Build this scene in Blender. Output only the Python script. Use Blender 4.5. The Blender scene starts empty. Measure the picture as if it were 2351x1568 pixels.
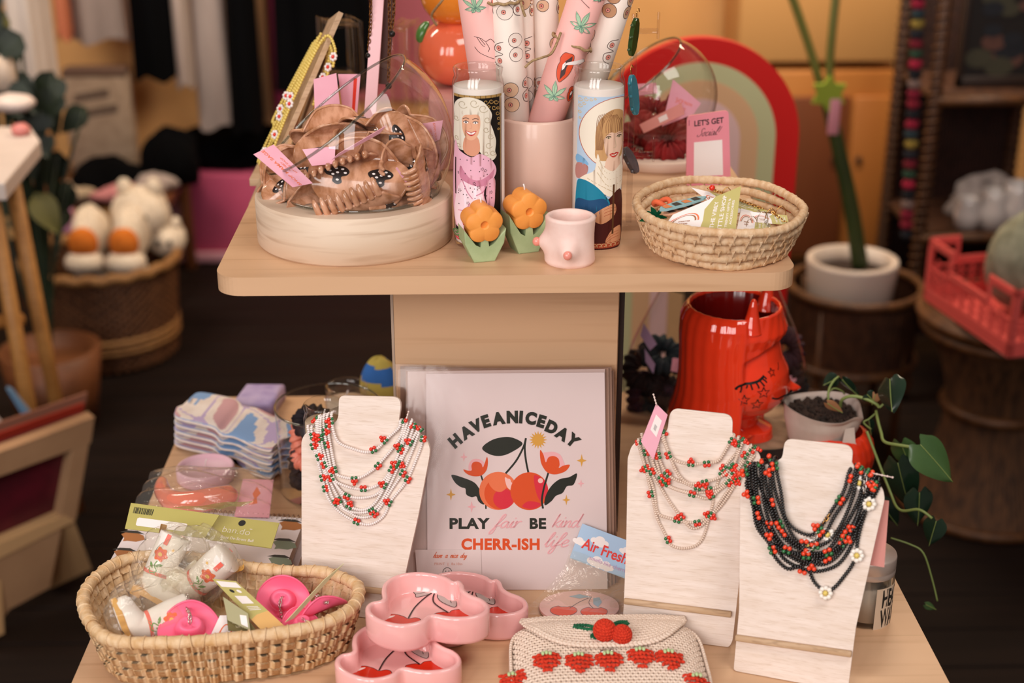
import bpy, bmesh, math, random
import numpy as np
from mathutils import Vector, Matrix, Euler
from mathutils.geometry import tessellate_polygon
PI = math.pi
sc = bpy.context.scene
COL = sc.collection

# ---------------------------------------------------------------- camera, world, lights, exposure
def lin(c):
    return c / 12.92 if c <= .04045 else ((c + .055) / 1.055) ** 2.4
def hx(s, a=1.0):
    s = s.lstrip('#')
    return tuple(lin(int(s[i:i + 2], 16) / 255) for i in (0, 2, 4)) + (a,)

HC = 1.634                                   # eye height of the photographer
PITCH, YAW, FPX = math.radians(22.22), math.radians(1.62), 3265.0
cam_data = bpy.data.cameras.new('camera')
cam = bpy.data.objects.new('camera', cam_data); COL.objects.link(cam)
cam.location = (0, 0, HC)
cam.rotation_euler = (PI / 2 - PITCH, 0, -YAW)
cam_data.sensor_width = 36; cam_data.lens = FPX / 2351 * 36
cam_data.clip_start = .05; cam_data.clip_end = 40
cam_data.dof.use_dof = True
cam_data.dof.focus_distance = 1.59
cam_data.dof.aperture_fstop = 3.1
sc.camera = cam

world = bpy.data.worlds.new('world'); sc.world = world; world.use_nodes = True
bg = world.node_tree.nodes['Background']
bg.inputs[0].default_value = (1.0, .86, .76, 1); bg.inputs[1].default_value = .18

def area(name, loc, target, sx, sy, power, color):
    l = bpy.data.lights.new(name, 'AREA'); l.shape = 'RECTANGLE'; l.size = sx; l.size_y = sy
    l.energy = power; l.color = color
    o = bpy.data.objects.new(name, l); COL.objects.link(o); o.location = loc
    d = Vector(target) - Vector(loc); o.rotation_euler = d.to_track_quat('-Z', 'Y').to_euler()
    return o
# shop window behind and to the left of the photographer: three tall panes
for k in range(3):
    area('window_light', (-2.1 + k * .85, -.75 - .25 * k, 2.15), (0.05, 1.5, .9), .62, 1.6, 32, (1.0, .955, .935))
area('ceiling_light', (.9, .6, 3.0), (.2, 1.6, .8), 1.0, .8, 26, (1.0, .92, .86))
area('ceiling_light', (.9, 3.6, 3.0), (1.0, 4.8, .6), 1.2, .5, 92, (1.0, .80, .58))
area('ceiling_light', (-1.6, 2.9, 3.0), (-1.6, 4.6, .4), 1.2, .5, 66, (1.0, .84, .68))

vs = sc.view_settings
vs.view_transform = 'Standard'; vs.look = 'None'; vs.gamma = 1; vs.use_curve_mapping = False
vs.exposure = -0.22
sc.cycles.use_denoising = True
sc.cycles.max_bounces = 10
sc.cycles.transparent_max_bounces = 32
sc.cycles.sample_clamp_indirect = 4.0
sc.cycles.caustics_reflective = False
sc.cycles.caustics_refractive = False

# ---------------------------------------------------------------- measuring helpers
_R = cam.rotation_euler.to_matrix()
RT, UPV, FW = _R.col[0].copy(), _R.col[1].copy(), -_R.col[2]
C0 = Vector((0, 0, HC))
def ray(x, y): return FW + RT * ((x - 1175.5) / FPX) - UPV * ((y - 784.0) / FPX)
def W(x, y, z):                               # where the sight line meets the level z
    d = ray(x, y); return C0 + d * ((z - HC) / d.z)
def V(x, y, Y):                               # where it meets the upright plane at distance Y
    d = ray(x, y); return C0 + d * (Y / d.y)
def PL(x, y, o, n):                           # where it meets a plane through o with normal n
    d = ray(x, y); return C0 + d * ((o - C0).dot(n) / d.dot(n))
def mpp(p): return (Vector(p) - C0).dot(FW) / FPX
ZL, ZU = .75, 1.128                           # table top, upper shelf top

# ---------------------------------------------------------------- mesh helpers
def catmull(pts, n=8, closed=False):
    P = [Vector(p) for p in pts]; N = len(P); out = []
    if N < 3: return P
    for i in range(N if closed else N - 1):
        if closed: a, b, c, d = P[i - 1], P[i], P[(i + 1) % N], P[(i + 2) % N]
        else: a, b, c, d = P[max(i - 1, 0)], P[i], P[i + 1], P[min(i + 2, N - 1)]
        for k in range(n):
            t = k / n
            out.append(.5 * (2 * b + (c - a) * t + (2 * a - 5 * b + 4 * c - d) * t * t + (3 * b - a - 3 * c + d) * t ** 3))
    if not closed: out.append(P[-1])
    return out
def resample(path, step, closed=False):
    P = [Vector(p) for p in path] + ([Vector(path[0])] if closed else [])
    out = [P[0].copy()]; need = step
    for a, b in zip(P, P[1:]):
        L = (b - a).length; pos = 0
        while L - pos >= need:
            pos += need; out.append(a.lerp(b, pos / L)); need = step
        need -= (L - pos)
    return out
_sph = {}
def sph_template(seg, rings):
    if (seg, rings) not in _sph:
        v = [(0, 0, 1)]; f = []
        for i in range(1, rings):
            a = PI * i / rings
            for j in range(seg):
                b = 2 * PI * j / seg; v.append((math.sin(a) * math.cos(b), math.sin(a) * math.sin(b), math.cos(a)))
        v.append((0, 0, -1)); n = len(v) - 1
        for j in range(seg):
            k = (j + 1) % seg
            f.append((0, 1 + j, 1 + k))
            for i in range(rings - 2):
                o = 1 + i * seg; f.append((o + j, o + seg + j, o + seg + k, o + k))
            o = 1 + (rings - 2) * seg; f.append((o + j, n, o + k))
        _sph[(seg, rings)] = (v, f)
    return _sph[(seg, rings)]

class MB:
    def __init__(s): s.v = []; s.f = []; s.m = []; s.sm = []
    def add(s, vs, fs, mi=0, smooth=True, M=None):
        o = len(s.v)
        s.v += [tuple(M @ Vector(p)) for p in vs] if M is not None else [tuple(p) for p in vs]
        s.f += [tuple(i + o for i in f) for f in fs]
        s.m += [mi] * len(fs); s.sm += [smooth] * len(fs)
    def sphere(s, c, r, mi=0, seg=16, rings=10, M=None):
        v, f = sph_template(seg, rings)
        if not hasattr(r, '__len__'): r = (r, r, r)
        vs = [(p[0] * r[0], p[1] * r[1], p[2] * r[2]) for p in v]
        if M is not None: vs = [tuple(M @ Vector(p)) for p in vs]
        s.add([(p[0] + c[0], p[1] + c[1], p[2] + c[2]) for p in vs], f, mi)
    def box(s, c, size, mi=0, M=None, bev=0.0, seg=2):
        bm = bmesh.new(); bmesh.ops.create_cube(bm, size=1)
        for v in bm.verts: v.co = Vector((v.co.x * size[0], v.co.y * size[1], v.co.z * size[2]))
        if bev: bmesh.ops.bevel(bm, geom=bm.edges[:], offset=bev, segments=seg, profile=.5, affect='EDGES')
        s.frombm(bm, mi, M if M is not None else Matrix.Translation(c), bool(bev) and seg > 1)
    def frombm(s, bm, mi=0, M=None, smooth=False):
        bm.verts.index_update()
        s.add([v.co.copy() for v in bm.verts], [[v.index for v in f.verts] for f in bm.faces], mi, smooth, M); bm.free()
    def lathe(s, prof, n=32, mi=0, c=(0, 0, 0), M=None, smooth=True, sx=1, sy=1):
        vs = []; fs = []; k = len(prof)
        for j in range(n):
            a = 2 * PI * j / n
            for r, z in prof: vs.append((r * math.cos(a) * sx + c[0], r * math.sin(a) * sy + c[1], z + c[2]))
        for j in range(n):
            b = (j + 1) % n
            for i in range(k - 1):
                q = (j * k + i, b * k + i, b * k + i + 1, j * k + i + 1)
                if prof[i][0] < 1e-6: q = (q[0], q[2], q[3])
                elif prof[i + 1][0] < 1e-6: q = (q[0], q[1], q[2])
                fs.append(q)
        s.add(vs, fs, mi, smooth, M)
    def tube(s, path, r, n=8, mi=0, closed=False, caps=True, smooth=True, flat=1.0, ref=None):
        P = [Vector(p) for p in path]; N = len(P)
        if N < 2: return
        T = []
        for i in range(N):
            a = P[i - 1] if (i or closed) else P[0]; b = P[(i + 1) % N] if (i < N - 1 or closed) else P[-1]
            d = b - a; T.append(d.normalized() if d.length > 1e-9 else Vector((0, 0, 1)))
        u = Vector(ref) if ref else (Vector((0, 0, 1)) if abs(T[0].z) < .9 else Vector((1, 0, 0)))
        vs = []; fs = []
        for i in range(N):
            if ref: u = Vector(ref)
            u = u - T[i] * u.dot(T[i])
            if u.length < 1e-6: u = T[i].orthogonal()
            u.normalize(); w = T[i].cross(u)
            ri = r[i] if hasattr(r, '__len__') else r
            for j in range(n):
                a = 2 * PI * j / n; vs.append(P[i] + u * (math.cos(a) * ri * flat) + w * (math.sin(a) * ri))
        for i in range(N if closed else N - 1):
            k = (i + 1) % N
            for j in range(n):
                l = (j + 1) % n; fs.append((i * n + j, i * n + l, k * n + l, k * n + j))
        if caps and not closed:
            fs.append(tuple(range(n))[::-1]); fs.append(tuple((N - 1) * n + j for j in range(n)))
        s.add(vs, fs, mi, smooth)
    def grid(s, fn, nu, nv, mi=0, cu=False, cv=False, smooth=True, mfn=None):
        vs = [fn(i / (nu if cu else nu - 1), j / (nv if cv else nv - 1)) for i in range(nu) for j in range(nv)]
        fs = []; ms = []
        for i in range(nu if cu else nu - 1):
            for j in range(nv if cv else nv - 1):
                a, b = (i + 1) % nu, (j + 1) % nv
                fs.append((i * nv + j, a * nv + j, a * nv + b, i * nv + b))
                ms.append(mfn((i + .5) / nu, (j + .5) / nv) if mfn else mi)
        s.add(vs, fs, mi, smooth); s.m[-len(fs):] = ms
    def prism(s, poly, h0, h1, fr=None, mi=0, mi_top=None, bev=0.0, smooth=False):
        """extrude a 2-D outline between h0 and h1 of a frame (o, x, y, n)"""
        bm = bmesh.new(); n = len(poly)
        ar = sum(poly[i][0] * poly[(i + 1) % n][1] - poly[(i + 1) % n][0] * poly[i][1] for i in range(n))
        if ar < 0: poly = poly[::-1]
        a = [bm.verts.new((p[0], p[1], h0)) for p in poly]; b = [bm.verts.new((p[0], p[1], h1)) for p in poly]
        bm.faces.new(a[::-1]); top = bm.faces.new(b)
        for i in range(n): bm.faces.new((a[i], a[(i + 1) % n], b[(i + 1) % n], b[i]))
        if bev:
            es = [e for f in bm.faces if len(f.verts) > 4 or f is top for e in f.edges]
            bmesh.ops.bevel(bm, geom=list(set(es)), offset=bev, segments=2, profile=.5, affect='EDGES')
        bmesh.ops.triangulate(bm, faces=[f for f in bm.faces if len(f.verts) > 4])
        M = frame_matrix(fr) if fr else None
        s.frombm(bm, mi, M, smooth)
    def flat(s, poly, mp=None, mi=0, cuts=None):
        """filled outline; cuts = spacing of extra vertical cuts so that it can follow a curved surface"""
        if len(poly) < 3: return
        if cuts:
            bm = bmesh.new(); vs = [bm.verts.new((p[0], p[1], 0)) for p in poly]
            try: bm.faces.new(vs)
            except ValueError: bm.free(); return
            xs = [p[0] for p in poly]; ys = [p[1] for p in poly]; cx, cy = cuts if hasattr(cuts, '__len__') else (cuts, None)
            x = math.ceil(min(xs) / cx) * cx
            while x < max(xs):
                bmesh.ops.bisect_plane(bm, geom=bm.verts[:] + bm.edges[:] + bm.faces[:], plane_co=(x, 0, 0), plane_no=(1, 0, 0)); x += cx
            if cy:
                y = math.ceil(min(ys) / cy) * cy
                while y < max(ys):
                    bmesh.ops.bisect_plane(bm, geom=bm.verts[:] + bm.edges[:] + bm.faces[:], plane_co=(0, y, 0), plane_no=(0, 1, 0)); y += cy
            bmesh.ops.triangulate(bm, faces=[f for f in bm.faces if len(f.verts) > 4])
            bm.verts.index_update()
            s.add([mp(v.co.x, v.co.y) if mp else v.co.copy() for v in bm.verts], [[v.index for v in f.verts] for f in bm.faces], mi, True); bm.free()
        else:
            tri = tessellate_polygon([[Vector((p[0], p[1], 0)) for p in poly]])
            s.add([mp(p[0], p[1]) if mp else (p[0], p[1], 0) for p in poly], tri, mi, False)
    def ribbon(s, path, w, mp, mi=0, closed=False):
        P = [Vector((p[0], p[1])) for p in path]; N = len(P); vs = []; fs = []
        for i in range(N):
            a = P[i - 1] if (i or closed) else P[0]; b = P[(i + 1) % N] if (i < N - 1 or closed) else P[-1]
            d = b - a; d = d.normalized() if d.length > 1e-9 else Vector((1, 0)); q = Vector((-d.y, d.x)) * w / 2
            if hasattr(w, '__len__'): q = Vector((-d.y, d.x)) * w[i] / 2
            vs += [mp(*(P[i] + q)), mp(*(P[i] - q))]
        for i in range(N if closed else N - 1):
            k = (i + 1) % N; fs.append((2 * i, 2 * i + 1, 2 * k + 1, 2 * k))
        s.add(vs, fs, mi, False)
    def text(s, body, size, mp, mi=0, bold=0.0, align='CENTER', shear=0.0, sx=1.0, spacing=1.0):
        for vs, fs in glyphs(body, bold, align, shear, spacing):
            s.add([mp(x * size * sx, y * size) for x, y in vs], fs, mi, False)

def frame_matrix(fr):
    o, x, y, n = fr
    return Matrix(((x[0], y[0], n[0], o[0]), (x[1], y[1], n[1], o[1]), (x[2], y[2], n[2], o[2]), (0, 0, 0, 1)))
_gl = {}
def glyphs(body, bold=0, align='CENTER', shear=0, spacing=1.0):
    key = (body, bold, align, shear, spacing)
    if key not in _gl:
        cu = bpy.data.curves.new('tmp', 'FONT'); cu.body = body; cu.size = 1; cu.offset = bold; cu.align_x = align; cu.shear = shear
        cu.space_character = spacing; cu.resolution_u = 4
        ob = bpy.data.objects.new('tmp', cu); me = ob.to_mesh()
        _gl[key] = [([(v.co.x, v.co.y) for v in me.vertices], [tuple(p.vertices) for p in me.polygons])]
        ob.to_mesh_clear(); bpy.data.objects.remove(ob); bpy.data.curves.remove(cu)
    return _gl[key]
# joined-up hand lettering, one polyline per stroke
SCRIPT = {
 'a': ([[(.75, .85), (.4, 1), (.05, .55), (.2, .05), (.5, .1), (.78, .9), (.75, .3), (.85, 0), (1.1, .15)]], 1.02),
 'c': ([[(.7, .85), (.4, 1), (.05, .5), (.25, 0), (.6, .1), (.8, .3)]], .78),
 'd': ([[(.75, .85), (.4, 1), (.05, .5), (.2, 0), (.5, .1), (.78, .9), (.95, 2.1), (.78, .4), (.88, 0), (1.1, .15)]], 1.05),
 'e': ([[(.05, .4), (.5, .6), (.6, .9), (.35, 1), (.08, .55), (.2, .02), (.55, .05), (.8, .3)]], .76),
 'f': ([[(0, .2), (.35, .9), (.68, 1.8), (.55, 2.1), (.35, 1.7), (.2, .5), (.1, -.7), (-.15, -1), (-.25, -.7), (.1, .1), (.6, .35)]], .62),
 'h': ([[(.1, 0), (.35, 1.9), (.45, 2.1), (.3, 1.4), (.1, 0), (.3, .7), (.6, 1), (.7, .7), (.65, .1), (.85, .05), (1, .2)]], .95),
 'i': ([[(0, .3), (.25, 1), (.18, .3), (.3, 0), (.55, .2)], [(.32, 1.42), (.36, 1.55)]], .52),
 'k': ([[(.1, 0), (.4, 2.1), (.2, 1), (.1, 0)], [(.85, 1.1), (.25, .5), (.5, .3), (.75, 0), (1, .15)]], .92),
 'l': ([[(0, .3), (.4, 1.5), (.48, 2.1), (.28, 1.9), (.15, .5), (.25, 0), (.5, .2)]], .5),
 'n': ([[(0, .7), (.15, 1), (.1, 0), (.3, .7), (.6, 1), (.7, .75), (.65, .15), (.78, 0), (1, .2)]], .92),
 'o': ([[(.4, 1), (.05, .5), (.3, 0), (.65, .45), (.4, 1), (.9, .9)]], .82),
 'r': ([[(0, .7), (.15, 1), (.1, 0), (.25, .7), (.5, 1), (.7, .9)]], .68),
 'v': ([[(0, .9), (.15, .95), (.25, .1), (.35, 0), (.6, .95), (.8, .85)]], .75),
 'y': ([[(.05, 1), (.1, .3), (.35, .2), (.6, 1), (.5, -.4), (.25, -1), (.1, -.7), (.8, .2)]], .8),
 'S': ([[(1.05, 1.75), (.75, 2.1), (.35, 1.8), (.55, 1.2), (.75, .6), (.4, 0), (-.05, .1), (-.1, .5)]], 1.0),
 '!': ([[(.2, .6), (.45, 2.0)], [(.08, .0), (.12, .12)]], .4), ' ': ([], .7)}
def script(mb, word, size, mp, w, mi=0, slant=.25):
    x = 0
    for ch in word:
        st, adv = SCRIPT[ch]
        for p in st:
            q = catmull([Vector((x + a + b * slant, b, 0)) for a, b in p], 6)
            mb.ribbon([(a.x * size, a.y * size) for a in q], w, mp, mi)
        x += adv
    return x * size

# ---------------------------------------------------------------- objects
ORG = {}
def tag(o, label, cat, group=None, kind=None):
    if label: o['label'] = label
    if cat: o['category'] = cat
    if group: o['group'] = group
    if kind: o['kind'] = kind
    return o
def thing(name, label, cat, loc=(0, 0, 0), group=None, rot=None):
    o = bpy.data.objects.new(name, None); COL.objects.link(o); o.empty_display_size = .02
    o.location = loc
    if rot: o.rotation_euler = rot
    ORG[o] = Vector(loc)
    return tag(o, label, cat, group)
def mesh(name, mb, mats):
    me = bpy.data.meshes.new(name); me.from_pydata([tuple(p) for p in mb.v], [], mb.f)
    for m in (mats if isinstance(mats, (list, tuple)) else [mats]): me.materials.append(m)
    me.polygons.foreach_set('material_index', mb.m); me.polygons.foreach_set('use_smooth', mb.sm)
    me.update(); return me
def part(name, mb, mats, parent=None, local=False, label=None):
    """mesh object; coordinates are world ones unless local; the origin follows the parent thing"""
    if parent is not None and not local:
        o = ORG[parent]; mb.v = [(p[0] - o.x, p[1] - o.y, p[2] - o.z) for p in mb.v]
    ob = bpy.data.objects.new(name, mesh(name, mb, mats)); COL.objects.link(ob)
    if parent is not None: ob.parent = parent; ORG[ob] = ORG[parent]
    if label: ob['label'] = label
    return ob
def solo(name, mb, mats, label, cat, group=None, base=None):
    """a thing that is one mesh; its origin is put at its base"""
    if base is None:
        a = np.array(mb.v); lo, hi = a.min(0), a.max(0); base = ((lo[0] + hi[0]) / 2, (lo[1] + hi[1]) / 2, lo[2])
    b = Vector(base); mb.v = [(p[0] - b.x, p[1] - b.y, p[2] - b.z) for p in mb.v]
    ob = bpy.data.objects.new(name, mesh(name, mb, mats)); COL.objects.link(ob); ob.location = b; ORG[ob] = b
    return tag(ob, label, cat, group)
def dup(root, loc, rot=None, label=None, scale=None):
    r = root.copy(); COL.objects.link(r); r.location = loc; ORG[r] = Vector(loc)
    if rot is not None: r.rotation_euler = rot
    if scale: r.scale = (scale, scale, scale)
    if label: r['label'] = label
    for ch in root.children:
        c = ch.copy(); COL.objects.link(c); c.parent = r
        for g in ch.children:
            d = g.copy(); COL.objects.link(d); d.parent = c
    return r
def struct(name, mb, m):
    o = part(name, mb, m); o['kind'] = 'structure'; return o

# ---------------------------------------------------------------- materials
MATS = {}
def mat(name, col, rough=.5, metal=0.0, spec=.5, trans=0.0, coat=0.0, sss=0.0, alpha=None):
    if name in MATS: return MATS[name]
    m = bpy.data.materials.new(name); m.use_nodes = True; b = m.node_tree.nodes['Principled BSDF']
    b.inputs['Base Color'].default_value = hx(col) if isinstance(col, str) else col
    b.inputs['Roughness'].default_value = rough; b.inputs['Metallic'].default_value = metal
    b.inputs['Specular IOR Level'].default_value = spec
    if trans: b.inputs['Transmission Weight'].default_value = trans
    if coat: b.inputs['Coat Weight'].default_value = coat; b.inputs['Coat Roughness'].default_value = .05
    if sss: b.inputs['Subsurface Weight'].default_value = sss; b.inputs['Subsurface Radius'].default_value = (.01, .006, .004); b.inputs['Subsurface Scale'].default_value = .6
    if alpha is not None: b.inputs['Alpha'].default_value = alpha
    MATS[name] = m; return m
def noisy(name, c1, c2, scale=(20, 20, 20), rough=.6, bump=0.0, bscale=None, detail=4, lo=.35, hi=.65, coat=0.0, spec=.4, bdist=.002, kind='NOISE'):
    """two colours mixed by a stretched noise, with an optional bump"""
    if name in MATS: return MATS[name]
    m = mat(name, c1, rough, coat=coat, spec=spec); nt = m.node_tree; b = nt.nodes['Principled BSDF']
    tc = nt.nodes.new('ShaderNodeTexCoord'); mp = nt.nodes.new('ShaderNodeMapping'); mp.inputs['Scale'].default_value = scale
    nt.links.new(tc.outputs['Object'], mp.inputs['Vector'])
    if kind == 'NOISE':
        no = nt.nodes.new('ShaderNodeTexNoise'); no.inputs['Scale'].default_value = 1; no.inputs['Detail'].default_value = detail; out = no.outputs['Fac']
    else:
        no = nt.nodes.new('ShaderNodeTexVoronoi'); no.inputs['Scale'].default_value = 1; out = no.outputs['Distance']
    nt.links.new(mp.outputs['Vector'], no.inputs['Vector'])
    cr = nt.nodes.new('ShaderNodeValToRGB'); cr.color_ramp.elements[0].position = lo; cr.color_ramp.elements[1].position = hi
    cr.color_ramp.elements[0].color = hx(c1); cr.color_ramp.elements[1].color = hx(c2)
    nt.links.new(out, cr.inputs['Fac']); nt.links.new(cr.outputs['Color'], b.inputs['Base Color'])
    if bump:
        src = out
        if bscale:
            m2 = nt.nodes.new('ShaderNodeMapping'); m2.inputs['Scale'].default_value = bscale
            nt.links.new(tc.outputs['Object'], m2.inputs['Vector'])
            n2 = nt.nodes.new('ShaderNodeTexNoise'); n2.inputs['Scale'].default_value = 1; n2.inputs['Detail'].default_value = 3
            nt.links.new(m2.outputs['Vector'], n2.inputs['Vector']); src = n2.outputs['Fac']
        bp = nt.nodes.new('ShaderNodeBump'); bp.inputs['Strength'].default_value = bump; bp.inputs['Distance'].default_value = bdist
        nt.links.new(src, bp.inputs['Height']); nt.links.new(bp.outputs['Normal'], b.inputs['Normal'])
    return m
def wood(name, c1, c2, cl, gs=(1.2, 14, 14), ls=(2.5, 110, 110), rough=.45, line=.5):
    """board: broad tone drift plus thin grain lines running along the first axis"""
    m = noisy(name, c1, c2, gs, rough, lo=.3, hi=.7, detail=3); nt = m.node_tree; b = nt.nodes['Principled BSDF']
    src = b.inputs['Base Color'].links[0].from_socket
    tc = nt.nodes.new('ShaderNodeTexCoord'); mp = nt.nodes.new('ShaderNodeMapping'); mp.inputs['Scale'].default_value = ls
    no = nt.nodes.new('ShaderNodeTexNoise'); no.inputs['Scale'].default_value = 1; no.inputs['Detail'].default_value = 2; no.inputs['Distortion'].default_value = .4
    nt.links.new(tc.outputs['Object'], mp.inputs['Vector']); nt.links.new(mp.outputs['Vector'], no.inputs['Vector'])
    cr = nt.nodes.new('ShaderNodeValToRGB'); cr.color_ramp.elements[0].position = .52; cr.color_ramp.elements[1].position = .72
    cr.color_ramp.elements[0].color = (0, 0, 0, 1); cr.color_ramp.elements[1].color = (line, line, line, 1)
    nt.links.new(no.outputs['Fac'], cr.inputs['Fac'])
    mx = nt.nodes.new('ShaderNodeMix'); mx.data_type = 'RGBA'; mx.inputs[7].default_value = hx(cl)
    nt.links.new(cr.outputs['Color'], mx.inputs[0]); nt.links.new(src, mx.inputs[6]); nt.links.new(mx.outputs[2], b.inputs['Base Color'])
    return m
def film(name, tint='#ffffff', ior=1.45, rough=.02, strength=1.0, bump=0.0, bscale=60, base=0.0, haze=None, bdist=.004):
    """thin clear sheet: light passes straight through, the surface mirrors by Fresnel"""
    if name in MATS: return MATS[name]
    m = bpy.data.materials.new(name); m.use_nodes = True; nt = m.node_tree; nt.nodes.clear()
    out = nt.nodes.new('ShaderNodeOutputMaterial'); tr = nt.nodes.new('ShaderNodeBsdfTransparent'); gl = nt.nodes.new('ShaderNodeBsdfGlossy')
    tr.inputs[0].default_value = hx(tint); gl.inputs['Roughness'].default_value = rough
    fr = nt.nodes.new('ShaderNodeLayerWeight'); fr.inputs['Blend'].default_value = .5   # facing term, alike from both sides
    pw = nt.nodes.new('ShaderNodeMath'); pw.operation = 'POWER'; pw.inputs[1].default_value = 4.0; nt.links.new(fr.outputs['Facing'], pw.inputs[0])
    f0 = ((ior - 1) / (ior + 1)) ** 2
    ma = nt.nodes.new('ShaderNodeMath'); ma.operation = 'MULTIPLY_ADD'; ma.inputs[1].default_value = strength * (1 - f0); ma.inputs[2].default_value = base + f0 * strength; ma.use_clamp = True
    nt.links.new(pw.outputs[0], ma.inputs[0])
    mx = nt.nodes.new('ShaderNodeMixShader'); nt.links.new(ma.outputs[0], mx.inputs[0]); nt.links.new(tr.outputs[0], mx.inputs[1]); nt.links.new(gl.outputs[0], mx.inputs[2])
    res = mx.outputs[0]
    if haze:
        df = nt.nodes.new('ShaderNodeBsdfDiffuse'); df.inputs[0].default_value = hx(haze[0])
        m3 = nt.nodes.new('ShaderNodeMixShader'); m3.inputs[0].default_value = haze[1]
        nt.links.new(res, m3.inputs[1]); nt.links.new(df.outputs[0], m3.inputs[2]); res = m3.outputs[0]
    if bump:
        tc = nt.nodes.new('ShaderNodeTexCoord'); no = nt.nodes.new('ShaderNodeTexNoise'); no.inputs['Scale'].default_value = bscale; no.inputs['Detail'].default_value = 3
        no.inputs['Distortion'].default_value = .8
        nt.links.new(tc.outputs['Object'], no.inputs['Vector'])
        bp = nt.nodes.new('ShaderNodeBump'); bp.inputs['Strength'].default_value = bump; bp.inputs['Distance'].default_value = bdist
        nt.links.new(no.outputs['Fac'], bp.inputs['Height']); nt.links.new(bp.outputs['Normal'], gl.inputs['Normal']); nt.links.new(bp.outputs['Normal'], fr.inputs['Normal'])
    nt.links.new(res, out.inputs['Surface']); MATS[name] = m; return m

maple = wood('maple laminate', '#d6ae8a', '#caa07b', '#b18560', gs=(1.5, 12, 12), ls=(3, 90, 90), rough=.38, line=.45)
disc_wood = wood('pale turned wood', '#e2cbb4', '#d6ba9f', '#a37c5c', gs=(5, 5, 22), ls=(9, 9, 95), rough=.5, line=.5)
ply = wood('limed plywood', '#ecdbd0', '#e0ccbd', '#c4a890', gs=(9, 60, 170), ls=(22, 200, 900), rough=.6, line=.42)
rod_wood = wood('ply edge', '#c9a989', '#b8946f', '#8f6f50', gs=(4, 40, 60), ls=(10, 200, 300), rough=.6)
glass = film('clear glass', ior=1.5, strength=1.0, base=.006)
glass_edge = film('glass edge', tint='#d3dad6', ior=1.5, strength=1.0, base=.10)
thick_glass = film('thick glass', tint='#fafbfa', ior=1.5, strength=.9, base=.01)
acryl = film('clear acrylic', tint='#f7f5f4', ior=1.5, strength=.22, base=.02)
cello = film('cellophane', tint='#fdfcf8', ior=1.35, rough=.09, strength=.9, bump=.8, bscale=45, base=.015, bdist=.006, haze=('#fffaf0', .05))
sleeve = film('print sleeve', tint='#fbf9f8', ior=1.35, rough=.10, strength=.5, bump=.12, bscale=14, base=.0)
ink = mat('black ink', '#1d1b1a', .6)
white = mat('white paper', '#f1e6e2', .6)
pinkpaper = noisy('pink card', '#f0b3c2', '#e99fb2', (14, 14, 14), .55)
orange_ink = mat('orange ink', '#e8703f', .6)
red_bead = mat('red bead', '#e0301c', .22, coat=.3)
green_bead = mat('green glass bead', '#1f6a37', .15, coat=.4)
gold = mat('gold wire', '#d9a55e', .25, metal=1.0)
silver = mat('silver wire', '#d8cfc6', .25, metal=1.0)
wax_white = mat('white wax', '#f0dfd6', .5, sss=.15)
dark_metal = mat('dark metal', '#2a2522', .4, metal=.6)
def px_lathe(cx, Yc, prof):
    """profile (half width, row) read off an upright turned thing standing at distance Yc -> axis point and (r, z)"""
    pts = [V(cx, py, Yc) for _, py in prof]
    x0 = sum(p.x for p in pts) / len(pts)
    return Vector((x0, Yc, 0)), [(hw * mpp(p), p.z) for (hw, _), p in zip(prof, pts)]
# ================================================================ the room
oak_dark = wood('dark floor boards', '#1b110d', '#130b08', '#080404', gs=(1.2, 9, 9), ls=(2, 45, 45), rough=.7, line=.6)
oak_dark.node_tree.nodes['Principled BSDF'].inputs['Specular IOR Level'].default_value = .12
mb = MB(); nb = 34
for i in range(nb):                            # boards run across the view
    y0 = 1.0 + i * .13
    mb.box((0, y0 + .064, -.02), (5.6, .127, .04), 0, bev=.002, seg=1)
struct('floor', mb, oak_dark)
amber = noisy('amber wall paint', '#d3a066', '#c9955a', (2, 2, 2), .8)
mb = MB(); mb.box((0, 5.10, 1.2), (5.6, .08, 2.5), 0); struct('wall_back', mb, amber)
brown_wall = noisy('brown wall paint', '#5c3020', '#4c2618', (2, 2, 2), .8)
mb = MB(); mb.box((2.66, 2.9, 1.2), (.08, 4.32, 2.5), 0); struct('wall_right', mb, brown_wall)
mb = MB(); mb.box((-2.66, 2.9, 1.2), (.08, 4.32, 2.5), 0); struct('wall_left', mb, brown_wall)

# low amber cupboard against the back wall, its doors below a dark top joint
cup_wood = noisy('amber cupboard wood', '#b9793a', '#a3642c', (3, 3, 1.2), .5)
cup_dark = noisy('dark cupboard wood', '#7c4423', '#6b3719', (4, 4, 1), .6)  # darker brown wood, used on the wide door
t = thing('cupboard', 'amber wooden cupboard with dark doors against the back wall behind the tall plant', 'cupboard', (1.05, 4.85, 0))
zt = V(1900, 160, 4.7).z
xl, xr = V(1690, 200, 4.7).x, V(2062, 200, 4.7).x
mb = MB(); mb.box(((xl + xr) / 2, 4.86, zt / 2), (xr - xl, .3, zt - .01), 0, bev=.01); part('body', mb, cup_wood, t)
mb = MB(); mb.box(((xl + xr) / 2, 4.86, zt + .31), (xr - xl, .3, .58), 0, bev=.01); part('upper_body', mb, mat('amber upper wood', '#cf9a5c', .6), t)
xa, xb = V(1745, 300, 4.68).x, V(1950, 300, 4.68).x
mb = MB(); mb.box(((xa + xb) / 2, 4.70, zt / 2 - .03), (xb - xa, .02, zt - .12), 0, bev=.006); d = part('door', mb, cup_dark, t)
mb = MB(); mb.sphere((xb - .04, 4.685, zt * .55), .012, 0, 10, 6); part('knob', mb, dark_metal, d)
xa, xb = V(1958, 300, 4.68).x, V(2052, 300, 4.68).x
mb = MB(); mb.box(((xa + xb) / 2, 4.70, zt / 2 - .03), (xb - xa, .02, zt - .12), 0, bev=.006); d = part('door', mb, cup_wood, t)
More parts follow.
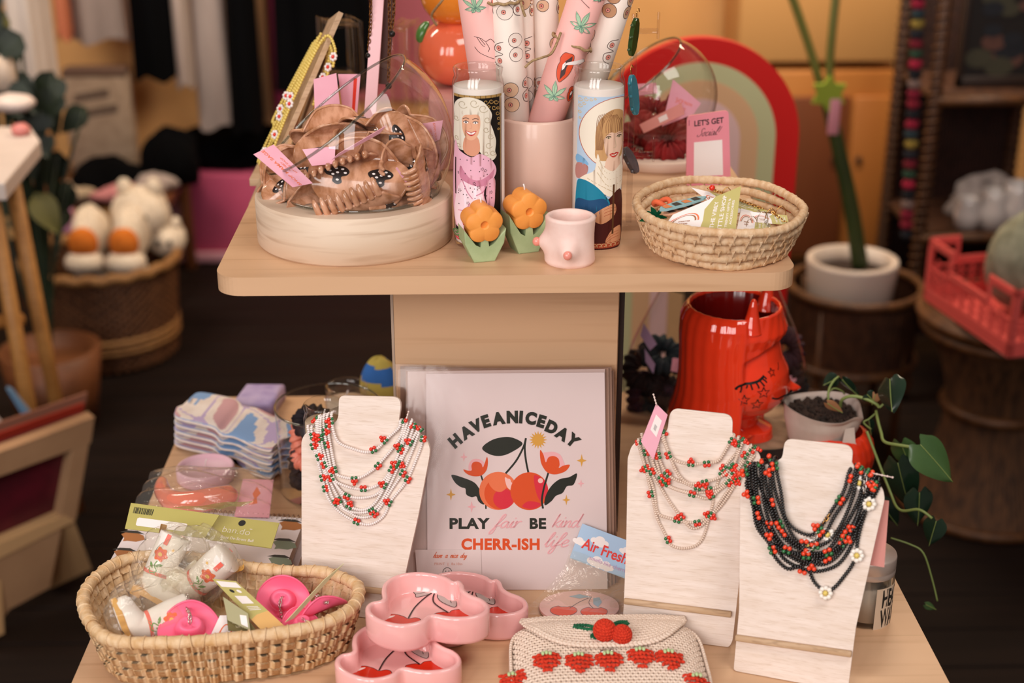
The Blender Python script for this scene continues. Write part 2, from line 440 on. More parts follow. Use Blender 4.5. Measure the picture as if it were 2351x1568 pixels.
mb = MB(); mb.sphere((xa + .03, 4.685, zt * .55), .012, 0, 10, 6); part('knob', mb, dark_metal, d)

# ---------------------------------------------------------------- clothes on the rail along the back wall
def garment(name, label, cat, x0, x1, zb, Y, m, depth=.05, folds=4, zt=1.36, seed=0, taper=.9, lean=0.0):
    rnd = random.Random(seed); cx, hw = (x0 + x1) / 2, (x1 - x0) / 2; ph = rnd.random() * 6
    def fn(u, v):
        a = 2 * PI * u; z = zb + (zt - zb) * v; k = 1 - (1 - taper) * v
        w = 1 + .16 * math.sin(folds * a + ph + 1.2 * v) * (1 - .5 * v)
        hem = .012 * math.sin(3 * a + ph) * (1 - v)
        return (cx + lean * (1 - v) + hw * k * w * math.cos(a), Y + depth * w * math.sin(a), z + hem)
    mb = MB(); mb.grid(fn, 48, 14, 0, cu=True)
    t = thing(name, label, cat, (cx, Y, zb), 'clothes on the rail')
    part('fabric', mb, m, t)
    mb = MB(); mb.tube(catmull([(cx, Y, zt - .02), (cx, Y, zt + .05), (cx + .02, Y, zt + .09), (cx, Y, zt + .11), (cx - .015, Y, zt + .095)], 5), .003, 6)
    part('hanger_hook', mb, dark_metal, t)
    return t
cloth_white = noisy('white cloth', '#d9cdc6', '#c4b5ac', (6, 6, 2), .95, spec=.08)
cloth_grey = noisy('grey-white cloth', '#b9a8a0', '#a08f87', (9, 9, 2), .95, spec=.08)
cloth_black = noisy('black cloth', '#050507', '#030304', (5, 5, 2), .95, spec=.08)
cloth_tan = noisy('tan cloth', '#9a7452', '#7f5e42', (12, 12, 2), .95, spec=.08)
cloth_coral = noisy('coral cloth', '#c97d5e', '#b86c50', (6, 6, 2), .95, spec=.08)
cloth_plum = noisy('plum cloth', '#8a2f48', '#742740', (6, 6, 2), .95, spec=.08)
def gx(a, b, zpx, Y): return V(a, 100, Y).x, V(b, 100, Y).x, V((a + b) / 2, zpx, Y).z
YR = 4.72
for nm, lab, cat, a, b, zp, m, dy, fo in (
    ('white_shirt', 'white shirt hanging nearest the dark plant at the end of the clothes rail', 'shirt', 62, 122, 182, cloth_white, -.55, 3),
    ('pale_blouse', 'pale draped blouse with a ragged hem hanging beside the white shirt', 'blouse', 22, 96, 205, cloth_white, -.7, 5),
    ('coral_scarf', 'thin coral strip of cloth hanging beside the white shirt', 'scarf', 138, 168, 86, cloth_coral, 0, 2),
    ('printed_shirt', 'grey and white printed shirt above the amber wall patch', 'shirt', 170, 300, 92, cloth_grey, .1, 5),
    ('black_dress', 'wide black dress hanging between the printed shirt and the grey trousers', 'dress', 308, 396, 178, cloth_black, -.1, 4),
    ('grey_trousers', 'narrow grey trouser leg hanging beside the wide black dress', 'trousers', 398, 440, 196, cloth_grey, -.08, 3),
    ('grey_dress', 'long grey-white dress reaching lowest on the rail', 'dress', 443, 528, 288, cloth_grey, 0, 4),
    ('black_trousers', 'long black trousers hanging beside the tan cardigan', 'trousers', 520, 592, 300, cloth_black, -.1, 3),
    ('tan_cardigan', 'long tan cardigan hanging behind the glass bowl of hair clips', 'cardigan', 566, 622, 285, cloth_tan, .02, 4),
    ('plum_skirt', 'plum skirt hanging between black garments', 'skirt', 622, 668, 300, cloth_plum, .06, 3),
    ('black_coat', 'broad black coat hanging at the end of the rail behind the yellow beads', 'coat', 640, 850, 200, cloth_black, -.05, 6)):
    Y = YR + dy; x0, x1, zb = gx(a, b, zp, Y)
    garment(nm, lab, cat, x0, x1, zb, Y, m, folds=fo, seed=a, depth=.045)
t = thing('clothes_rail', 'metal clothes rail along the back wall carrying the hanging garments', 'rail', (-1.2, YR, 0))
mb = MB(); mb.tube([(-2.5, YR, 1.46), (.0, YR, 1.46)], .014, 10); part('bar', mb, dark_metal, t)
for x in (-2.45, -.05):
    mb = MB(); mb.tube([(x, YR, 1.46), (x, 5.06, 1.46)], .012, 8); part('wall_bracket', mb, dark_metal, t)

# rose poster on the wall behind the acrylic stands
rose = noisy('rose print', '#b8646f', '#a85562', (3, 3, 3), .7)
a, b = V(800, 0, 4.98), V(1006, 130, 4.98)
mb = MB(); mb.box(((a.x + b.x) / 2, 5.052, .82), (b.x - a.x, .012, .62), 0)
solo('poster', mb, rose, 'rose coloured poster on the wall behind the tall pink board', 'poster')

# pink low bench with a pale end panel
pinkm = noisy('magenta paint', '#c9587c', '#b54468', (2, 2, 2), .5)
pinkl = mat('pale pink paint', '#e0a3b2', .5)
Yb = 4.76
a = W(398, 556, 0); zt = V(450, 402, Yb).z
t = thing('bench', 'magenta low bench with pale pink edges standing along the back wall', 'bench', (-.75, Yb, 0))
x0, x1 = V(392, 480, Yb).x, V(940, 480, Yb).x
mb = MB(); mb.box(((x0 + x1) / 2, Yb + .16, zt / 2 + .01), (x1 - x0, .3, zt - .02), 0, bev=.01); part('body', mb, pinkm, t)
mb = MB(); mb.box((x0 + .02, Yb, zt / 2 + .01), (.05, .02, zt - .02), 0, bev=.004); part('end_panel', mb, pinkl, t)
mb = MB(); mb.box(((x0 + x1) / 2, Yb, .022), (x1 - x0, .02, .035), 0, bev=.004); part('plinth', mb, pinkl, t)
t2 = MB(); Yk = 4.4
# black coverlet heaped on a low table, tote bag and folded things
def heap(c, r, seed, amp=.25, n=28, k=16, zmin=None):
    rnd = random.Random(seed); ph = [rnd.random() * 6 for _ in range(6)]
    def fn(u, v):
        a = 2 * PI * u; b = PI * (v - .5); w = 1 + amp * (.5 * math.sin(3 * a + ph[0] + 2 * b) + .3 * math.sin(5 * a + ph[1]) * math.cos(3 * b + ph[2]) + .2 * math.sin(9 * a + ph[3] + 4 * b))
        q = Vector((c[0] + r[0] * w * math.cos(b) * math.cos(a), c[1] + r[1] * w * math.cos(b) * math.sin(a), c[2] + r[2] * w * math.sin(b)))
        if zmin is not None: q.z = max(q.z, zmin)
        return q
    return fn, n, k
Yt = 4.40
ztb = V(300, 440, Yt).z
t = thing('low_table', 'brown low table under the black sweaters and the printed tote bag', 'table', (V(280, 440, Yt).x, Yt + .1, 0))
x0, x1 = V(30, 430, Yt).x, V(400, 430, Yt).x
brownw = wood('brown stained wood', '#6b3d1f', '#573018', '#33190c', rough=.5)
mb = MB(); mb.box(((x0 + x1) / 2, Yt + .12, ztb - .015), (x1 - x0, .42, .03), 0, bev=.005); part('tabletop', mb, brownw, t)
for x in (x0 + .03, x1 - .03):
    for y in (Yt - .06, Yt + .30):
        mb = MB(); mb.box((x, y, (ztb - .03) / 2), (.035, .035, ztb - .03), 0, bev=.004); part('leg', mb, brownw, t)
def put_heap(name, label, cat, px, py, r, Y, z, m, seed, group=None, amp=.22):
    p = V(px, py, Y); mb = MB(); fn, n, k = heap((p.x, Y, z + r[2] * .7), r, seed, amp, zmin=z); mb.grid(fn, n, k, 0, cu=True)
    return solo(name, mb, m, label, cat, group)
put_heap('sweater', 'black sweater slumped over the front of the low table', 'sweater', 240, 340, (.11, .12, .06), Yt + .02, ztb, cloth_black, 3)
put_heap('sweater', 'larger black sweater heaped at the end of the low table by the magenta bench', 'sweater', 392, 345, (.09, .11, .10), Yt + .1, ztb, cloth_black, 5)
put_heap('blanket', 'long black blanket lying in a heap on the magenta bench', 'blanket', 560, 350, (.24, .12, .085), Yb + .14, zt, cloth_black, 9)
cream_cloth = noisy('cream knit', '#c9b193', '#b39a7c', (20, 20, 20), .9)
put_heap('folded_scarf', 'cream folded scarf lying at the front edge of the low table', 'scarf', 190, 420, (.09, .06, .03), Yt - .06, ztb, cream_cloth, 11)
put_heap('folded_scarf', 'pink folded scarf beside the cream one on the low table', 'scarf', 262, 412, (.08, .06, .028), Yt - .07, ztb, mat('pink knit', '#cf8585', .9), 12)
put_heap('beanie', 'pale grey beanie behind the pink folded scarf', 'hat', 350, 385, (.07, .06, .035), Yt + .0, ztb, cloth_grey, 14)
canvas = noisy('canvas', '#a08a76', '#8d7764', (30, 30, 30), .9)
t = thing('tote_bag', 'beige canvas bag with two rows of dark print behind the black sweaters', 'bag', (V(225, 300, 4.62).x, 4.62, ztb))
p0, p1 = V(142, 160, 4.62), V(312, 300, 4.62)
mb = MB(); mb.box(((p0.x + p1.x) / 2, 4.62, (p0.z + ztb) / 2), (p1.x - p0.x, .07, p0.z - ztb), 0, bev=.02)
rnd = random.Random(4)
for r_ in range(2):                              # two lines of print, too soft in the photo to read
    for k in range(5 + r_):
        x = p0.x + .03 + (p1.x - p0.x - .08) * (k + .3) / 6; z = p0.z - .10 - .055 * r_ + .004 * k
        mb.flat([(x, z), (x + .022, z + .002), (x + .024, z + .03), (x + .003, z + .028)], lambda a, b: (a, 4.584, b), 1)
part('bag_body', mb, [canvas, mat('faded print', '#5e4c40', .9)], t)
mb = MB(); mb.box(((p0.x + p1.x) / 2, 4.62, p0.z - .006), (p1.x - p0.x - .01, .074, .028), 0, bev=.008); part('top_hem', mb, mat('brown hem', '#5a4236', .9), t)

# ---------------------------------------------------------------- wicker hamper with plush animals
wick = noisy('brown wicker', '#6b4326', '#452814', (60, 60, 90), .6, bump=.5)
wick_l = noisy('light wicker', '#946a3c', '#7a522c', (60, 60, 60), .6)
hc = W(242, 866, 0); Yh = hc.y + .19; hc = Vector((V(244, 700, Yh).x, hc.y, 0))
t = thing('wicker_hamper', 'tall brown wicker hamper standing on the dark floor full of plush toys', 'basket', (hc.x, Yh, 0))
z_top = V(242, 590, Yh).z; rb, rt = 150 * mpp((hc.x, Yh, .1)), 168 * mpp((hc.x, Yh, z_top))
mb = MB()
rows, stk = 26, 44
def wfn(u, v):
    a = 2 * PI * u; k = round(u * stk * 4); r = rb + (rt - rb) * v
    j = v * rows; s_ = math.sin(u * stk * 2 * PI + PI * math.floor(j)) * .006
    return (hc.x + (r + s_) * math.cos(a), Yh + (r + s_) * math.sin(a), .01 + (z_top - .01) * v + .0)
mb.grid(wfn, stk * 4, rows * 3, 0, cu=True)
part('woven_wall', mb, wick, t)
mb = MB(); mb.tube([(hc.x + rt * 1.02 * math.cos(a), Yh + rt * 1.02 * math.sin(a), z_top + .004 * math.sin(20 * a)) for a in np.linspace(0, 2 * PI, 90)[:-1]], .016, 8, closed=True); part('rim', mb, wick_l, t)
mb = MB()
for k in range(3): mb.tube([(hc.x + (rb + .004 + (rt - rb) * .2) * math.cos(a), Yh + (rb + .004 + (rt - rb) * .2) * math.sin(a), .07 + .016 * k) for a in np.linspace(0, 2 * PI, 80)[:-1]], .009, 6, closed=True)
part('binding_band', mb, wick_l, t)
mb = MB(); mb.lathe([(0, .006), (rb - .01, .006), (rb - .01, .02), (0, .02)], 40, 0, (hc.x, Yh, 0)); part('bottom', mb, wick, t)
plush = noisy('cream plush', '#dfd0bd', '#cbb9a3', (90, 90, 90), .95, bump=.8)
patch = noisy('orange plush', '#d0731f', '#bb6117', (70, 70, 70), .9)
def plush_pair(px, py, seed, lab):
    p = V(px, py, Yh - .02); t = thing('plush_slipper', lab, 'slipper', (p.x, p.y, p.z - .06), 'plush slippers in the hamper')
    mb = MB(); fn, n, k = heap((p.x, p.y, p.z), (.052, .10, .085), seed, .10); mb.grid(fn, 36, 22, 0, cu=True); part('plush_body', mb, plush, t)
    mb = MB(); mb.sphere((p.x, p.y - .085, p.z + .004), (.043, .03, .046), 0, 18, 12); part('orange_patch', mb, patch, t)
    mb = MB(); mb.sphere((p.x, p.y - .085, p.z - .052), (.058, .045, .035), 0, 18, 12); part('toe', mb, plush, t)
    mb = MB(); mb.sphere((p.x, p.y - .02, z_top + (p.z - z_top) * .2 - .06), (.05, .05, .06), 0, 14, 10); part('heel', mb, plush, t)
plush_pair(208, 540, 1, 'cream plush slipper with orange patch, beside the hamper handle end')
plush_pair(300, 540, 2, 'cream plush slipper with orange patch, next to the toy rabbit heads')
def plush_toy(px, py, r, seed, lab, ear=True):
    p = V(px, py, Yh + .07); t = thing('plush_toy', lab, 'toy', (p.x, p.y, p.z - r[2]))
    mb = MB(); fn, n, k = heap(p, r, seed, .08); mb.grid(fn, 30, 18, 0, cu=True); part('head', mb, plush, t)
    for s_ in (-1, 1):
        mb = MB(); mb.sphere((p.x + s_ * r[0] * .5, p.y, p.z + r[2] * .95), (r[0] * .28, .02, r[2] * .4), 0, 12, 8); part('ear', mb, plush, t)
        mb = MB(); mb.sphere((p.x + s_ * r[0] * .3, p.y - r[1] * .95, p.z + .1 * r[2]), .009, 0, 8, 6); part('eye', mb, dark_metal, t)
plush_toy(325, 490, (.085, .08, .08), 5, 'cream plush toy head topmost in the wicker hamper')
plush_toy(385, 548, (.055, .06, .05), 6, 'small cream plush toy leaning over the far rim of the hamper')
p = V(130, 515, Yh); mb = MB(); mb.box((p.x, p.y + .1, p.z), (.045, .03, .12), 0, bev=.012); solo('card_tube', mb, mat('pink lilac card', '#cf8fb0', .6), 'lilac pink card tube standing in the hamper behind the slippers', 'tube', base=(p.x, p.y + .1, p.z - .06))

# ---------------------------------------------------------------- tall stems in a white pot in a rattan planter
rattan = noisy('dark rattan', '#4b2c1a', '#331c10', (50, 50, 30), .55, bump=.4)
rattan_l = noisy('rattan cane', '#5e3a1c', '#452812', (40, 40, 40), .5)
Yp = 3.25; pc = V(1965, 640, Yp)
t = thing('rattan_planter', 'round rattan planter on legs holding the white pot beside the amber cupboard', 'planter', (pc.x, Yp, 0))
zt_, zb_ = V(1965, 655, Yp).z, V(1965, 812, Yp).z; rp = 146 * mpp(pc)
def pfn(u, v):
    a = 2 * PI * u; r = rp * (.96 + .04 * v) + .004 * math.sin(60 * a)
    return (pc.x + r * math.cos(a), Yp + r * math.sin(a), zb_ + (zt_ - zb_) * v)
mb = MB(); mb.grid(pfn, 180, 8, 0, cu=True); mb.lathe([(0, zb_), (rp * .96, zb_)], 40, 0, (pc.x, Yp, 0)); part('cane_wall', mb, rattan, t)
for z, r in ((zt_, rp * 1.03), (zb_, rp), (zb_ - .06, rp * .95)):
    mb = MB(); mb.tube([(pc.x + r * math.cos(a), Yp + r * math.sin(a), z) for a in np.linspace(0, 2 * PI, 70)[:-1]], .012, 8, closed=True); part('hoop', mb, rattan_l, t)
for k in range(4):
    a = PI / 4 + k * PI / 2; x, y = pc.x + rp * .92 * math.cos(a), Yp + rp * .92 * math.sin(a)
    mb = MB(); mb.tube([(x, y, zt_ - .01), (x, y, 0.0)], .011, 8); part('leg', mb, rattan_l, t)
pw = mat('white glazed pot', '#c9b9ad', .4); soil = noisy('dark soil', '#1d120d', '#35231a', (90, 90, 90), .95, bump=1)
pc2 = V(1955, 625, Yp); rw = 104 * mpp(pc2); zr = V(1955, 600, Yp).z
t = thing('flower_pot', 'white flower pot standing inside the rattan planter', 'pot', (pc2.x, Yp, zb_ + .005))
mb = MB(); mb.lathe([(0, zb_ + .005), (rw * .8, zb_ + .005), (rw, zr), (rw * .985, zr + .008), (rw * .86, zr + .008), (rw * .84, zr - .03)], 40, 0, (pc2.x, Yp, 0)); part('pot_wall', mb, pw, t)
mb = MB(); mb.lathe([(rw * .85, zr - .028), (0, zr - .022)], 32, 0, (pc2.x, Yp, 0)); part('soil', mb, soil, t)
stem = noisy('green stem', '#3c4a1f', '#29351a', (8, 8, 3), .5); stem2 = mat('olive stem', '#6b6a2b', .5)
t = thing('tall_plant', 'tall plant of three thick green stalks growing from the white pot', 'plant', (pc2.x, Yp, zr - .02))
root = V(1975, 612, Yp)
mb = MB(); mb.tube(catmull([root, V(1955, 480, Yp), V(1925, 340, Yp), V(1905, 255, Yp), V(1890, 200, Yp)], 6), [.021 - .008 * i / 24 for i in range(25)], 10); part('stalk', mb, stem, t)
mb = MB(); mb.tube(catmull([V(1955, 460, Yp + .02), V(1915, 320, Yp + .02), V(1882, 190, Yp), V(1852, 90, Yp), V(1800, -60, Yp)], 6), .010, 10); part('stalk', mb, stem2, t)
mb = MB(); mb.tube(catmull([V(1905, 260, Yp - .01), V(1905, 150, Yp - .01), V(1912, 60, Yp - .01), V(1925, -60, Yp)], 6), .010, 10); part('stalk', mb, stem2, t)
p = V(1903, 215, Yp - .04)
def burst(p, r, mb, M_=0):
    pts = []
    for k in range(12):
        a = PI * k / 6; rr = r * (1 if k % 2 else .62); pts.append((rr * math.cos(a), rr * math.sin(a)))
    mb.prism(pts, -.008, .008, ((p.x, p.y, p.z), (1, 0, 0), (0, 0, 1), (0, -1, 0)))
mb = MB(); burst(p, .043, mb); solo('star_clip', mb, mat('lime felt', '#8a9a2a', .8), 'lime green star shaped clip holding the plant stalks together', 'clip')
p = V(1915, 268, Yp - .045); mb = MB(); mb.box((p.x, p.y, p.z), (.026, .008, .085), 0, bev=.003); solo('plant_tag', mb, mat('pink tag', '#d08a96', .7), 'pink tag hanging below the lime star on the plant stalk', 'tag', base=(p.x, p.y, p.z - .04))

# ---------------------------------------------------------------- rattan shelf, frames, glassware, garland
Ys = 3.55
t = thing('rattan_shelf', 'dark rattan shelf unit with braided posts holding pictures and glassware', 'shelf', (V(2250, 400, Ys).x, Ys + .15, 0))
xs0, xs1 = V(2138, 300, Ys).x, V(2440, 300, Ys).x
for x in (xs0, xs1):
    for y in (Ys, Ys + .32):
        mb = MB(); mb.tube([(x, y, 0), (x, y, 1.5)], .016, 10)
        for k in range(60): mb.tube([(x + .017 * math.cos(a), y + .017 * math.sin(a), .02 + k * .024 + .004 * a) for a in np.linspace(0, 2 * PI, 9)], .005, 5, 1)
        part('post', mb, [rattan, rattan_l], t)
for zp in (206, 520):
    z = V(2250, zp + 12, Ys).z
    mb = MB(); mb.box(((xs0 + xs1) / 2, Ys + .16, z - .012), (xs1 - xs0, .34, .02), 0, bev=.004)
    mb.tube([(xs0, Ys - .012, z - .012), (xs1, Ys - .012, z - .012)], .014, 8, 1); part('shelf_board', mb, [rattan, rattan_l], t)
mb = MB(); mb.box(((xs0 + xs1) / 2, Ys + .345, .70), (xs1 - xs0, .012, 1.3), 0)
for k in range(36): mb.tube([(xs0 + (xs1 - xs0) * k / 35, Ys + .336, .06), (xs0 + (xs1 - xs0) * k / 35, Ys + .336, 1.34)], .004, 5)
part('back_panel', mb, noisy('rattan back', '#3a1d14', '#2a140d', (40, 40, 60), .7, bump=.5), t)
zsh = V(2250, 218, Ys).z
def frame_pic(px0, px1, top, Y, z, lab, cols):
    a, b = V(px0, 100, Y).x, V(px1, 100, Y).x; zt = V(px0, top, Y).z
    t = thing('picture_frame', lab, 'picture', ((a + b) / 2, Y, z))
    w = .014
    for (u0, u1, v0, v1) in ((a, b, z, z + w * 2), (a, b, zt - w, zt), (a, a + w, z, zt), (b - w, b, z, zt)):
        mb = MB(); mb.box(((u0 + u1) / 2, Y, (v0 + v1) / 2), (u1 - u0, .02, v1 - v0), 0, bev=.002); part('frame', mb, mat('dark frame', '#2a1c15', .5), t)
    mb = MB(); mb.box(((a + b) / 2, Y + .004, (z + zt) / 2), (b - a - .02, .008, zt - z - .02), 0)
    rnd = random.Random(int(px0))
    for k in range(14):
        x = a + .03 + (b - a - .06) * rnd.random(); y = z + .04 + (zt - z - .07) * rnd.random(); r = .012 + .02 * rnd.random()
        mb.flat([(x + r * 1.5 * math.cos(q), y + r * math.sin(q)) for q in np.linspace(0, 2 * PI, 12)[:-1]], lambda s_, q: (s_, Y - .001 - .0002 * k, q), 1 + k % 3)
    part('picture', mb, [mat('dark print', '#1c1614', .5)] + cols, t)
fc = [mat('print brown', '#5b3a30', .6), mat('print slate', '#15181f', .6), mat('print sage', '#3d3a2a', .6)]
frame_pic(2205, 2400, -120, Ys + .10, zsh, 'dark framed print with muted shapes on the upper rattan shelf', fc)
yb_ = Ys + .05
for i, (px, py, r, m, lab) in enumerate((
    (2228, 440, .032, glass, 'small clear glass tilted on the lower rattan shelf beside the shelf post'),
    (2290, 420, .040, thick_glass, 'tall clear glass vase on the lower rattan shelf'),
    (2340, 430, .045, thick_glass, 'round clear glass pitcher on the lower rattan shelf at the picture edge'))):
    zz = V(px, 532, yb_).z; p = V(px, py, yb_); h = .08 + .02 * i
    zs2 = V(2250, 532, Ys).z
    mb = MB(); mb.lathe([(0, 0), (r, 0), (r * 1.15, h * .5), (r * .8, h * .8), (r * .95, h), (r * .88, h), (r * .72, h * .8), (r * 1.05, h * .5), (r * .9, .006), (0, .006)], 28, 0, (p.x, yb_, zs2 - .002))
    solo('glass_vase', mb, mat('milky glass', '#d9cfc8', .08, coat=.8), lab, 'glass')
put_heap('crumpled_paper', 'crumpled white tissue paper piled on the lower rattan shelf behind the glasses', 'paper', 2270, 480, (.10, .05, .06), Ys + .13, V(2250, 532, Ys).z, noisy('tissue', '#b3a6a0', '#8f837d', (20, 20, 20), .9), 8, amp=.62)
gcols = ['#7a1026', '#14141c', '#8c1130', '#22333a', '#8a7430', '#1c1c24', '#6d0f22', '#25402e', '#a01a38', '#101018', '#76605a', '#7c0f2a']
t = thing('pompom_garland', 'garland of coloured pompoms hanging down beside the rattan shelf', 'garland', (V(2100, 700, 3.46).x, 3.46, .3))
gp = [V(2112 - 30 * k / 25, -60 + k * 23, 3.46) for k in range(27)]
mb = MB(); mb.tube([gp[0] + Vector((0, 0, .9))] + gp, .003, 5); part('cord', mb, dark_metal, t)
for k, p in enumerate(gp[1:]):
    mb = MB(); fn, n, q = heap(p, (.017, .017, .0145), k, .18); mb.grid(fn, 14, 9, 0, cu=True)
    part('pompom', mb, mat('pompom ' + gcols[k % 12], gcols[k % 12], .95), t)

# ---------------------------------------------------------------- hourglass stool with a coral crate
sp = W(2262, 1248, 0); Yst = sp.y + .19; sx_ = V(2290, 900, Yst).x
t = thing('rattan_stool', 'hourglass rattan stool carrying the coral plastic crate', 'stool', (sx_, Yst, 0))
zst = .50
strw = noisy('straw rattan', '#5e3c22', '#3a2313', (70, 70, 12), .7, bump=.6)
def sfn(u, v):
    a = 2 * PI * u; r = .185 - .075 * math.sin(PI * min(1, v * 1.02)) ** 1.0 + .003 * math.sin(90 * a)
    return (sx_ + r * math.cos(a), Yst + r * math.sin(a), .01 + (zst - .02) * v)
mb = MB(); mb.grid(sfn, 270, 14, 0, cu=True); part('reed_body', mb, strw, t)
for z, r in ((.012, .19), (zst * .52, .116), (zst - .05, .18), (zst - .02, .19)):
    mb = MB(); mb.tube([(sx_ + r * math.cos(a), Yst + r * math.sin(a), z) for a in np.linspace(0, 2 * PI, 60)[:-1]], .013, 8, closed=True); part('hoop', mb, rattan_l, t)
mb = MB(); mb.lathe([(.19, zst - .012), (.18, zst), (0, zst)], 40, 0, (sx_, Yst, 0)); part('seat', mb, rattan_l, t)
coral = mat('coral plastic', '#d5554f', .4); 
# folding crate: near corner turned towards the viewer
A = W(2117, 688, zst); B_ = W(2312, 826, zst)
ang = math.atan2(B_.y - A.y, B_.x - A.x); ca = Vector((math.cos(ang), math.sin(ang), 0)); cb = Vector((-ca.y, ca.x, 0))
L1, L2, hcr = (B_ - A).length, .26, .148
o = Vector((A.x, A.y, zst + .002))
t = thing('plastic_crate', 'coral pink plastic folding crate standing on the rattan stool', 'crate', o)
def bx(u0, u1, w0, w1, z0, z1, name, bev=.004):
    M = frame_matrix((o + ca * ((u0 + u1) / 2) + cb * ((w0 + w1) / 2) + Vector((0, 0, (z0 + z1) / 2)), ca, cb, Vector((0, 0, 1))))
    mb = MB(); mb.box((0, 0, 0), (abs(u1 - u0), abs(w1 - w0), abs(z1 - z0)), 0, M, bev); return mb
def lattice(axis, off, name):
    mb = MB(); L = L1 if axis == 0 else L2; n = 9
    def add(u0, u1, z0, z1):
        b_ = bx(u0, u1, off, off + .006, z0, z1, '') if axis == 0 else bx(off, off + .006, u0, u1, z0, z1, '')
        mb.add(b_.v, b_.f, 0, False)
    add(0, L, 0, .035); add(0, L * .28, hcr - .02, hcr); add(L * .72, L, hcr - .02, hcr); add(L * .28, L * .72, hcr * .55, hcr * .55 + .018)
    add(0, .016, 0, hcr); add(L - .016, L, 0, hcr); add(L * .26, L * .30, hcr * .5, hcr); add(L * .70, L * .74, hcr * .5, hcr)
    for k in range(1, n): add(L * k / n - .003, L * k / n + .003, .02, hcr * .62)
    for k in range(3): add(0, L, .045 + k * .016, .050 + k * .016)
    part(name, mb, coral, t)
lattice(0, 0, 'side_panel'); lattice(0, L2 - .006, 'side_panel'); lattice(1, 0, 'end_panel'); lattice(1, L1 - .006, 'end_panel')
mb = bx(0, L1, 0, L2, 0, .006, ''); part('bottom', mb, coral, t)
p = V(2345, 630, Yst); gk = noisy('grey green knit', '#8b8a76', '#6d6c5a', (30, 30, 30), .95, bump=.6)
c_ = o + ca * (L1 * .45) + cb * (L2 * .55)
mb = MB(); fn, n, k = heap((c_.x, c_.y, zst + .135), (.085, .085, .105), 4, .12); mb.grid(fn, 36, 22, 0, cu=True); solo('knit_sock', mb, gk, 'grey green knitted bundle sticking out of the coral crate', 'knitwear')
c_ = o + ca * (L1 * .88) + cb * (L2 * .6)
mb = MB(); fn, n, k = heap((c_.x, c_.y, zst + .075), (.04, .06, .06), 7, .12); mb.grid(fn, 28, 16, 0, cu=True); solo('knit_hat', mb, mat('mustard knit', '#b07a2c', .95), 'mustard knitted bundle at the corner of the coral crate', 'knitwear')

# ---------------------------------------------------------------- left foreground: white side table, plant, record bin
Yw = 2.75
zt_ = V(40, 370, Yw).z
t = thing('side_table', 'white topped side table with wooden legs at the edge of the shop', 'table', (V(-40, 400, Yw).x, Yw + .1, 0))
whitep = noisy('white painted board', '#d8c9c0', '#c7b6ac', (4, 4, 4), .6); legw = wood('honey wood', '#b98347', '#a06c36', '#7a4c22', rough=.5)
q = [W(92, 322, zt_), W(10, 420, zt_), W(-260, 420, zt_), W(-220, 290, zt_), W(70, 290, zt_)]
mb = MB(); mb.prism([(a.x, a.y) for a in q], zt_ - .035, zt_, mi=0, bev=.004); part('tabletop', mb, whitep, t)
for (px, py) in ((62, 900), (20, 930)):
    a = W(px, 345 if px > 50 else 400, zt_ - .03)
    mb = MB(); mb.tube([(a.x - .05, a.y + .02, zt_ - .035), (a.x - .02 + .02 * (px > 50), a.y + .02, 0)], .017, 10); part('leg', mb, legw, t)
for k, (x_, y_) in enumerate(((-.30, .06), (-.28, .22))):
    a = W(40, 345, zt_); mb = MB(); mb.tube([(a.x + x_, a.y + y_, zt_ - .035), (a.x + x_ - .03, a.y + y_, 0)], .017, 10); part('leg', mb, legw, t)
a = V(-60, 742, Yw - .03); b = V(46, 735, Yw + .08)
mb = MB(); mb.tube([a, b], .016, 10); part('stretcher', mb, legw, t)
for px, py, r, c, lab in ((22, 262, (.05, .04, .022), '#d9c6bd', 'white ceramic dish with pink glaze on the white side table'), (40, 318, (.020, .02, .014), '#cf7d77', 'small coral soap bar at the corner of the white side table'), (5, 215, (.03, .03, .05), '#cdb7a4', 'cream cup behind the pink dish on the white side table')):
    p = W(px, py, zt_); mb = MB(); fn, n, k = heap((p.x, p.y + .03, zt_ + r[2] * .8), r, px, .06, zmin=zt_ + .001); mb.grid(fn, 24, 14, 0, cu=True); solo('soap_dish' if px == 22 else ('soap_bar' if px == 40 else 'cream_cup'), mb, mat('glaze ' + c, c, .4), lab, 'dish' if px == 22 else ('soap' if px == 40 else 'cup'))
# dark leafy plant behind the side table
leafd = noisy('dark leaf', '#17211a', '#2b3621', (9, 9, 9), .5)
leaf_y = mat('yellow leaf', '#5f5a28', .5)
Yd = 3.45; pb = V(100, 700, Yd)
t = thing('leafy_plant', 'dark leafy house plant in a basket pot between the white side table and the hamper', 'plant', (pb.x, Yd, 0))
mb = MB(); mb.lathe([(0, .0), (.10, 0), (.13, .22), (.115, .22), (.1, .19), (0, .19)], 28, 0, (pb.x, Yd, 0)); part('pot', mb, brownw, t)
rnd = random.Random(2)
stems = MB(); leaves = []
def leaf_mesh(mb, base, tip, wid, mi=0, cup=.15, nn=9, heart=.35):
    d = tip - base; L = d.length; d.normalize(); side = d.cross(Vector((.2, -1, .35)).normalized()).normalized(); nrm = side.cross(d)
    def fn(u, v):
        t_ = u; w = wid * (math.sin(PI * min(1, t_ ** .62)) ** .9) * (1 if t_ > .02 else .3); s_ = (v - .5) * 2
        return base + d * (L * (t_ - .06 * heart * 3 * abs(s_) * (1 - t_) ** 3)) + side * (w * s_) + nrm * (cup * wid * (abs(s_) - .5) - .25 * L * t_ * t_)
    mb.grid(fn, nn, 7, mi)
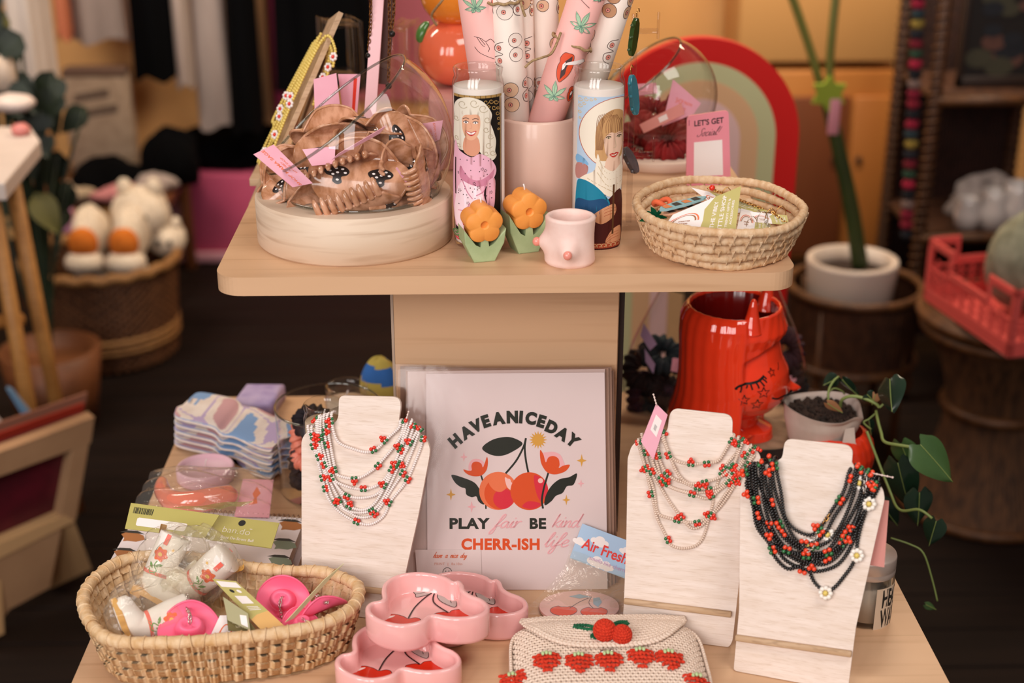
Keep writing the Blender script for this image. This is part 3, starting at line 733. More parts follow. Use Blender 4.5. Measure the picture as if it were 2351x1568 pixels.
for k in range(42):
    py = rnd.uniform(40, 560); px = rnd.uniform(-70, 18) if py < 235 else rnd.uniform(20, 140)
    tip = V(px, py, Yd + rnd.uniform(-.1, .12)); base = tip + Vector((rnd.uniform(-.06, .06), .03, rnd.uniform(.04, .1)))
    mb = MB(); leaf_mesh(mb, base, tip, rnd.uniform(.022, .04)); lf = part('leaf', mb, leaf_y if k % 9 == 0 else leafd, t)
    mid = Vector(((pb.x + base.x) / 2, Yd, max(.3, base.z * .7)))
    stems.tube(catmull([(pb.x, Yd, .19), mid, base], 6), .004, 5)
part('stems', stems, leafd, t)
tb0, tb1 = V(62, 188, 4.52), V(118, 290, 4.52)
t = thing('candle_box', 'tall tan box with a pale side standing on the low table behind the dark leaves', 'box', ((tb0.x + tb1.x) / 2, 4.52, ztb)); w_ = tb1.x - tb0.x
mb = MB(); mb.box(((tb0.x + tb1.x) / 2 + .01, 4.52, (tb0.z + ztb) / 2), (w_ - .02, .07, tb0.z - ztb - .001), 0, bev=.006); part('box_body', mb, mat('tan card', '#b07a45', .7), t)
mb = MB(); mb.box((tb0.x, 4.51, (tb0.z + ztb) / 2 - .01), (.03, .05, tb0.z - ztb - .03), 0, bev=.004); part('side_flap', mb, mat('cream card', '#b5967a', .7), t)

# record bin of beige board
board = noisy('beige board', '#a9825f', '#957050', (5, 5, 5), .7)
board2 = mat('beige board edge', '#c39a6c', .6)
F0, F1 = W(172, 1352, 0), W(25, 1480, 0)
t = thing('print_bin', 'beige wooden print bin with crossed legs standing on the floor beside the table', 'bin', ((F0.x + F1.x) / 2, F0.y, 0))
Yr = F0.y - .05
def quad_board(name, pts, th, m, n_=None):
    """board through four points, given thickness"""
    P_ = [Vector(p) for p in pts]; n = (P_[1] - P_[0]).cross(P_[3] - P_[0]).normalized(); x = (P_[1] - P_[0]).normalized(); y = n.cross(x)
    mb = MB(); mb.prism([((p - P_[0]).dot(x), (p - P_[0]).dot(y)) for p in P_], -th / 2, th / 2, (P_[0], x, y, n), bev=.002)
    return part(name, mb, m, t)
# open front: top bar, two stiles, lower rail around the red prints; then the splayed leg
P0 = lambda x, y: V(x, y, Yr + (172 - x) * -.0006)
quad_board('top_rail', [P0(-60, 1105), P0(-60, 1050), P0(208, 950), P0(200, 1010)], .03, board)
quad_board('stile', [P0(128, 1190), P0(168, 1185), P0(208, 950), P0(160, 1015)], .03, board)
quad_board('lower_rail', [P0(-60, 1300), P0(-60, 1262), P0(140, 1175), P0(166, 1188)], .03, board2)
quad_board('front_panel', [P0(-60, 1500), P0(-60, 1300), P0(140, 1195), P0(110, 1345), P0(15, 1392)], .02, board)
a, b, c, d = P0(142, 1185), P0(166, 1185), W(228, 1352, 0), W(112, 1345, 0)
quad_board('leg', [a, b, c + Vector((0, 0, .004)), d + Vector((0, 0, .004))], .025, board2)
a, b = P0(-60, 1280), P0(-5, 1330); quad_board('leg', [a, b, W(45, 1480, 0) + Vector((0, 0, .004)), W(-90, 1500, 0) + Vector((0, 0, .004))], .025, board2)
redp = noisy('maroon print', '#571420', '#3d1018', (14, 14, 14), .4); 
for k, (m, lab, dx) in enumerate(((redp, 'maroon print in front of the beige bin', 0), (mat('red print', '#8f2a1c', .4), 'red print standing second in the beige bin', -6), (mat('salmon print', '#8a5a48', .4), 'salmon print standing at the back of the beige bin', -14))):
    q = [P0(-70, 1290) , P0(135, 1185), P0(178 - 2 * k, 958 - 10 * k), P0(-70, 1050 - 12 * k)]
    off = Vector((0, .022 + .03 * k, 0)); q = [v + off for v in q]; n = (q[1] - q[0]).cross(q[3] - q[0]).normalized(); x = (q[1] - q[0]).normalized(); y = n.cross(x)
    mb = MB(); mb.prism([((v - q[0]).dot(x), (v - q[0]).dot(y)) for v in q], -.003, .003, (q[0], x, y, n)); solo('art_print', mb, m, lab, 'print', 'prints in the beige bin')
a, b, c, d = V(-30, 930, Yr + .13), V(38, 1010, Yr + .13), V(-30, 1060, Yr + .13), V(-60, 1060, Yr + .13)
mb = MB(); n = Vector((0, -1, 0)); mb.prism([(v.x, v.z) for v in (a, b, c, d)], -.004, .004, ((0, Yr + .13, 0), (1, 0, 0), (0, 0, 1), (0, -1, 0)))
mb.prism([(v.x, v.z) for v in (V(-30, 950, Yr), V(-18, 955, Yr), V(28, 1012, Yr), V(10, 1015, Yr))], -.006, .006, ((0, Yr + .13, 0), (1, 0, 0), (0, 0, 1), (0, -1, 0)), 1)
solo('art_print', mb, [mat('white print', '#c9bdb8', .5), mat('blue band', '#5d7f9c', .5)], 'white print with a blue band, topmost at the edge of the beige bin', 'print', 'prints in the beige bin')
# ================================================================ the tiered display table
XL, XR, YF, YB = -.421, .4875, 1.06, 1.955
t = thing('display_table', 'two-tier maple display table carrying all the gift shop goods', 'table', (.034, 1.6, 0))
mb = MB()
def rrect(x0, x1, y0, y1, r, n=6):
    out = []
    for cx, cy, a0 in ((x1 - r, y1 - r, 0), (x0 + r, y1 - r, PI / 2), (x0 + r, y0 + r, PI), (x1 - r, y0 + r, 1.5 * PI)):
        for k in range(n + 1): a = a0 + PI / 2 * k / n; out.append((cx + r * math.cos(a), cy + r * math.sin(a)))
    return out
mb.prism(rrect(XL, XR, YF, YB, .03), ZL - .022, ZL, bev=.0012); part('lower_top', mb, maple, t)
UX0, UX1, UY0, UY1 = -.276, .347, 1.424, 2.04
mb = MB(); mb.prism(rrect(UX0, UX1, UY0, UY1, .030, 10), ZU - .0205, ZU, bev=.001, smooth=False); part('upper_shelf', mb, maple, t)
YC = 1.517
ca_, cb_ = V(905, 760, YC).x, V(1420, 760, YC).x
mb = MB(); mb.box(((ca_ + cb_) / 2, YC + .008, (ZL + ZU - .0205) / 2), (cb_ - ca_, .016, ZU - ZL - .0205), 0, bev=.001, seg=1); part('column_front', mb, maple, t)
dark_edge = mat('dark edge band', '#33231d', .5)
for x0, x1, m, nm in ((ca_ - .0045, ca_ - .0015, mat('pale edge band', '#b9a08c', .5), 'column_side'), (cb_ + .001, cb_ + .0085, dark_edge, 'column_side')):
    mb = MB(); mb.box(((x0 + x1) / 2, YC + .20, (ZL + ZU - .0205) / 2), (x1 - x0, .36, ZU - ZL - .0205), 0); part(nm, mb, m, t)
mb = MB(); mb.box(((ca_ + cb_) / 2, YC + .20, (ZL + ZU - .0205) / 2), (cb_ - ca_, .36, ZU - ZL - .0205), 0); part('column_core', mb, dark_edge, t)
mb = MB(); mb.box(((XL + XR) / 2, (YF + YB) / 2, (ZL - .022) / 2), (XR - XL - .24, YB - YF - .3, ZL - .022), 0); part('pedestal', mb, maple, t)
# ================================================================ things on the upper shelf
def quad_pts(px, Ys):
    return [V(a, b, y) for (a, b), y in zip(px, Ys if hasattr(Ys, '__len__') else [Ys] * len(px))]
def card(name, q, mats, label, cat, draw=None, th=.0006, group=None, r=0.0, parent=None):
    """stiff card through 4 points (lower left, lower right, upper right, upper left as its print reads); draw(mb, mp) adds print"""
    q = [Vector(p) for p in q]; o = q[0]; x = (q[1] - q[0]); Wd = x.length; x.normalize(); n = x.cross(q[3] - q[0]).normalized(); y = n.cross(x)
    pl = [((p - o).dot(x), (p - o).dot(y)) for p in q]
    flip = n.dot(C0 - o) < 0
    def mp(u, v, k=1):                           # bilinear over the card, a hair above its face
        a = Vector(pl[0]).lerp(Vector(pl[1]), u); b = Vector(pl[3]).lerp(Vector(pl[2]), u); c = a.lerp(b, v)
        return o + x * c.x + y * c.y + n * ((th / 2 + .00018 * k) * (-1 if flip else 1))
    outline = pl
    if r:
        outline = []
        for i in range(4):
            a, b, c = Vector(pl[i - 1]), Vector(pl[i]), Vector(pl[(i + 1) % 4]); d1 = (a - b).normalized(); d2 = (c - b).normalized()
            p1, p2 = b + d1 * r, b + d2 * r
            for k in range(6): t_ = k / 5; outline.append(tuple(p1 * (1 - t_) ** 2 + b * 2 * t_ * (1 - t_) + p2 * t_ * t_))
    mb = MB(); mb.prism(outline, -th / 2, th / 2, (o, x, y, n))
    if draw: draw(mb, mp)
    if parent is not None: return part(name, mb, mats, parent)
    return solo(name, mb, mats, label, cat, group)
def shop_tag(mb, mp):                            # white oval price field and two lines of orange print
    mb.text('SHOP MAMA SAGE', .19, lambda a, b: mp(.5 + a * .62, .52 + b), 1, .02)
    mb.text('A VIBEY', .13, lambda a, b: mp(.5 + a * .55, .34 + b), 1, .01)
    mb.text('LITTLE SHOP', .13, lambda a, b: mp(.5 + a * .55, .18 + b), 1, .01)
TAGM = [pinkpaper, orange_ink, white, ink]

# ---- wooden disc and cut glass bowl
zD = V(816, 506, 1.453).z
YD = 1.453 + 226 * mpp((-.128, 1.56, 1.15)); cD = V(816, 520, YD); rD = 226 * mpp((cD.x, YD - .02, 1.15))
mb = MB(); mb.lathe([(0, ZU), (rD - .002, ZU), (rD, ZU + .002), (rD, zD - .002), (rD - .002, zD), (0, zD)], 72, 0, (cD.x, YD, 0))
for i in range(len(mb.sm)): mb.sm[i] = (i % 5) in (2,)
solo('wood_disc', mb, disc_wood, 'thick round pale wood disc under the glass bowl of hair clips', 'riser')
cB = V(822, 322, YD); RB = 218 * mpp(cB)
nB = (RT * (-50 / 77) + UPV * (58 / 77)) * .926 - FW * .377; nB.normalize(); dB = 80 * mpp(cB)
def cut_bowl(name, c, R, n, d, zbase, label, cat):
    bm = bmesh.new(); bmesh.ops.create_uvsphere(bm, u_segments=96, v_segments=64, radius=R)
    bmesh.ops.translate(bm, verts=bm.verts, vec=c)
    bmesh.ops.bisect_plane(bm, geom=bm.verts[:] + bm.edges[:] + bm.faces[:], plane_co=c + n * d, plane_no=n, clear_outer=True)
    bmesh.ops.bisect_plane(bm, geom=bm.verts[:] + bm.edges[:] + bm.faces[:], plane_co=(0, 0, zbase), plane_no=(0, 0, -1), clear_outer=True)
    t = thing(name, label, cat, (c.x, c.y, zbase))
    mb = MB(); mb.frombm(bm, 0, None, True)
    rb = math.sqrt(max(R * R - (c.z - zbase) ** 2, 1e-6)); mb.lathe([(rb, zbase + .0006), (0, zbase + .0006)], 48, 0, (c.x, c.y, 0))
    part('bowl_wall', mb, glass, t)
    u = n.orthogonal().normalized(); w = n.cross(u); rr = math.sqrt(R * R - d * d)
    mb = MB(); mb.tube([c + n * d + u * (rr * math.cos(a)) + w * (rr * math.sin(a)) for a in np.linspace(0, 2 * PI, 120)[:-1]], .0016, 8, closed=True); part('rim', mb, glass_edge, t)
    mb = MB(); mb.tube([(c.x + rb * math.cos(a), c.y + rb * math.sin(a), zbase + .0018) for a in np.linspace(0, 2 * PI, 90)[:-1]], .0016, 8, closed=True); part('base_ring', mb, glass_edge, t)
    return t
cut_bowl('glass_bowl', cB, RB, nB, dB, zD + .0006, 'slant-cut clear glass bowl of brown mushroom hair clips on the wood disc', 'bowl')

# ---- claw clips
clipm = noisy('caramel marbled acetate', '#d8a282', '#ab734e', (110, 60, 60), .16, coat=.4, detail=5, lo=.38, hi=.62)
capm = noisy('brown black print', '#2a1712', '#1c0f0c', (200, 200, 200), .3)
def jaw_surf(side):
    def fn(u, v, off=0.0):                       # u along the clip, v from the flared lip (0) over the hinge to the teeth (1)
        s_ = u * 2 - 1
        if v < .22:
            t_ = v / .22; hw = .017 + .014 * t_ ** .8; y = .016 - .012 * t_; z = .024 - .017 * t_ + .004 * (1 - t_) * (1 - s_ * s_); nrm = Vector((0, side, .5)).normalized()
        else:
            t_ = (v - .22) / .78; a = math.radians(8 + 100 * t_); R = .0235; hw = .031 + .011 * math.sin(PI * t_ ** .9) ; y = .004 + R * math.sin(a) * .86; z = .007 - R * (1 - math.cos(a)) * 1.05; nrm = Vector((0, side * math.sin(a), math.cos(a)))
        bul = 1 - .10 * s_ * s_
        return Vector((s_ * hw, side * y * bul, z)) + nrm * off
    return fn
def make_clip(name, label):
    t = thing(name, label, 'hair clip', (0, 0, 0), 'brown claw clips in the glass bowl')
    for side in (-1, 1):
        fn = jaw_surf(side); mb = MB(); nu, nv = 22, 20
        mb.grid(lambda u, v: fn(u, v, .0013), nu, nv, 0); mb.grid(lambda u, v: fn(u, v, -.0013), nu, nv, 0)
        e = [fn(0, j / 19) for j in range(20)] + [fn(i / 21, 1) for i in range(1, 22)] + [fn(1, j / 19) for j in range(18, -1, -1)] + [fn(i / 21, 0) for i in range(20, 0, -1)]
        mb.tube(e, .0015, 6, 0, closed=True)
        for k in range(9):                       # teeth
            u = .07 + .86 * k / 8; a = fn(u, .99); b = a + Vector((0, -side * .004, -.009)); c_ = a + Vector((0, -side * .011, -.013))
            mb.tube(catmull([a, b, c_], 4), [.0031, .0031, .003, .0029, .0028, .0026, .0023, .0019, .001][:9], 7, 0)
        part('jaw', mb, clipm, t, local=True)
        mb = MB()
        for cu in (.28, .72):
            cap = [(cu + .13 * a, .62 + .13 * b) for a, b in ((-1, -.55), (-.75, -.95), (-.1, -1.25), (.55, -1.15), (.95, -.6), (.8, -.1), (.35, .15), (.38, .75), (0, 1.0), (-.36, .7), (-.32, .15), (-.8, -.05))]
            cap = [(p.x, p.y) for p in catmull([(a, b, 0) for a, b in cap], 4, True)]
            mb.flat(cap, lambda a, b: fn(a, b, .0017), 0, cuts=(.03, .03))
            for a, b in ((-.55, -.5), (-.1, -.85), (.4, -.8), (.65, -.35), (.05, -.35), (-.3, -.1), (.05, .5)):
                mb.flat([(cu + .13 * a + .017 * math.cos(q), .62 + .13 * b + .016 * math.sin(q)) for q in np.linspace(0, 2 * PI, 9)[:-1]], lambda x, y: fn(x, y, .0021), 1)
        part('mushroom_print', mb, [capm, white], t, local=True)
    mb = MB(); mb.tube([(.011 * (k / 40 - .5) * 2, .003 * math.cos(k * .95), .006 + .003 * math.sin(k * .95)) for k in range(41)], .0007, 5); mb.tube([(-.014, 0, .006), (.014, 0, .006)], .0012, 6); part('spring', mb, silver, t, local=True)
    return t
R_ = math.radians
clip0 = make_clip('claw_clip', 'brown claw clip lying teeth upward at the front of the glass bowl')
zf = zD + .008
def clip_at(px, py, dy, rot, label, first=False, s=1.0):
    p = V(px, py, YD + dy); rot = tuple(R_(a) for a in rot)
    if first: clip0.location = p; clip0.rotation_euler = rot; clip0.scale = (s, s, s); ORG[clip0] = p; return
    dup(clip0, p, rot, label, s)
clip_at(808, 458, -.044, (222, -20, 4), '', True, 1.25)
clip_at(832, 385, -.028, (-6, 4, -4), 'brown claw clip showing two mushroom prints in the middle of the glass bowl', s=1.3)
clip_at(770, 318, .012, (20, 0, 12), 'brown claw clip arching highest at the back of the bowl under the pink hanging cards', s=1.15)
clip_at(865, 306, .0, (55, 15, 60), 'brown claw clip standing on end under the tall pink board', s=1.0)
clip_at(955, 335, .0, (0, 62, -22), 'brown claw clip leaning against the bowl wall beside the blonde woman candle', s=1.1)
clip_at(950, 398, -.030, (10, 70, 70), 'brown claw clip seen from its curved end, low beside the bowl wall', s=1.0)
clip_at(662, 395, .0, (-10, -35, 25), 'brown claw clip half hidden behind the printed pink tag', s=1.0)
clip_at(905, 462, -.040, (-5, 20, 30), 'brown claw clip lying on the bowl bottom beside the one with teeth upward', s=1.0)
clip_at(712, 455, -.030, (0, -10, 40), 'brown claw clip on the bowl bottom behind the teeth of the front clip', s=1.0)
clip_at(820, 420, .045, (-20, 30, 110), 'brown claw clip buried in the middle of the pile in the glass bowl', s=1.05)
YT = YD - .075
card('price_tag', [V(718, 421, YT), V(628, 332, YT + .02), V(584, 347, YT), V(672, 430, YT - .01)], TAGM, 'pink printed tag hanging over the low lip of the glass bowl', 'tag', shop_tag, group='pink tags of the hair clips')
card('price_tag', [V(716, 381, YD - .055), V(768, 376, YD - .055), V(770, 336, YD - .045), V(694, 343, YD - .045)], TAGM, 'blank pink tag lying between the clips in the bowl', 'tag', group='pink tags of the hair clips')
card('price_tag', [V(760, 368, YD - .062), V(778, 352, YD - .062), V(884, 286, YD - .05), V(872, 306, YD - .05)], TAGM, 'thin pink tag seen edge-on slanting over the clips', 'tag', group='pink tags of the hair clips')
card('price_tag', [V(992, 328, YD + .0), V(968, 284, YD), V(1017, 276, YD + .0), V(1010, 320, YD + .0)], TAGM, 'pink tag pressed against the far bowl wall beside the blonde woman candle', 'tag',
     lambda mb, mp: (mb.text('SHOP MAMA', .2, lambda a, b: mp(.5 + a * .8, .5 + b), 1), mb.text('A VIBEY', .16, lambda a, b: mp(.5 + a * .7, .25 + b), 1)), group='pink tags of the hair clips')
card('price_tag', [V(908, 386, YD - .070), V(968, 472, YD - .055), V(971, 468, YD - .055), V(912, 384, YD - .070)], TAGM, 'pink tag seen as a thin line beside the teeth of the front clip', 'tag', group='pink tags of the hair clips')

# ---- yellow beads on the thin plywood stand
t = thing('necklace_stand', 'thin plywood stand seen from its side carrying yellow bead necklaces', 'stand', tuple(W(600, 470, ZU)))
TP, BP = V(783, 28, 1.79), W(592, 470, ZU); ax = (TP - BP).normalized(); dep = Vector((TP.x + BP.x, TP.y + BP.y, 0)).normalized()
def slab_edge(name, a, b, w, th, m):
    x = (b - a).normalized(); y = (dep - x * dep.dot(x)).normalized(); n = x.cross(y); L = (b - a).length
    mb = MB(); mb.prism([(0, 0), (L, 0), (L, w), (0, w)], -th / 2, th / 2, (a, x, y, n), bev=.0008); return part(name, mb, m, t)
slab_edge('board', BP, TP, .075, .0065, rod_wood)
slab_edge('back_leg', W(612, 440, ZU) + Vector((.02, 0, .004)), V(740, 110, 1.80) + Vector((.012, 0, 0)), .06, .005, rod_wood)
a = W(588, 425, ZU); mb = MB(); mb.box((a.x + .01, a.y + .05, ZU + .005), (.035, .11, .010), 0, bev=.001); part('foot', mb, rod_wood, t)
yb = mat('yellow bead', '#e3c766', .3, coat=.2)
def beads(mb, path, r, mi=0, seg=7, rings=5, sp=1.75, closed=False):
    P_ = resample(path, r * sp, closed)
    for p in P_: mb.sphere(p, r, mi, seg, rings)
    return P_
def daisy(mb, p, r, nrm, mw, my, n=7):
    u = nrm.orthogonal().normalized(); w = nrm.cross(u)
    for k in range(n):
        a = 2 * PI * k / n; mb.sphere(p + u * (r * 1.9 * math.cos(a)) + w * (r * 1.9 * math.sin(a)), r, mw, 8, 5)
    mb.sphere(p + nrm * r * .4, r * 1.05, my, 8, 5)
left = -ax.cross(dep).normalized()
if left.x > 0: left = -left
for k, (o0, e, d_) in enumerate(((.012, .60, .02), (.02, .52, .035), (.03, .66, .05), (.04, .48, .065))):
    top = V(752, 105, 1.76) + left * .004
    s0 = BP + ax * ((TP - BP).length * (.84 - .03 * k)) + left * .007 + dep * (d_ - .02)
    s1 = BP + ax * ((TP - BP).length * (.84 - e)) + left * (.010 + .002 * k) + dep * (d_ - .025)
    s2 = BP + ax * ((TP - BP).length * (.84 - .03 * k)) + left * -.009 + dep * (d_ - .035 - .004 * k)
    s3 = s2 + ax * (-.02 - .012 * k) + left * -.006 + dep * -.004; s4 = s1 + dep * .05
    mb = MB(); P_ = beads(mb, catmull([s3, s2, s0 + ax * .003, s0.lerp(s1, .5) + left * .003, s1, s1 + dep * .02 - ax * .006, s4, s0 + dep * .055], 10), .0021)
    nk = thing('yellow_necklace', ['yellow bead necklace nearest the front edge of the thin plywood stand', 'second yellow bead necklace with white flowers on the plywood stand', 'yellow bead necklace hanging longest on the plywood stand', 'yellow bead necklace wound at the back of the plywood stand'][k], 'necklace', tuple(P_[0]), 'yellow necklaces on the thin stand')
    part('bead_strand', mb, yb, nk)
    for q in (P_[3 + k], P_[len(P_) // 3 + 4 * k], P_[len(P_) // 2]):
        mb = MB(); daisy(mb, q + left * .002 - dep * .002, .0021, (left - dep).normalized(), 0, 1); part('flower_charm', mb, [mat('white bead', '#efe4de', .3), red_bead], nk)

# ---- tall pink board with gold chains
P0_, P1_ = V(846, 320, 1.70), V(868, 0, 1.74); ax2 = (P1_ - P0_).normalized(); xx = Vector((1, 0, 0)); xx = (xx - ax2 * xx.dot(ax2)).normalized(); nn = xx.cross(ax2)
P0_ = P0_ - ax2 * ((P0_.z - ZU) / ax2.z)
t = thing('earring_board', 'tall narrow board with a pale pink front edge and brown back hung with gold chains', 'display', tuple(P0_))
mb = MB(); w_ = 13.5 * mpp(P0_); mb.prism([(-w_, 0), (w_, 0), (w_, .36), (-w_, .36)], -.003, .003, (P0_, xx, ax2, -nn if nn.y > 0 else nn), bev=.0006); part('front_edge', mb, mat('pale pink board', '#eebcc0', .55), t)
mb = MB(); mb.prism([(-w_ * .2, .15), (w_ * 2.5, .15), (w_ * 2.9, .36), (-w_ * .2, .36)], .02, .026, (P0_, xx, ax2, nn if nn.y > 0 else -nn), bev=.0006); part('brown_panel', mb, mat('brown board', '#4a241b', .6), t)
def chain(mb, path, r, wire, mi=0):
    P_ = resample(path, r * 1.5)
    for i in range(len(P_) - 1):
        d = (P_[i + 1] - P_[i]).normalized(); s_ = d.orthogonal().normalized(); s_ = Matrix.Rotation(i * PI / 2, 3, d) @ s_; c_ = (P_[i] + P_[i + 1]) / 2
        mb.tube([c_ + d * (r * 1.1 * math.cos(a)) + s_ * (r * .7 * math.sin(a)) for a in np.linspace(0, 2 * PI, 9)[:-1]], wire, 5, mi, closed=True)
for k, (xa, xb, y1, lab) in enumerate(((852, 846, 120, 'gold chain necklace along the pink edge of the tall board'), (893, 892, 190, 'gold chain necklace hanging in front of the brown panel'), (905, 900, 70, 'short gold chain with dark charms beside the brown panel'))):
    nk = thing('chain_necklace', lab, 'necklace', tuple(V(xa, 0, 1.735)), 'gold chains on the tall board')
    Yc_ = 1.726 if k else 1.728
    mb = MB(); chain(mb, [V(xa, -60, Yc_ + .005), V((xa + xb) / 2 + 2, y1 * .4, Yc_), V(xb, y1, Yc_ - .004)], .0030, .0006); part('chain', mb, mat('antique gold', '#7a4d22', .35, metal=.9), nk)
    mb = MB(); mb.sphere(V(xb, y1, Yc_ - .004) - Vector((0, 0, .004)), .004, 0, 10, 6); part('charm', mb, dark_metal, nk)

# ---- clear acrylic risers and the hanging pink cards
def acryl_frame(name, lab, px0, px1, py0, py1, Y, tilt):
    a, b = V(px0, py0, Y), V(px1, py1, Y); t = thing(name, lab, 'riser', ((a.x + b.x) / 2, Y, ZU)); h = a.z - ZU; w = b.x - a.x
    M = Matrix.Translation(((a.x + b.x) / 2, Y, ZU)) @ Matrix.Rotation(tilt, 4, 'Z')
    for s_ in (-1, 1):
        mb = MB(); mb.box(0, (.006, .07, h), 0, M @ Matrix.Translation((s_ * (w / 2 - .003), 0, h / 2 + .001)), .001); part('side_wall', mb, acryl, t)
    for z in (h - .004, h * .60):
        mb = MB(); mb.box(0, (w - .013, .07, .006), 0, M @ Matrix.Translation((0, 0, z)), .001); part('shelf', mb, acryl, t)
acryl_frame('acrylic_riser', 'clear acrylic riser behind the yellow bead necklaces', 738, 822, 44, 140, 1.93, .35)
acryl_frame('acrylic_riser', 'clear acrylic riser between the tall pink board and the coral vase', 905, 955, 52, 160, 1.96, -.2)
card('hanging_card', [V(724, 292, 1.685), V(786, 290, 1.685), V(772, 168, 1.69), V(720, 182, 1.69)], TAGM, 'pale pink card hanging from the yellow necklaces, the broad one in front', 'card', lambda mb, mp: mb.flat([(.3, .12), (.6, .12), (.58, .4), (.3, .4)], mp, 2), group='pink cards behind the bowl')
card('hanging_card', [V(792, 294, 1.71), V(818, 284, 1.71), V(828, 170, 1.715), V(776, 170, 1.715)], TAGM + [red_bead], 'pale pink card with a dark red strip, half behind the broad card', 'card', lambda mb, mp: mb.flat([(.55, .04), (.8, .06), (.86, .92), (.7, .92)], mp, 4), group='pink cards behind the bowl')

# ---- stacked orange and coral fruit vase on a pink box
YV = 1.93
zb = V(1045, 206, YV - .03).z
a, b = V(985, 300, YV - .09), V(1165, 300, YV - .09)
mb = MB(); mb.box(((a.x + b.x) / 2, YV - .005, (ZU + zb) / 2), (b.x - a.x, .17, zb - ZU - .0005), 0, bev=.003); solo('pink_box', mb, noisy('rose grey box', '#c98f86', '#bd8178', (6, 6, 6), .6), 'rose pink box under the coral and orange vase', 'box')
t = thing('fruit_vase', 'stacked glossy vase, orange ball over coral ball, on the pink box', 'vase', (V(1042, 200, YV).x, YV, zb))
def ball(name, px, py, rx, rz, m, ztop=None):
    c = V(px, py, YV); k = mpp(c); mb = MB()
    if name == 'coral_ball': c.z = zb + rz * k
    z0 = c.z - rz * k; prof = []
    for i in range(25):
        b_ = PI * (i / 24 - .5); prof.append((max(rx * k * math.cos(b_) ** .92 if abs(b_) < 1.55 else 0, 0), c.z + rz * k * math.sin(b_)))
    mb.lathe(prof, 56, 0, (c.x, YV, 0)); part(name, mb, m, t); return c, k
zc = V(1042, 128, YV); kz = mpp(zc); rz_ = 75; zc.z = zb + 75 * kz
ball('coral_ball', 1042, 128, 82, rz_, mat('coral glaze', '#ea6f4c', .12, coat=.5))
ball('orange_ball', 1042, -18, 78, 74, mat('orange glaze', '#e98a2f', .12, coat=.5))
lf = mat('green glaze', '#4e7c3a', .2, coat=.4)
mb = MB(); a, b = V(984, 50, YV - .09), V(966, 98, YV - .10); mb.tube(catmull([a, a.lerp(b, .3) + Vector((-.004, 0, 0)), a.lerp(b, .7) + Vector((-.004, 0, 0)), b], 6), [.002, .004, .006, .007, .0075, .008, .0085, .0088, .009, .009, .0088, .0085, .008, .0075, .007, .006, .005, .004, .002][:19], 10, flat=.6); part('leaf', mb, lf, t)
twine = noisy('jute twine', '#b3946c', '#8f7350', (400, 400, 400), .9)
mb = MB(); mb.tube(catmull([V(1040, -30, YV - .15), V(1012, 5, YV - .15), V(992, 32, YV - .125), V(994, 46, YV - .12), V(1003, 58, YV - .115)], 6), .0016, 6); solo('twine_tie', mb, twine, 'loose end of jute twine dangling over the orange ball of the vase', 'twine')

# ---- round pink holder with the rolled papers
YP = 1.615
c0 = V(1233, 400, YP); hwp = 97 * mpp(c0)
zt = V(1233, 283, YP - hwp).z; z1 = V(1233, 464, YP - hwp).z
pk = noisy('pale pink ceramic', '#ecc7b6', '#e4bba9', (8, 8, 8), .35, coat=.2)
t = thing('pink_holder', 'smooth pale pink cylinder holder full of rolled papers between the two candles', 'holder', (c0.x, YP, ZU))
mb = MB(); mb.lathe([(0, ZU + .012), (hwp - .002, ZU + .012), (hwp, ZU + .014), (hwp, zt - .003), (hwp - .0015, zt), (hwp - .004, zt), (hwp - .0055, zt - .003), (hwp - .0055, ZU + .02), (0, ZU + .02)], 64, 0, (c0.x, YP, 0)); part('holder_wall', mb, pk, t)
mb = MB(); mb.lathe([(0, ZU), (hwp + .006, ZU), (hwp + .008, ZU + .003), (hwp + .008, ZU + .0115), (0, ZU + .0115)], 64, 0, (c0.x, YP, 0)); part('saucer', mb, pk, t)

line_m = mat('sepia line', '#4a3230', .7); nub = mat('rose print ink', '#e58f80', .7); tan1 = mat('tan print ink', '#dfb695', .7); tan2 = mat('brown print ink', '#bf8d68', .7)
sage = mat('sage print ink', '#a9c9a6', .7); sage_l = mat('sage line ink', '#5f8a78', .7); lipm = mat('lip print ink', '#dd4a1e', .6)
ROLLM = lambda base: [base, line_m, nub, tan1, tan2, sage, sage_l, lipm, white]
cream_p = noisy('cream wrapping paper', '#f3e3d8', '#ecd9cc', (5, 5, 5), .6); pink_p = noisy('pink wrapping paper', '#f6bcb4', '#f1b1a9', (5, 5, 5), .6)
def roll(label, top, bot, rpx, Yt_, Yb_, base, draw, seed=0):
    a, b = V(*bot, Yb_), V(*top, Yt_); ax = (b - a).normalized(); L = (b - a).length; r = rpx * mpp((a + b) / 2)
    to = (C0 - (a + b) / 2); to = (to - ax * to.dot(ax)).normalized(); s_ = ax.cross(to).normalized() * -1
    if s_.dot(RT) < 0: s_ = -s_
    k = mpp((a + b) / 2)
    mb = MB()
    ring = lambda p, rr: [p + s_ * (rr * math.cos(q)) + to * (rr * math.sin(q)) for q in np.linspace(0, 2 * PI, 41)[:-1]]
    rows = [ring(a, r - .0006), ring(a, r), ring(b, r), ring(b, r - .0006), ring(a, r - .0006)]
    mb.grid(lambda u, v: rows[round(v * 4)][round(u * 40) % 40], 40, 5, 0, cu=True)
    # a second wrap: the loose edge spirals a little away from the roll
    def mp(x, y, lay=1):                         # x across, y up the roll, both in photo pixels
        q = max(-1.45, min(1.45, math.asin(max(-.99, min(.99, x * k / r))))); rr = r + .0002 * lay
        return a + ax * (y * k) + s_ * (rr * math.sin(q)) + to * (rr * math.cos(q))
    if draw: draw(mb, mp, L / k, rpx)
    return solo('paper_roll', mb, ROLLM(base), label, 'paper roll', 'rolled wrapping papers in the pink holder', base=tuple(a))
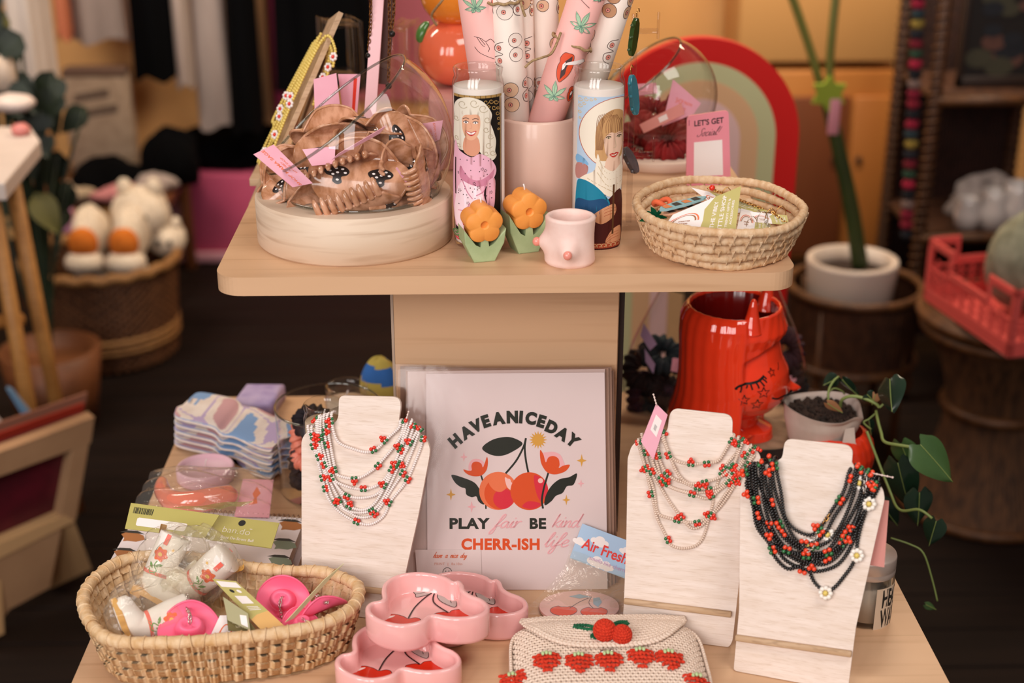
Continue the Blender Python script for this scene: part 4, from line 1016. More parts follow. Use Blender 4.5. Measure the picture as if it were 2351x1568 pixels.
def circ(x, y, r, n=16, ry=None): return [(x + r * math.cos(q), y + (ry or r) * math.sin(q)) for q in np.linspace(0, 2 * PI, n + 1)[:-1]]
def pairs(seed):
    def draw(mb, mp, L, r):
        rnd = random.Random(seed); y = 10; i = 0
        while y < L:
            for x0 in ((-r * .72, r * .5) if i % 2 else (-r * .2, r * .85)):
                x = x0 + rnd.uniform(-6, 6); yy = y + rnd.uniform(-12, 12) + (14 if x0 == 0 else 0); kind = rnd.randrange(4); R_ = rnd.uniform(13, 19)
                sk = max(.35, math.cos(math.asin(min(.95, abs(x) / r))))
                if kind == 0:                    # open double curve with two round dots
                    P_ = catmull([(x + 12 * sk, yy + 28, 0), (x - 8 * sk, yy + 22, 0), (x - 12 * sk, yy + 8, 0), (x + 8 * sk, yy, 0), (x - 14 * sk, yy - 8, 0), (x - 12 * sk, yy - 24, 0), (x + 6 * sk, yy - 30, 0)], 5)
                    mb.ribbon([(p.x, p.y) for p in P_], 1.3, mp, 1)
                    for d in (14, -15):
                        mb.flat(circ(x - 1, yy + d, 6.5 * sk, 16, 6.5), lambda a, b: mp(a, b, 1.5), 1); mb.flat(circ(x - 1, yy + d, 5.7 * sk, 16, 5.7), lambda a, b: mp(a, b, 2), 2); mb.flat(circ(x - 1, yy + d, 1.6 * sk, 8, 1.6), lambda a, b: mp(a, b, 3), 1)
                else:
                    for d in (R_ * .95, -R_ * .95):
                        mb.flat(circ(x, yy + d, R_ * sk, 22, R_ * .95), lambda a, b: mp(a, b, 1), 1, cuts=7)
                        mb.flat(circ(x, yy + d, (R_ - 1.1) * sk, 22, R_ * .95 - 1.1), lambda a, b: mp(a, b, 2), {1: 3, 2: 4, 3: 0}[kind], cuts=7)
                        mb.flat(circ(x - 3 * sk, yy + d, 5.4 * sk, 14, 5.4), lambda a, b: mp(a, b, 3), 1); mb.flat(circ(x - 3 * sk, yy + d, 4.5 * sk, 14, 4.5), lambda a, b: mp(a, b, 4), 2); mb.flat(circ(x - 3 * sk, yy + d, 1.6 * sk, 8, 1.6), lambda a, b: mp(a, b, 5), 1)
            y += 104; i += 1
    return draw
def hemp(mb, mp, x, y, R, rot):
    for k, (da, l) in enumerate(((0, 1), (48, .95), (-48, .95), (95, .7), (-95, .7), (135, .4), (-135, .4))):
        a = math.radians(90 + da) + rot; d = Vector((math.cos(a), math.sin(a))); s_ = Vector((-d.y, d.x)); out = []
        for t_, w in ((.05, .02), (.2, .09), (.35, .13), (.5, .15), (.65, .13), (.82, .07), (1, 0)): out.append(Vector((x, y)) + d * (R * l * t_) + s_ * (R * w * (.8 if l < 1 else 1)))
        for t_, w in ((.82, .07), (.65, .13), (.5, .15), (.35, .13), (.2, .09), (.05, .02)): out.append(Vector((x, y)) + d * (R * l * t_) - s_ * (R * w * (.8 if l < 1 else 1)))
        mb.flat([tuple(p) for p in out], lambda p, q: mp(p, q, 2), 5); mb.ribbon([tuple(p) for p in out], .8, lambda p, q: mp(p, q, 3), 6, closed=True)
        mb.ribbon([(x, y), tuple(Vector((x, y)) + d * (R * l * .9))], .7, lambda p, q: mp(p, q, 3), 6)
def lips(mb, mp, x, y, s_):
    out = [(-4, -36), (-14, -22), (-18, -2), (-16, 10), (-18, 20), (-12, 34), (-2, 36), (10, 35), (14, 22), (16, 4), (12, -14), (4, -28)]
    P_ = [(x + p.x * s_, y + p.y * s_) for p in catmull([(a, b, 0) for a, b in out], 5, True)]
    mb.flat(P_, lambda p, q: mp(p, q, 2), 7, cuts=7); mb.ribbon(P_, .9, lambda p, q: mp(p, q, 3), 1, closed=True)
    mb.flat([(x + a * s_, y + b * s_) for a, b in ((-4, -30), (4, -14), (3, 4), (10, 22), (8, 32), (-4, 16), (-8, -6))], lambda p, q: mp(p, q, 3), 1, cuts=7)
    mb.flat([(x + a * s_, y + b * s_) for a, b in ((-6, -8), (-8, 6), (-4, 14), (0, 10), (-2, -2))], lambda p, q: mp(p, q, 4), 8)
    mb.flat([(x + a * s_, y + b * s_) for a, b in ((-4, 6), (0, 14), (34, 32), (38, 26), (30, 18))], lambda p, q: mp(p, q, 4), 8, cuts=7); mb.ribbon([(x + a * s_, y + b * s_) for a, b in ((-4, 6), (0, 14), (34, 32), (38, 26), (30, 18))], .9, lambda p, q: mp(p, q, 5), 1, closed=True)
def hand_line(mb, mp, x, y, s_, fl=1):
    for pth in ([(-22, 26), (-8, 22), (2, 14), (14, 18), (24, 4), (34, -10)], [(-24, 2), (-16, -10), (0, -20), (16, -28)], [(-16, 24), (-8, 8), (-2, 2)], [(-10, 22), (0, 6)], [(2, 12), (8, -2), (4, -10)]):
        mb.ribbon([(x + p.x * s_ * fl, y + p.y * s_) for p in catmull([(a, b, 0) for a, b in pth], 5)], 1.1, lambda p, q: mp(p, q, 2), 1)
def pinkdraw(items):
    def draw(mb, mp, L, r):
        for it in items:
            if it[0] == 'h': hemp(mb, mp, *it[1:])
            elif it[0] == 'l': lips(mb, mp, *it[1:])
            else: hand_line(mb, mp, *it[1:])
    return draw
def holder_bottom(x): return (x, 420)
roll('pink paper roll with green leaves behind the blonde woman candle', (1098, -120), (1172, 400), 62, YP - .005, YP + .02, pink_p, pinkdraw([('h', -25, 420, 34, .1), ('l', 30, 410, 1), ('n', -15, 330, 1.0), ('h', 5, 225, 34, -.2)]))
roll('cream paper roll, front one on the blonde woman candle side, tied with twine', (1150, -120), (1192, 415), 37, YP - .02, YP - .012, cream_p, pairs(3))
roll('thin cream paper roll squeezed between two thicker cream rolls', (1200, -120), (1214, 415), 20, YP + .005, YP + .01, cream_p, pairs(8))
roll('cream paper roll standing upright at the middle of the holder', (1244, -120), (1258, 415), 34, YP + .03, YP + .03, cream_p, pairs(5))
roll('pink paper roll leaning across the front with red lips and green leaves', (1384, -120), (1226, 360), 41, YP - .01, YP - .020, pink_p, pinkdraw([('h', 0, 155, 36, .2), ('l', 4, 224, .95), ('h', 8, 322, 38, -.25), ('n', -4, 398, 1.1), ('h', 30, 396, 26, .6), ('h', 2, 472, 36, .15), ('l', 52, 470, .9), ('l', 36, 170, .5)]))
roll('cream paper roll leaning behind the robed woman candle', (1452, -120), (1286, 400), 38, YP + .005, YP + .03, cream_p, pairs(13))
def ring_twine(label, px, py, Y, r, tilt, tail):
    c = V(px, py, Y); mb = MB()
    P_ = [c + RT * (r * math.cos(q)) + Vector((0, 1, 0)) * (r * math.sin(q)) + UPV * (r * tilt * math.cos(q) + .0008 * math.sin(9 * q)) for q in np.linspace(0, 2 * PI, 60)[:-1]]
    mb.tube(P_, .0017, 7, closed=True); mb.tube(catmull(tail, 6), .0015, 6)
    return solo('jute_twine', mb, twine, label, 'twine', 'jute ties of the paper rolls')
ring_twine('jute twine tied around the pink lips roll with a long loose tail', 1313, 97, YP - .012, .0212, -.42, [V(1288, 74, YP - .034), V(1268, 120, YP - .04), V(1245, 132, YP - .055), V(1222, 140, YP - .06), V(1205, 155, YP - .06)])
ring_twine('jute twine tied around the front cream roll at the top', 1156, 3, YP - .021, .0195, .05, [V(1196, 5, YP - .035), V(1200, 22, YP - .04), V(1206, 38, YP - .04)])

# ---- the two tall glass candles
def prayer_candle(cx, name_label, draw, mats):
    Yc_ = 1.505 + .029; rj = 58.5 * mpp(V(cx, 400, Yc_)); p = V(cx, 560, Yc_)
    Z = lambda py: V(cx, py, Yc_).z
    t = thing('glass_candle', name_label, 'candle', (p.x, Yc_, ZU))
    rn = rj * .955
    prof = [(0, ZU + .001), (rj * .9, ZU), (rj, ZU + .004), (rj, Z(192)), (rj * .965, Z(180)), (rn * .95, Z(172)), (rn * .97, Z(166)), (rn, Z(160)), (rn, Z(154)), (rn * .96, Z(151)), (rn * .88, Z(151)), (rn * .86, Z(158)), (rn * .86, Z(176)), (rj * .93, Z(190)), (rj * .94, Z(215))]
    mb = MB(); mb.lathe(prof, 64, 0, (p.x, Yc_, 0)); part('jar', mb, thick_glass, t)
    mb = MB(); mb.lathe([(0, ZU + .006), (rj * .95, ZU + .006), (rj * .955, ZU + .008), (rj * .955, Z(196)), (rj * .93, Z(194)), (0, Z(193.5))], 56, 0, (p.x, Yc_, 0)); w_ = part('wax', mb, wax_white, t)
    mb = MB(); mb.tube([(p.x, Yc_, Z(194)), (p.x + .0005, Yc_, Z(186)), (p.x + .002, Yc_, Z(181))], .0008, 6); part('wick', mb, white, w_)
    k = mpp((p.x, Yc_ - rj, Z(400)))
    def mp(x, y, lay=1.0):                       # label drawn in photo pixels
        q = math.asin(max(-.995, min(.995, (x - cx) * k / rj))); rr = rj + .00012 + .00001 * lay
        return Vector((p.x + rr * math.sin(q), Yc_ - rr * math.cos(q), Z(y)))
    mb = MB(); lay = [0]
    def F(pts, mi, smooth=True, cl=4):
        lay[0] += 1; l = lay[0]
        if smooth: pts = [(q.x, q.y) for q in catmull([(a, b, 0) for a, b in pts], 4, True)]
        mb.flat(pts, lambda a, b: mp(a, b, l), mi, cuts=cl)
    def S(pts, w, mi):
        lay[0] += 1; l = lay[0]; mb.ribbon([(q.x, q.y) for q in catmull([(a, b, 0) for a, b in pts], 5)], w, lambda a, b: mp(a, b, l), mi)
    draw(F, S, cx); part('label', mb, mats, t); return t
K = lambda n, c: mat('label ' + n, c, .5, spec=.25)
LAB1 = [K('black', '#17110f'), K('gold', '#a8844c'), K('blond', '#e6dccb'), K('blond shade', '#b9a98f'), K('skin', '#e3ab8b'), K('skin shade', '#d8977a'), K('pink', '#eab3c6'), K('rose', '#cf86a0'), K('light pink', '#f3d9e2'), K('dark', '#3a2226'), K('white', '#f4ece8'), K('red', '#c63a3a'), K('flower', '#efa0a8'), K('green', '#5d7a4a')]
def draw1(F, S, cx):
    rnd = random.Random(1)
    F([(1046, 207), (1148, 207), (1150, 300), (1150, 526), (1046, 526)], 0, False)
    for k in range(9): F([(1046 + k * 12, 207), (1057 + k * 12, 207), (1057 + k * 12, 213), (1046 + k * 12, 213)], 1, False)
    for (x, y, r) in ((1118, 222, 6), (1130, 221, 6), (1141, 224, 6), (1136, 236, 6), (1145, 238, 4), (1144, 250, 5), (1146, 262, 4), (1124, 232, 4), (1147, 274, 3), (1146, 286, 3)):
        S([(x + r * math.cos(q) * (1 - q / 9), y + r * math.sin(q) * (1 - q / 9)) for q in np.linspace(0, 6.5, 9)], 1.6, 1)
    S([(1150, 210), (1150, 380)], 1.5, 1)
    F([(1047, 262), (1047, 234), (1058, 217), (1082, 211), (1107, 218), (1122, 233), (1131, 251), (1128, 270), (1134, 288), (1140, 312), (1138, 335), (1141, 346), (1131, 355), (1112, 346), (1098, 330), (1060, 332), (1046, 314), (1045, 286)], 2)
    for (x, y, r) in ((1124, 320, 9), (1133, 338, 8), (1118, 338, 7), (1128, 300, 8), (1052, 306, 6), (1056, 322, 6), (1121, 262, 9), (1112, 236, 12), (1092, 224, 12), (1066, 228, 12), (1052, 262, 7), (1118, 284, 8)):
        S([(x + r * math.cos(q) * (1 - q / 10), y + r * .9 * math.sin(q) * (1 - q / 10)) for q in np.linspace(.5, 7, 9)], 1.5, 3)
    F([(1072, 300), (1098, 300), (1103, 332), (1086, 344), (1066, 332)], 5)
    F([(1064, 262), (1066, 248), (1082, 240), (1100, 247), (1105, 266), (1102, 288), (1094, 303), (1083, 308), (1072, 302), (1065, 284)], 4)
    F([(1062, 262), (1064, 244), (1082, 234), (1102, 240), (1108, 262), (1100, 250), (1084, 250), (1070, 252)], 2)
    for x in (1073, 1094):
        S([(x - 7, 261), (x, 258), (x + 7, 260)], 1.4, 9); F([(x - 5.5, 268), (x, 265), (x + 5.5, 268), (x, 270.5)], 10); F([(x - 2, 268), (x, 265.5), (x + 2, 268), (x, 270)], 9); S([(x - 6, 267.5), (x, 264.5), (x + 6, 267)], 1.6, 9)
    S([(1083, 268), (1086, 279), (1081, 281)], 1.0, 5)
    F([(1072, 287), (1084, 289), (1096, 286), (1091, 295), (1084, 298), (1077, 295)], 11); F([(1074, 288.5), (1084, 290.5), (1094, 288), (1090, 293), (1084, 295), (1078, 293)], 10)
    F([(1047, 322), (1058, 334), (1084, 346), (1104, 338), (1128, 352), (1140, 376), (1133, 398), (1117, 412), (1112, 432), (1122, 462), (1134, 490), (1136, 506), (1047, 506)], 6)
    F([(1068, 398), (1050, 430), (1050, 504), (1120, 504), (1116, 460), (1106, 425), (1092, 402)], 8)
    F([(1060, 368), (1078, 392), (1100, 398), (1122, 388), (1136, 374), (1128, 402), (1104, 412), (1076, 406), (1058, 394)], 7)
    F([(1060, 350), (1082, 362), (1106, 366), (1128, 362), (1134, 376), (1112, 390), (1086, 388), (1066, 378)], 6)
    S([(1049, 352), (1048, 400), (1048, 436)], 2.4, 9); S([(1117, 412), (1116, 436), (1124, 458)], 2.0, 9)
    F([(1120, 404), (1136, 396), (1137, 430), (1134, 462), (1124, 466), (1117, 440)], 6)
    for k in range(46):
        x, y = rnd.uniform(1052, 1130), rnd.uniform(350, 500); F([(x + 1.3 * math.cos(q), y + 1.3 * math.sin(q)) for q in np.linspace(0, 2 * PI, 6)[:-1]], 9, False)
    for (x, y) in ((1090, 405), (1100, 413), (1115, 376), (1108, 372), (1127, 426), (1058, 424), (1089, 462), (1076, 450)):
        for q in range(5): F([(x + 2.6 * math.cos(q * 1.257) + 1.0 * math.cos(a), y + 2.6 * math.sin(q * 1.257) + 1.0 * math.sin(a)) for a in np.linspace(0, 2 * PI, 6)[:-1]], 9, False)
    for pth in ([(1064, 400), (1074, 424), (1086, 440)], [(1116, 396), (1112, 420), (1094, 432)], [(1054, 470), (1070, 466), (1080, 450)], [(1098, 446), (1106, 466), (1110, 476)]): S(pth, 1.6, 7)
    for k in range(26):
        x, y, r = rnd.uniform(1048, 1142), rnd.uniform(492, 536), rnd.uniform(5, 9); F([(x + r * math.cos(q), y + r * math.sin(q)) for q in np.linspace(0, 2 * PI, 8)[:-1]], rnd.choice([12, 8, 11, 6, 12, 13]))
        S([(x + .5 * r * math.cos(q), y + .5 * r * math.sin(q)) for q in np.linspace(0, 5, 6)], 1, 7)
    F([(1150.5, 207), (1156, 207), (1156, 526), (1150.5, 526)], 10, False, 2)
prayer_candle(1101, 'tall glass candle printed with a blonde woman in a pink dress on black', draw1, LAB1)
LAB2 = [K('sky', '#b7cbe0'), K('gold2', '#d8b98a'), K('halo', '#efe2cf'), K('halo line', '#b5583a'), K('hair', '#c99a68'), K('hair shade', '#8d5f40'), K('skin2', '#edc6ad'), K('lip', '#cf3d38'), K('dark2', '#33201c'), K('cowl', '#f0e3cf'), K('cowl shade', '#cdb797'), K('teal', '#1d7f9c'), K('navy', '#1e4a73'), K('maroon', '#4a1a18'), K('hand', '#d59a72'), K('cross', '#5b3a22'), K('band', '#a9472f'), K('rainbow', '#7fb0d6'), K('brick', '#b98078')]
def draw2(F, S, cx):
    F([(1317, 210), (1422, 210), (1422, 552), (1317, 552)], 0, False)
    for (x, y, r) in ((1322, 218, 5), (1334, 216, 5), (1345, 216, 4), (1322, 232, 5), (1330, 226, 4), (1321, 246, 4), (1322, 260, 3), (1354, 214, 3)): S([(x + r * math.cos(q) * (1 - q / 9), y + r * math.sin(q) * (1 - q / 9)) for q in np.linspace(0, 6.5, 9)], 1.6, 1)
    hal = [(1404 + 84 * math.cos(q), 293 + 80 * math.sin(q)) for q in np.linspace(0, 2 * PI, 40)[:-1]]; hal = [(min(a, 1421.5), b) for a, b in hal]
    F(hal, 3, False); F([(min(1404 + 82.5 * math.cos(q), 1421), 293 + 78.5 * math.sin(q)) for q in np.linspace(0, 2 * PI, 40)[:-1]], 2, False)
    F([(1317, 344), (1332, 350), (1342, 364), (1317, 362)], 17); F([(1317, 364), (1340, 366), (1338, 386), (1317, 398)], 18)
    F([(1356, 322), (1358, 280), (1372, 254), (1394, 240), (1414, 243), (1421, 258), (1421, 330), (1412, 352), (1362, 352)], 4)
    for k in range(9): S([(1396 - 4 * k, 242 + k), (1384 - 3.2 * k, 270), (1372 - 1.6 * k, 330)], 1.2, 5)
    F([(1386, 346), (1412, 346), (1416, 374), (1400, 384), (1380, 372)], 6)
    F([(1375, 300), (1380, 290), (1400, 286), (1418, 292), (1420, 318), (1414, 342), (1402, 357), (1390, 352), (1379, 334)], 6)
    F([(1372, 306), (1374, 270), (1396, 252), (1416, 262), (1421, 296), (1412, 292), (1402, 294), (1392, 291), (1383, 296)], 4)
    for k in range(8): S([(1396 + 2 * k - 6, 252), (1388 + 5 * k - 8, 272), (1380 + 5.4 * k, 292)], 1.1, 5)
    for x in (1386, 1411):
        F([(x - 5, 303), (x, 300), (x + 5, 303), (x, 305.5)], 10); F([(x - 2, 303), (x, 300.5), (x + 2, 303), (x, 305)], 8); S([(x - 6, 302), (x, 299), (x + 6, 302)], 1.8, 8); S([(x - 6, 296.5), (x, 294.5), (x + 6, 296)], 1.0, 5)
    S([(1400, 304), (1404, 324), (1398, 326)], 1.0, 10)
    F([(1389, 341), (1396, 338), (1400, 339.5), (1404, 337.5), (1411, 340), (1404, 347), (1397, 348)], 7); F([(1392, 341.5), (1400, 342), (1408, 340.5), (1403, 344), (1397, 344.5)], 9)
    F([(1362, 338), (1372, 362), (1398, 380), (1421, 366), (1421, 416), (1408, 438), (1386, 434), (1356, 412), (1324, 402), (1334, 388), (1356, 374)], 9)
    for pth in ([(1366, 352), (1384, 382), (1421, 380)], [(1364, 366), (1386, 396), (1421, 394)], [(1362, 380), (1388, 412), (1421, 406)], [(1340, 394), (1374, 412), (1402, 428)]): S(pth, 1.6, 10)
    F([(1421, 430), (1421, 552), (1352, 552), (1366, 470), (1392, 440)], 13)
    F([(1318, 412), (1330, 398), (1358, 410), (1384, 436), (1392, 458), (1362, 480), (1340, 500), (1318, 500)], 11)
    F([(1318, 446), (1346, 444), (1378, 440), (1390, 458), (1362, 480), (1340, 500), (1318, 500)], 12)
    F([(1352, 482), (1372, 464), (1400, 454), (1408, 460), (1408, 474), (1396, 488), (1372, 497)], 14)
    for k in range(3): S([(1380, 466 + 7 * k), (1394, 462 + 7 * k), (1408, 463 + 7 * k)], .9, 16)
    F([(1384, 538), (1398, 514), (1414, 507), (1421, 512), (1421, 540), (1396, 545)], 14)
    for k in range(3): S([(1386, 530 + 5 * k), (1400, 520 + 6 * k), (1416, 518 + 6 * k)], .9, 16)
    S([(1401, 410), (1401, 522)], 4.5, 15); S([(1379, 433), (1414, 427)], 4.5, 15)
    F([(1318, 541), (1421, 541), (1421, 552), (1318, 552)], 16, False)
    for k in range(9): S([(1322 + 11 * k, 550), (1322 + 11 * k, 543), (1330 + 11 * k, 543), (1330 + 11 * k, 548), (1326 + 11 * k, 548)], 1.2, 1)
prayer_candle(1367, 'tall glass candle printed with a robed woman holding a cross before a halo', draw2, LAB2)

# ---- flower candles
wax_o = noisy('orange wax', '#f3a14e', '#ec9541', (40, 40, 40), .5); wax_g = noisy('green wax', '#a9b98c', '#98aa7c', (50, 50, 50), .5)
def flower_candle(label, cx, cy, rpx, base_py, Y, rz):
    ground = W(cx, base_py, ZU); t = thing('flower_candle', label, 'candle', (ground.x, ground.y, ZU), 'flower candles', rot=(0, 0, rz))
    k = mpp((ground.x, ground.y, ZU + .03)); h = (base_py - cy) * k / math.cos(R_(17)); R = rpx * k; T = .030
    prof = [(R * (.78 + .2 * abs(math.cos(2.5 * a)) ** .8) * math.cos(a + PI / 2), R * (.78 + .2 * abs(math.cos(2.5 * a)) ** .8) * math.sin(a + PI / 2)) for a in np.linspace(0, 2 * PI, 81)[:-1]]
    M = lambda y: [(x, y, z + h) for x, z in prof]
    mb = MB(); hole = R * .21; n = 80
    def ringv(s_, y): return [(x * s_, y, z * s_ + h) for x, z in prof]
    def hol(y, s_=1): return [(hole * s_ * math.cos(a + PI / 2), y, hole * s_ * math.sin(a + PI / 2) + h) for a in np.linspace(0, 2 * PI, 81)[:-1]]
    rows = [hol(.004, .92), hol(.004, .93), hol(.0, 1.0), hol(.0, 1.1), ringv(.93, -.0), ringv(.985, .0012), ringv(1, .004), ringv(1, T - .004), ringv(.985, T - .0012), ringv(.94, T), hol(T, .5)]
    mb.grid(lambda u, v: rows[round(v * 10)][round(u * 80) % 80], 80, 11, 0, cu=True); mb.add(hol(.004, .92), [tuple(range(80))], 0)
    part('blossom', mb, wax_o, t, local=True)
    hs = h - R * .72; wb = R * .62
    out = [(-wb * .86, 0), (wb * .86, 0), (R * 1.02, hs * .75), (R * 1.13, hs * 1.35), (R * .86, hs * 1.15), (R * .5, hs * .72), (R * .17, hs * .58), (R * .17, hs * 1.15), (-R * .17, hs * 1.15), (-R * .17, hs * .58), (-R * .5, hs * .72), (-R * .86, hs * 1.2), (-R * 1.06, hs * 1.45), (-R * 1.0, hs * .8)]
    mb = MB(); mb.prism(out, -.0305, -.0015, ((0, 0, 0), (1, 0, 0), (0, 0, 1), (0, -1, 0)), bev=.0012); part('leaf_base', mb, wax_g, t, local=True)
    mb = MB(); mb.tube([(0, T * .5, h + R * .9), (-.0005, T * .5, h + R * 1.12), (-.0015, T * .5, h + R * 1.28)], .0009, 6); part('wick', mb, white, t, local=True)
    return t
flower_candle('orange flower candle on green leaves in front of the blonde woman candle', 1114, 517, 46, 603, 0, R_(14))
flower_candle('orange flower candle on green leaves tucked behind the pink nub cup', 1216, 487, 46, 582, 0, R_(20))

# ---- pink cup with two nubs
gp_ = W(1312, 619, ZU); rc = 58 * mpp((gp_.x, gp_.y + .027, ZU + .03)); cc = Vector((gp_.x, gp_.y + rc, ZU)); ht = V(1312, 497, cc.y).z - ZU
blush = noisy('blush matte ceramic', '#f3d5cb', '#edcabf', (60, 60, 60), .6, bump=.15)
t = thing('blush_cup', 'small blush pink cup with two coral nubs beside the robed woman candle', 'cup', tuple(cc))
nubs = [(math.radians(-98), .36), (math.radians(-176), .47)]
def cup_r(a, v):
    r = rc * (1 - .07 * math.sin(PI * v * .9) + .02 * math.cos(2 * a))
    for na, nv in nubs:
        da = math.atan2(math.sin(a - na), math.cos(a - na)); r += rc * .34 * math.exp(-(da / .36) ** 2 - ((v - nv) / .20) ** 2)
    return r
def cupf(u, v):
    a = 2 * PI * u
    seq = [(0, 0)] * 0
    if v <= .7:
        q = v / .7; r = cup_r(a, q); r *= min(1, .93 + q * 1.5); return cc + Vector((r * math.cos(a), r * math.sin(a), ht * q))
    if v <= .8:
        q = (v - .7) / .1; r = cup_r(a, 1) - .0065 * q; return cc + Vector((r * math.cos(a), r * math.sin(a), ht + .0022 * math.sin(PI * q)))
    q = (v - .8) / .2; r = cup_r(a, 1) - .0065 - .002 * q; return cc + Vector((r * math.cos(a), r * math.sin(a), ht - (ht - .008) * q))
mb = MB(); mb.grid(cupf, 72, 41, 0, cu=True); mb.lathe([(rc * .88, .008), (0, .008)], 40, 0, tuple(cc)); mb.lathe([(0, .0004), (rc * .94, .0004)], 40, 0, tuple(cc)); part('cup_wall', mb, blush, t)
for na, nv in nubs:
    r = cup_r(na, nv) + .001; p = cc + Vector((r * math.cos(na), r * math.sin(na), ht * nv)); mb = MB(); mb.sphere(p, (.0048, .0048, .0050), 0, 18, 12); part('nub', mb, mat('coral nub', '#ee9484', .25, coat=.3), t)

# ---- coiled basket with earring cards
straw = noisy('straw wrap', '#e3c5a2', '#c99d70', (160, 160, 60), .65, lo=.3, hi=.7, bump=.35, bscale=(500, 500, 300))
def coil_basket(label, cx, cy, rx, ry, z0, rows, rr, flare, seed=1):
    t = thing('coil_basket', label, 'basket', (cx, cy, z0)); rnd = random.Random(seed)
    for k in range(rows):
        f = 1 + flare * (k / (rows - 1) - 1); z = z0 + rr + k * rr * 2.08; n = 220; P_, rad = [], []
        for i in range(n):
            a = 2 * PI * i / n; wob = .0012 * math.sin(3 * a + k) + .0008 * math.sin(7 * a + 2 * k)
            P_.append((cx + (rx * f + wob) * math.cos(a), cy + (ry * f + wob) * math.sin(a), z + .0008 * math.sin(5 * a + k)))
            rad.append(rr * (1 + .07 * math.sin(i * 2.1 + k) + .05 * math.sin(i * .7 + 2 * k)))
        mb = MB(); mb.tube(P_, rad, 10, closed=True)
        if k < rows - 1:                         # stitches that tie this row to the next
            f2 = 1 + flare * ((k + 1) / (rows - 1) - 1)
            for j in range(34):
                a = 2 * PI * (j + .35 * (k % 2) + .25 * rnd.random()) / 34; c_, s_ = math.cos(a), math.sin(a); up = rr * 2.08
                for da in (-.018, 0, .018):
                    cc_, ss_ = math.cos(a + da), math.sin(a + da)
                    mb.tube(catmull([(cx + (rx * f + rr * .7) * cc_, cy + (ry * f + rr * .7) * ss_, z - rr * .6), (cx + (rx * f + rr * 1.06) * c_, cy + (ry * f + rr * 1.06) * s_, z + rr * .35), (cx + (rx * f2 + rr * .75) * c_, cy + (ry * f2 + rr * .75) * s_, z + up * .5), (cx + (rx * f2 + rr * 1.0) * cc_, cy + (ry * f2 + rr * 1.0) * ss_, z + up)], 4), rr * .16, 5)
        part('coil', mb, straw, t)
    mb = MB(); f = 1 - flare; mb.lathe([(0, z0 + .002), (1, z0 + .002), (1, z0 + .005), (0, z0 + .005)], 60, 0, (0, 0, 0)); mb.v = [(cx + p[0] * rx * f, cy + p[1] * ry * f, p[2]) for p in mb.v]; part('base', mb, straw, t)
    return t
bF = W(1640, 628, ZU); rbx = 192 * mpp((bF.x, bF.y + .07, ZU + .03)); rby = .105
bc = Vector((V(1647, 520, bF.y + rby).x, bF.y + rby * .93 + .002, ZU))
coil_basket('oval coiled straw basket of earring cards at the corner of the upper shelf', bc.x, bc.y, rbx, rby, ZU, 5, .0049, .16)
zc = ZU + .036
olive = mat('olive print', '#bdb06a', .6); sandm = mat('sand card', '#efe3d6', .6)
CARDM = [white, olive, orange_ink, ink, mat('brown motif', '#a0683f', .6)]
def ear_card(mb, mp):
    mb.flat([(.5, 0), (1, 0), (1, 1), (.62, 1), (.5, .72), (.52, .4)], mp, 1)
    for s_, x, h in (('THE VIBEY', .69, .10), ('LITTLE SHOP', .80, .10), ('TRENDY GIFTS &', .87, .055), ('ACCESSORIES', .93, .055)):
        mb.text(s_, h, lambda a, b: mp(x - b * .8, .5 + a * 1.5, 2), 0, .015)
    for w_, r, mi in ((1, .20, 2), (1, .16, 4)):
        mb.ribbon([(.25 + r * math.cos(q), .42 + 1.5 * r * math.sin(q)) for q in np.linspace(0, PI, 14)], .022, lambda a, b: mp(a, b, 2), mi)
    mb.text('mama', .10, lambda a, b: mp(.25 + a * .7, .40 + b, 2), 4, .01); mb.text('sage', .10, lambda a, b: mp(.25 + a * .7, .30 + b, 2), 4, .01)
def hook(mb, p, s_=1.0, mi=0): mb.tube(catmull([p, p + Vector((.001, -.001, .006)) * s_, p + Vector((.005, -.001, .010)) * s_, p + Vector((.009, 0, .006)) * s_, p + Vector((.010, .001, .0)) * s_], 5), .0005, 5, mi)
cards = [([(1519, 528), (1687, 545), (1703, 468), (1545, 493)], (.000, -.002, .014, .014), 'white and olive earring card lying in front in the straw basket'),
         ([(1662, 490), (1768, 486), (1651, 438), (1587, 431)], (.004, .012, .024, .020), 'earring card with a red bead propped at the back of the straw basket'),
         ([(1690, 535), (1772, 528), (1766, 500), (1703, 472)], (-.002, .002, .010, .012), 'earring card with a chain beside the front olive card in the straw basket'),
         ([(1735, 512), (1812, 516), (1806, 494), (1722, 486)], (.004, .006, .016, .015), 'earring card slipped against the basket wall near the cupboard side'),
         ([(1590, 560), (1745, 552), (1720, 525), (1620, 525)], (-.020, -.020, -.012, -.012), 'earring card flat on the bottom of the straw basket')]
for i, (px, dz, lab) in enumerate(cards):
    t = thing('earring_card', lab, 'earring card', tuple(W(px[0][0], px[0][1], zc)), 'earring cards in the straw basket')
    q = [W(a, b, zc + dz[j]) for j, (a, b) in enumerate(px)]
    card('card', q, CARDM, None, None, ear_card, parent=t)
    a = q[0].lerp(q[2], .3) + Vector((0, 0, .002)); mb = MB(); hook(mb, a, 1.2); hook(mb, q[0].lerp(q[2], .62) + Vector((0, 0, .002)), 1.2)
    b = q[3].lerp(q[2], .6) + Vector((0, 0, .002))
    if i in (1, 2, 3): chain(mb, [b, b.lerp(q[1], .5), b.lerp(q[1], .9)], .0022, .0005)
    part('earring', mb, gold if i % 2 else silver, t)
    if i == 1: mb = MB(); mb.sphere(b + Vector((.004, -.004, .001)), .0034, 0, 10, 8); part('red_stone', mb, red_bead, t)
greenfoil = mat('green foil', '#0f6a45', .15, metal=.7)
p = W(1508, 497, zc + .008); mb = MB(); M = Matrix.Translation(p) @ Matrix.Rotation(R_(25), 4, 'X')
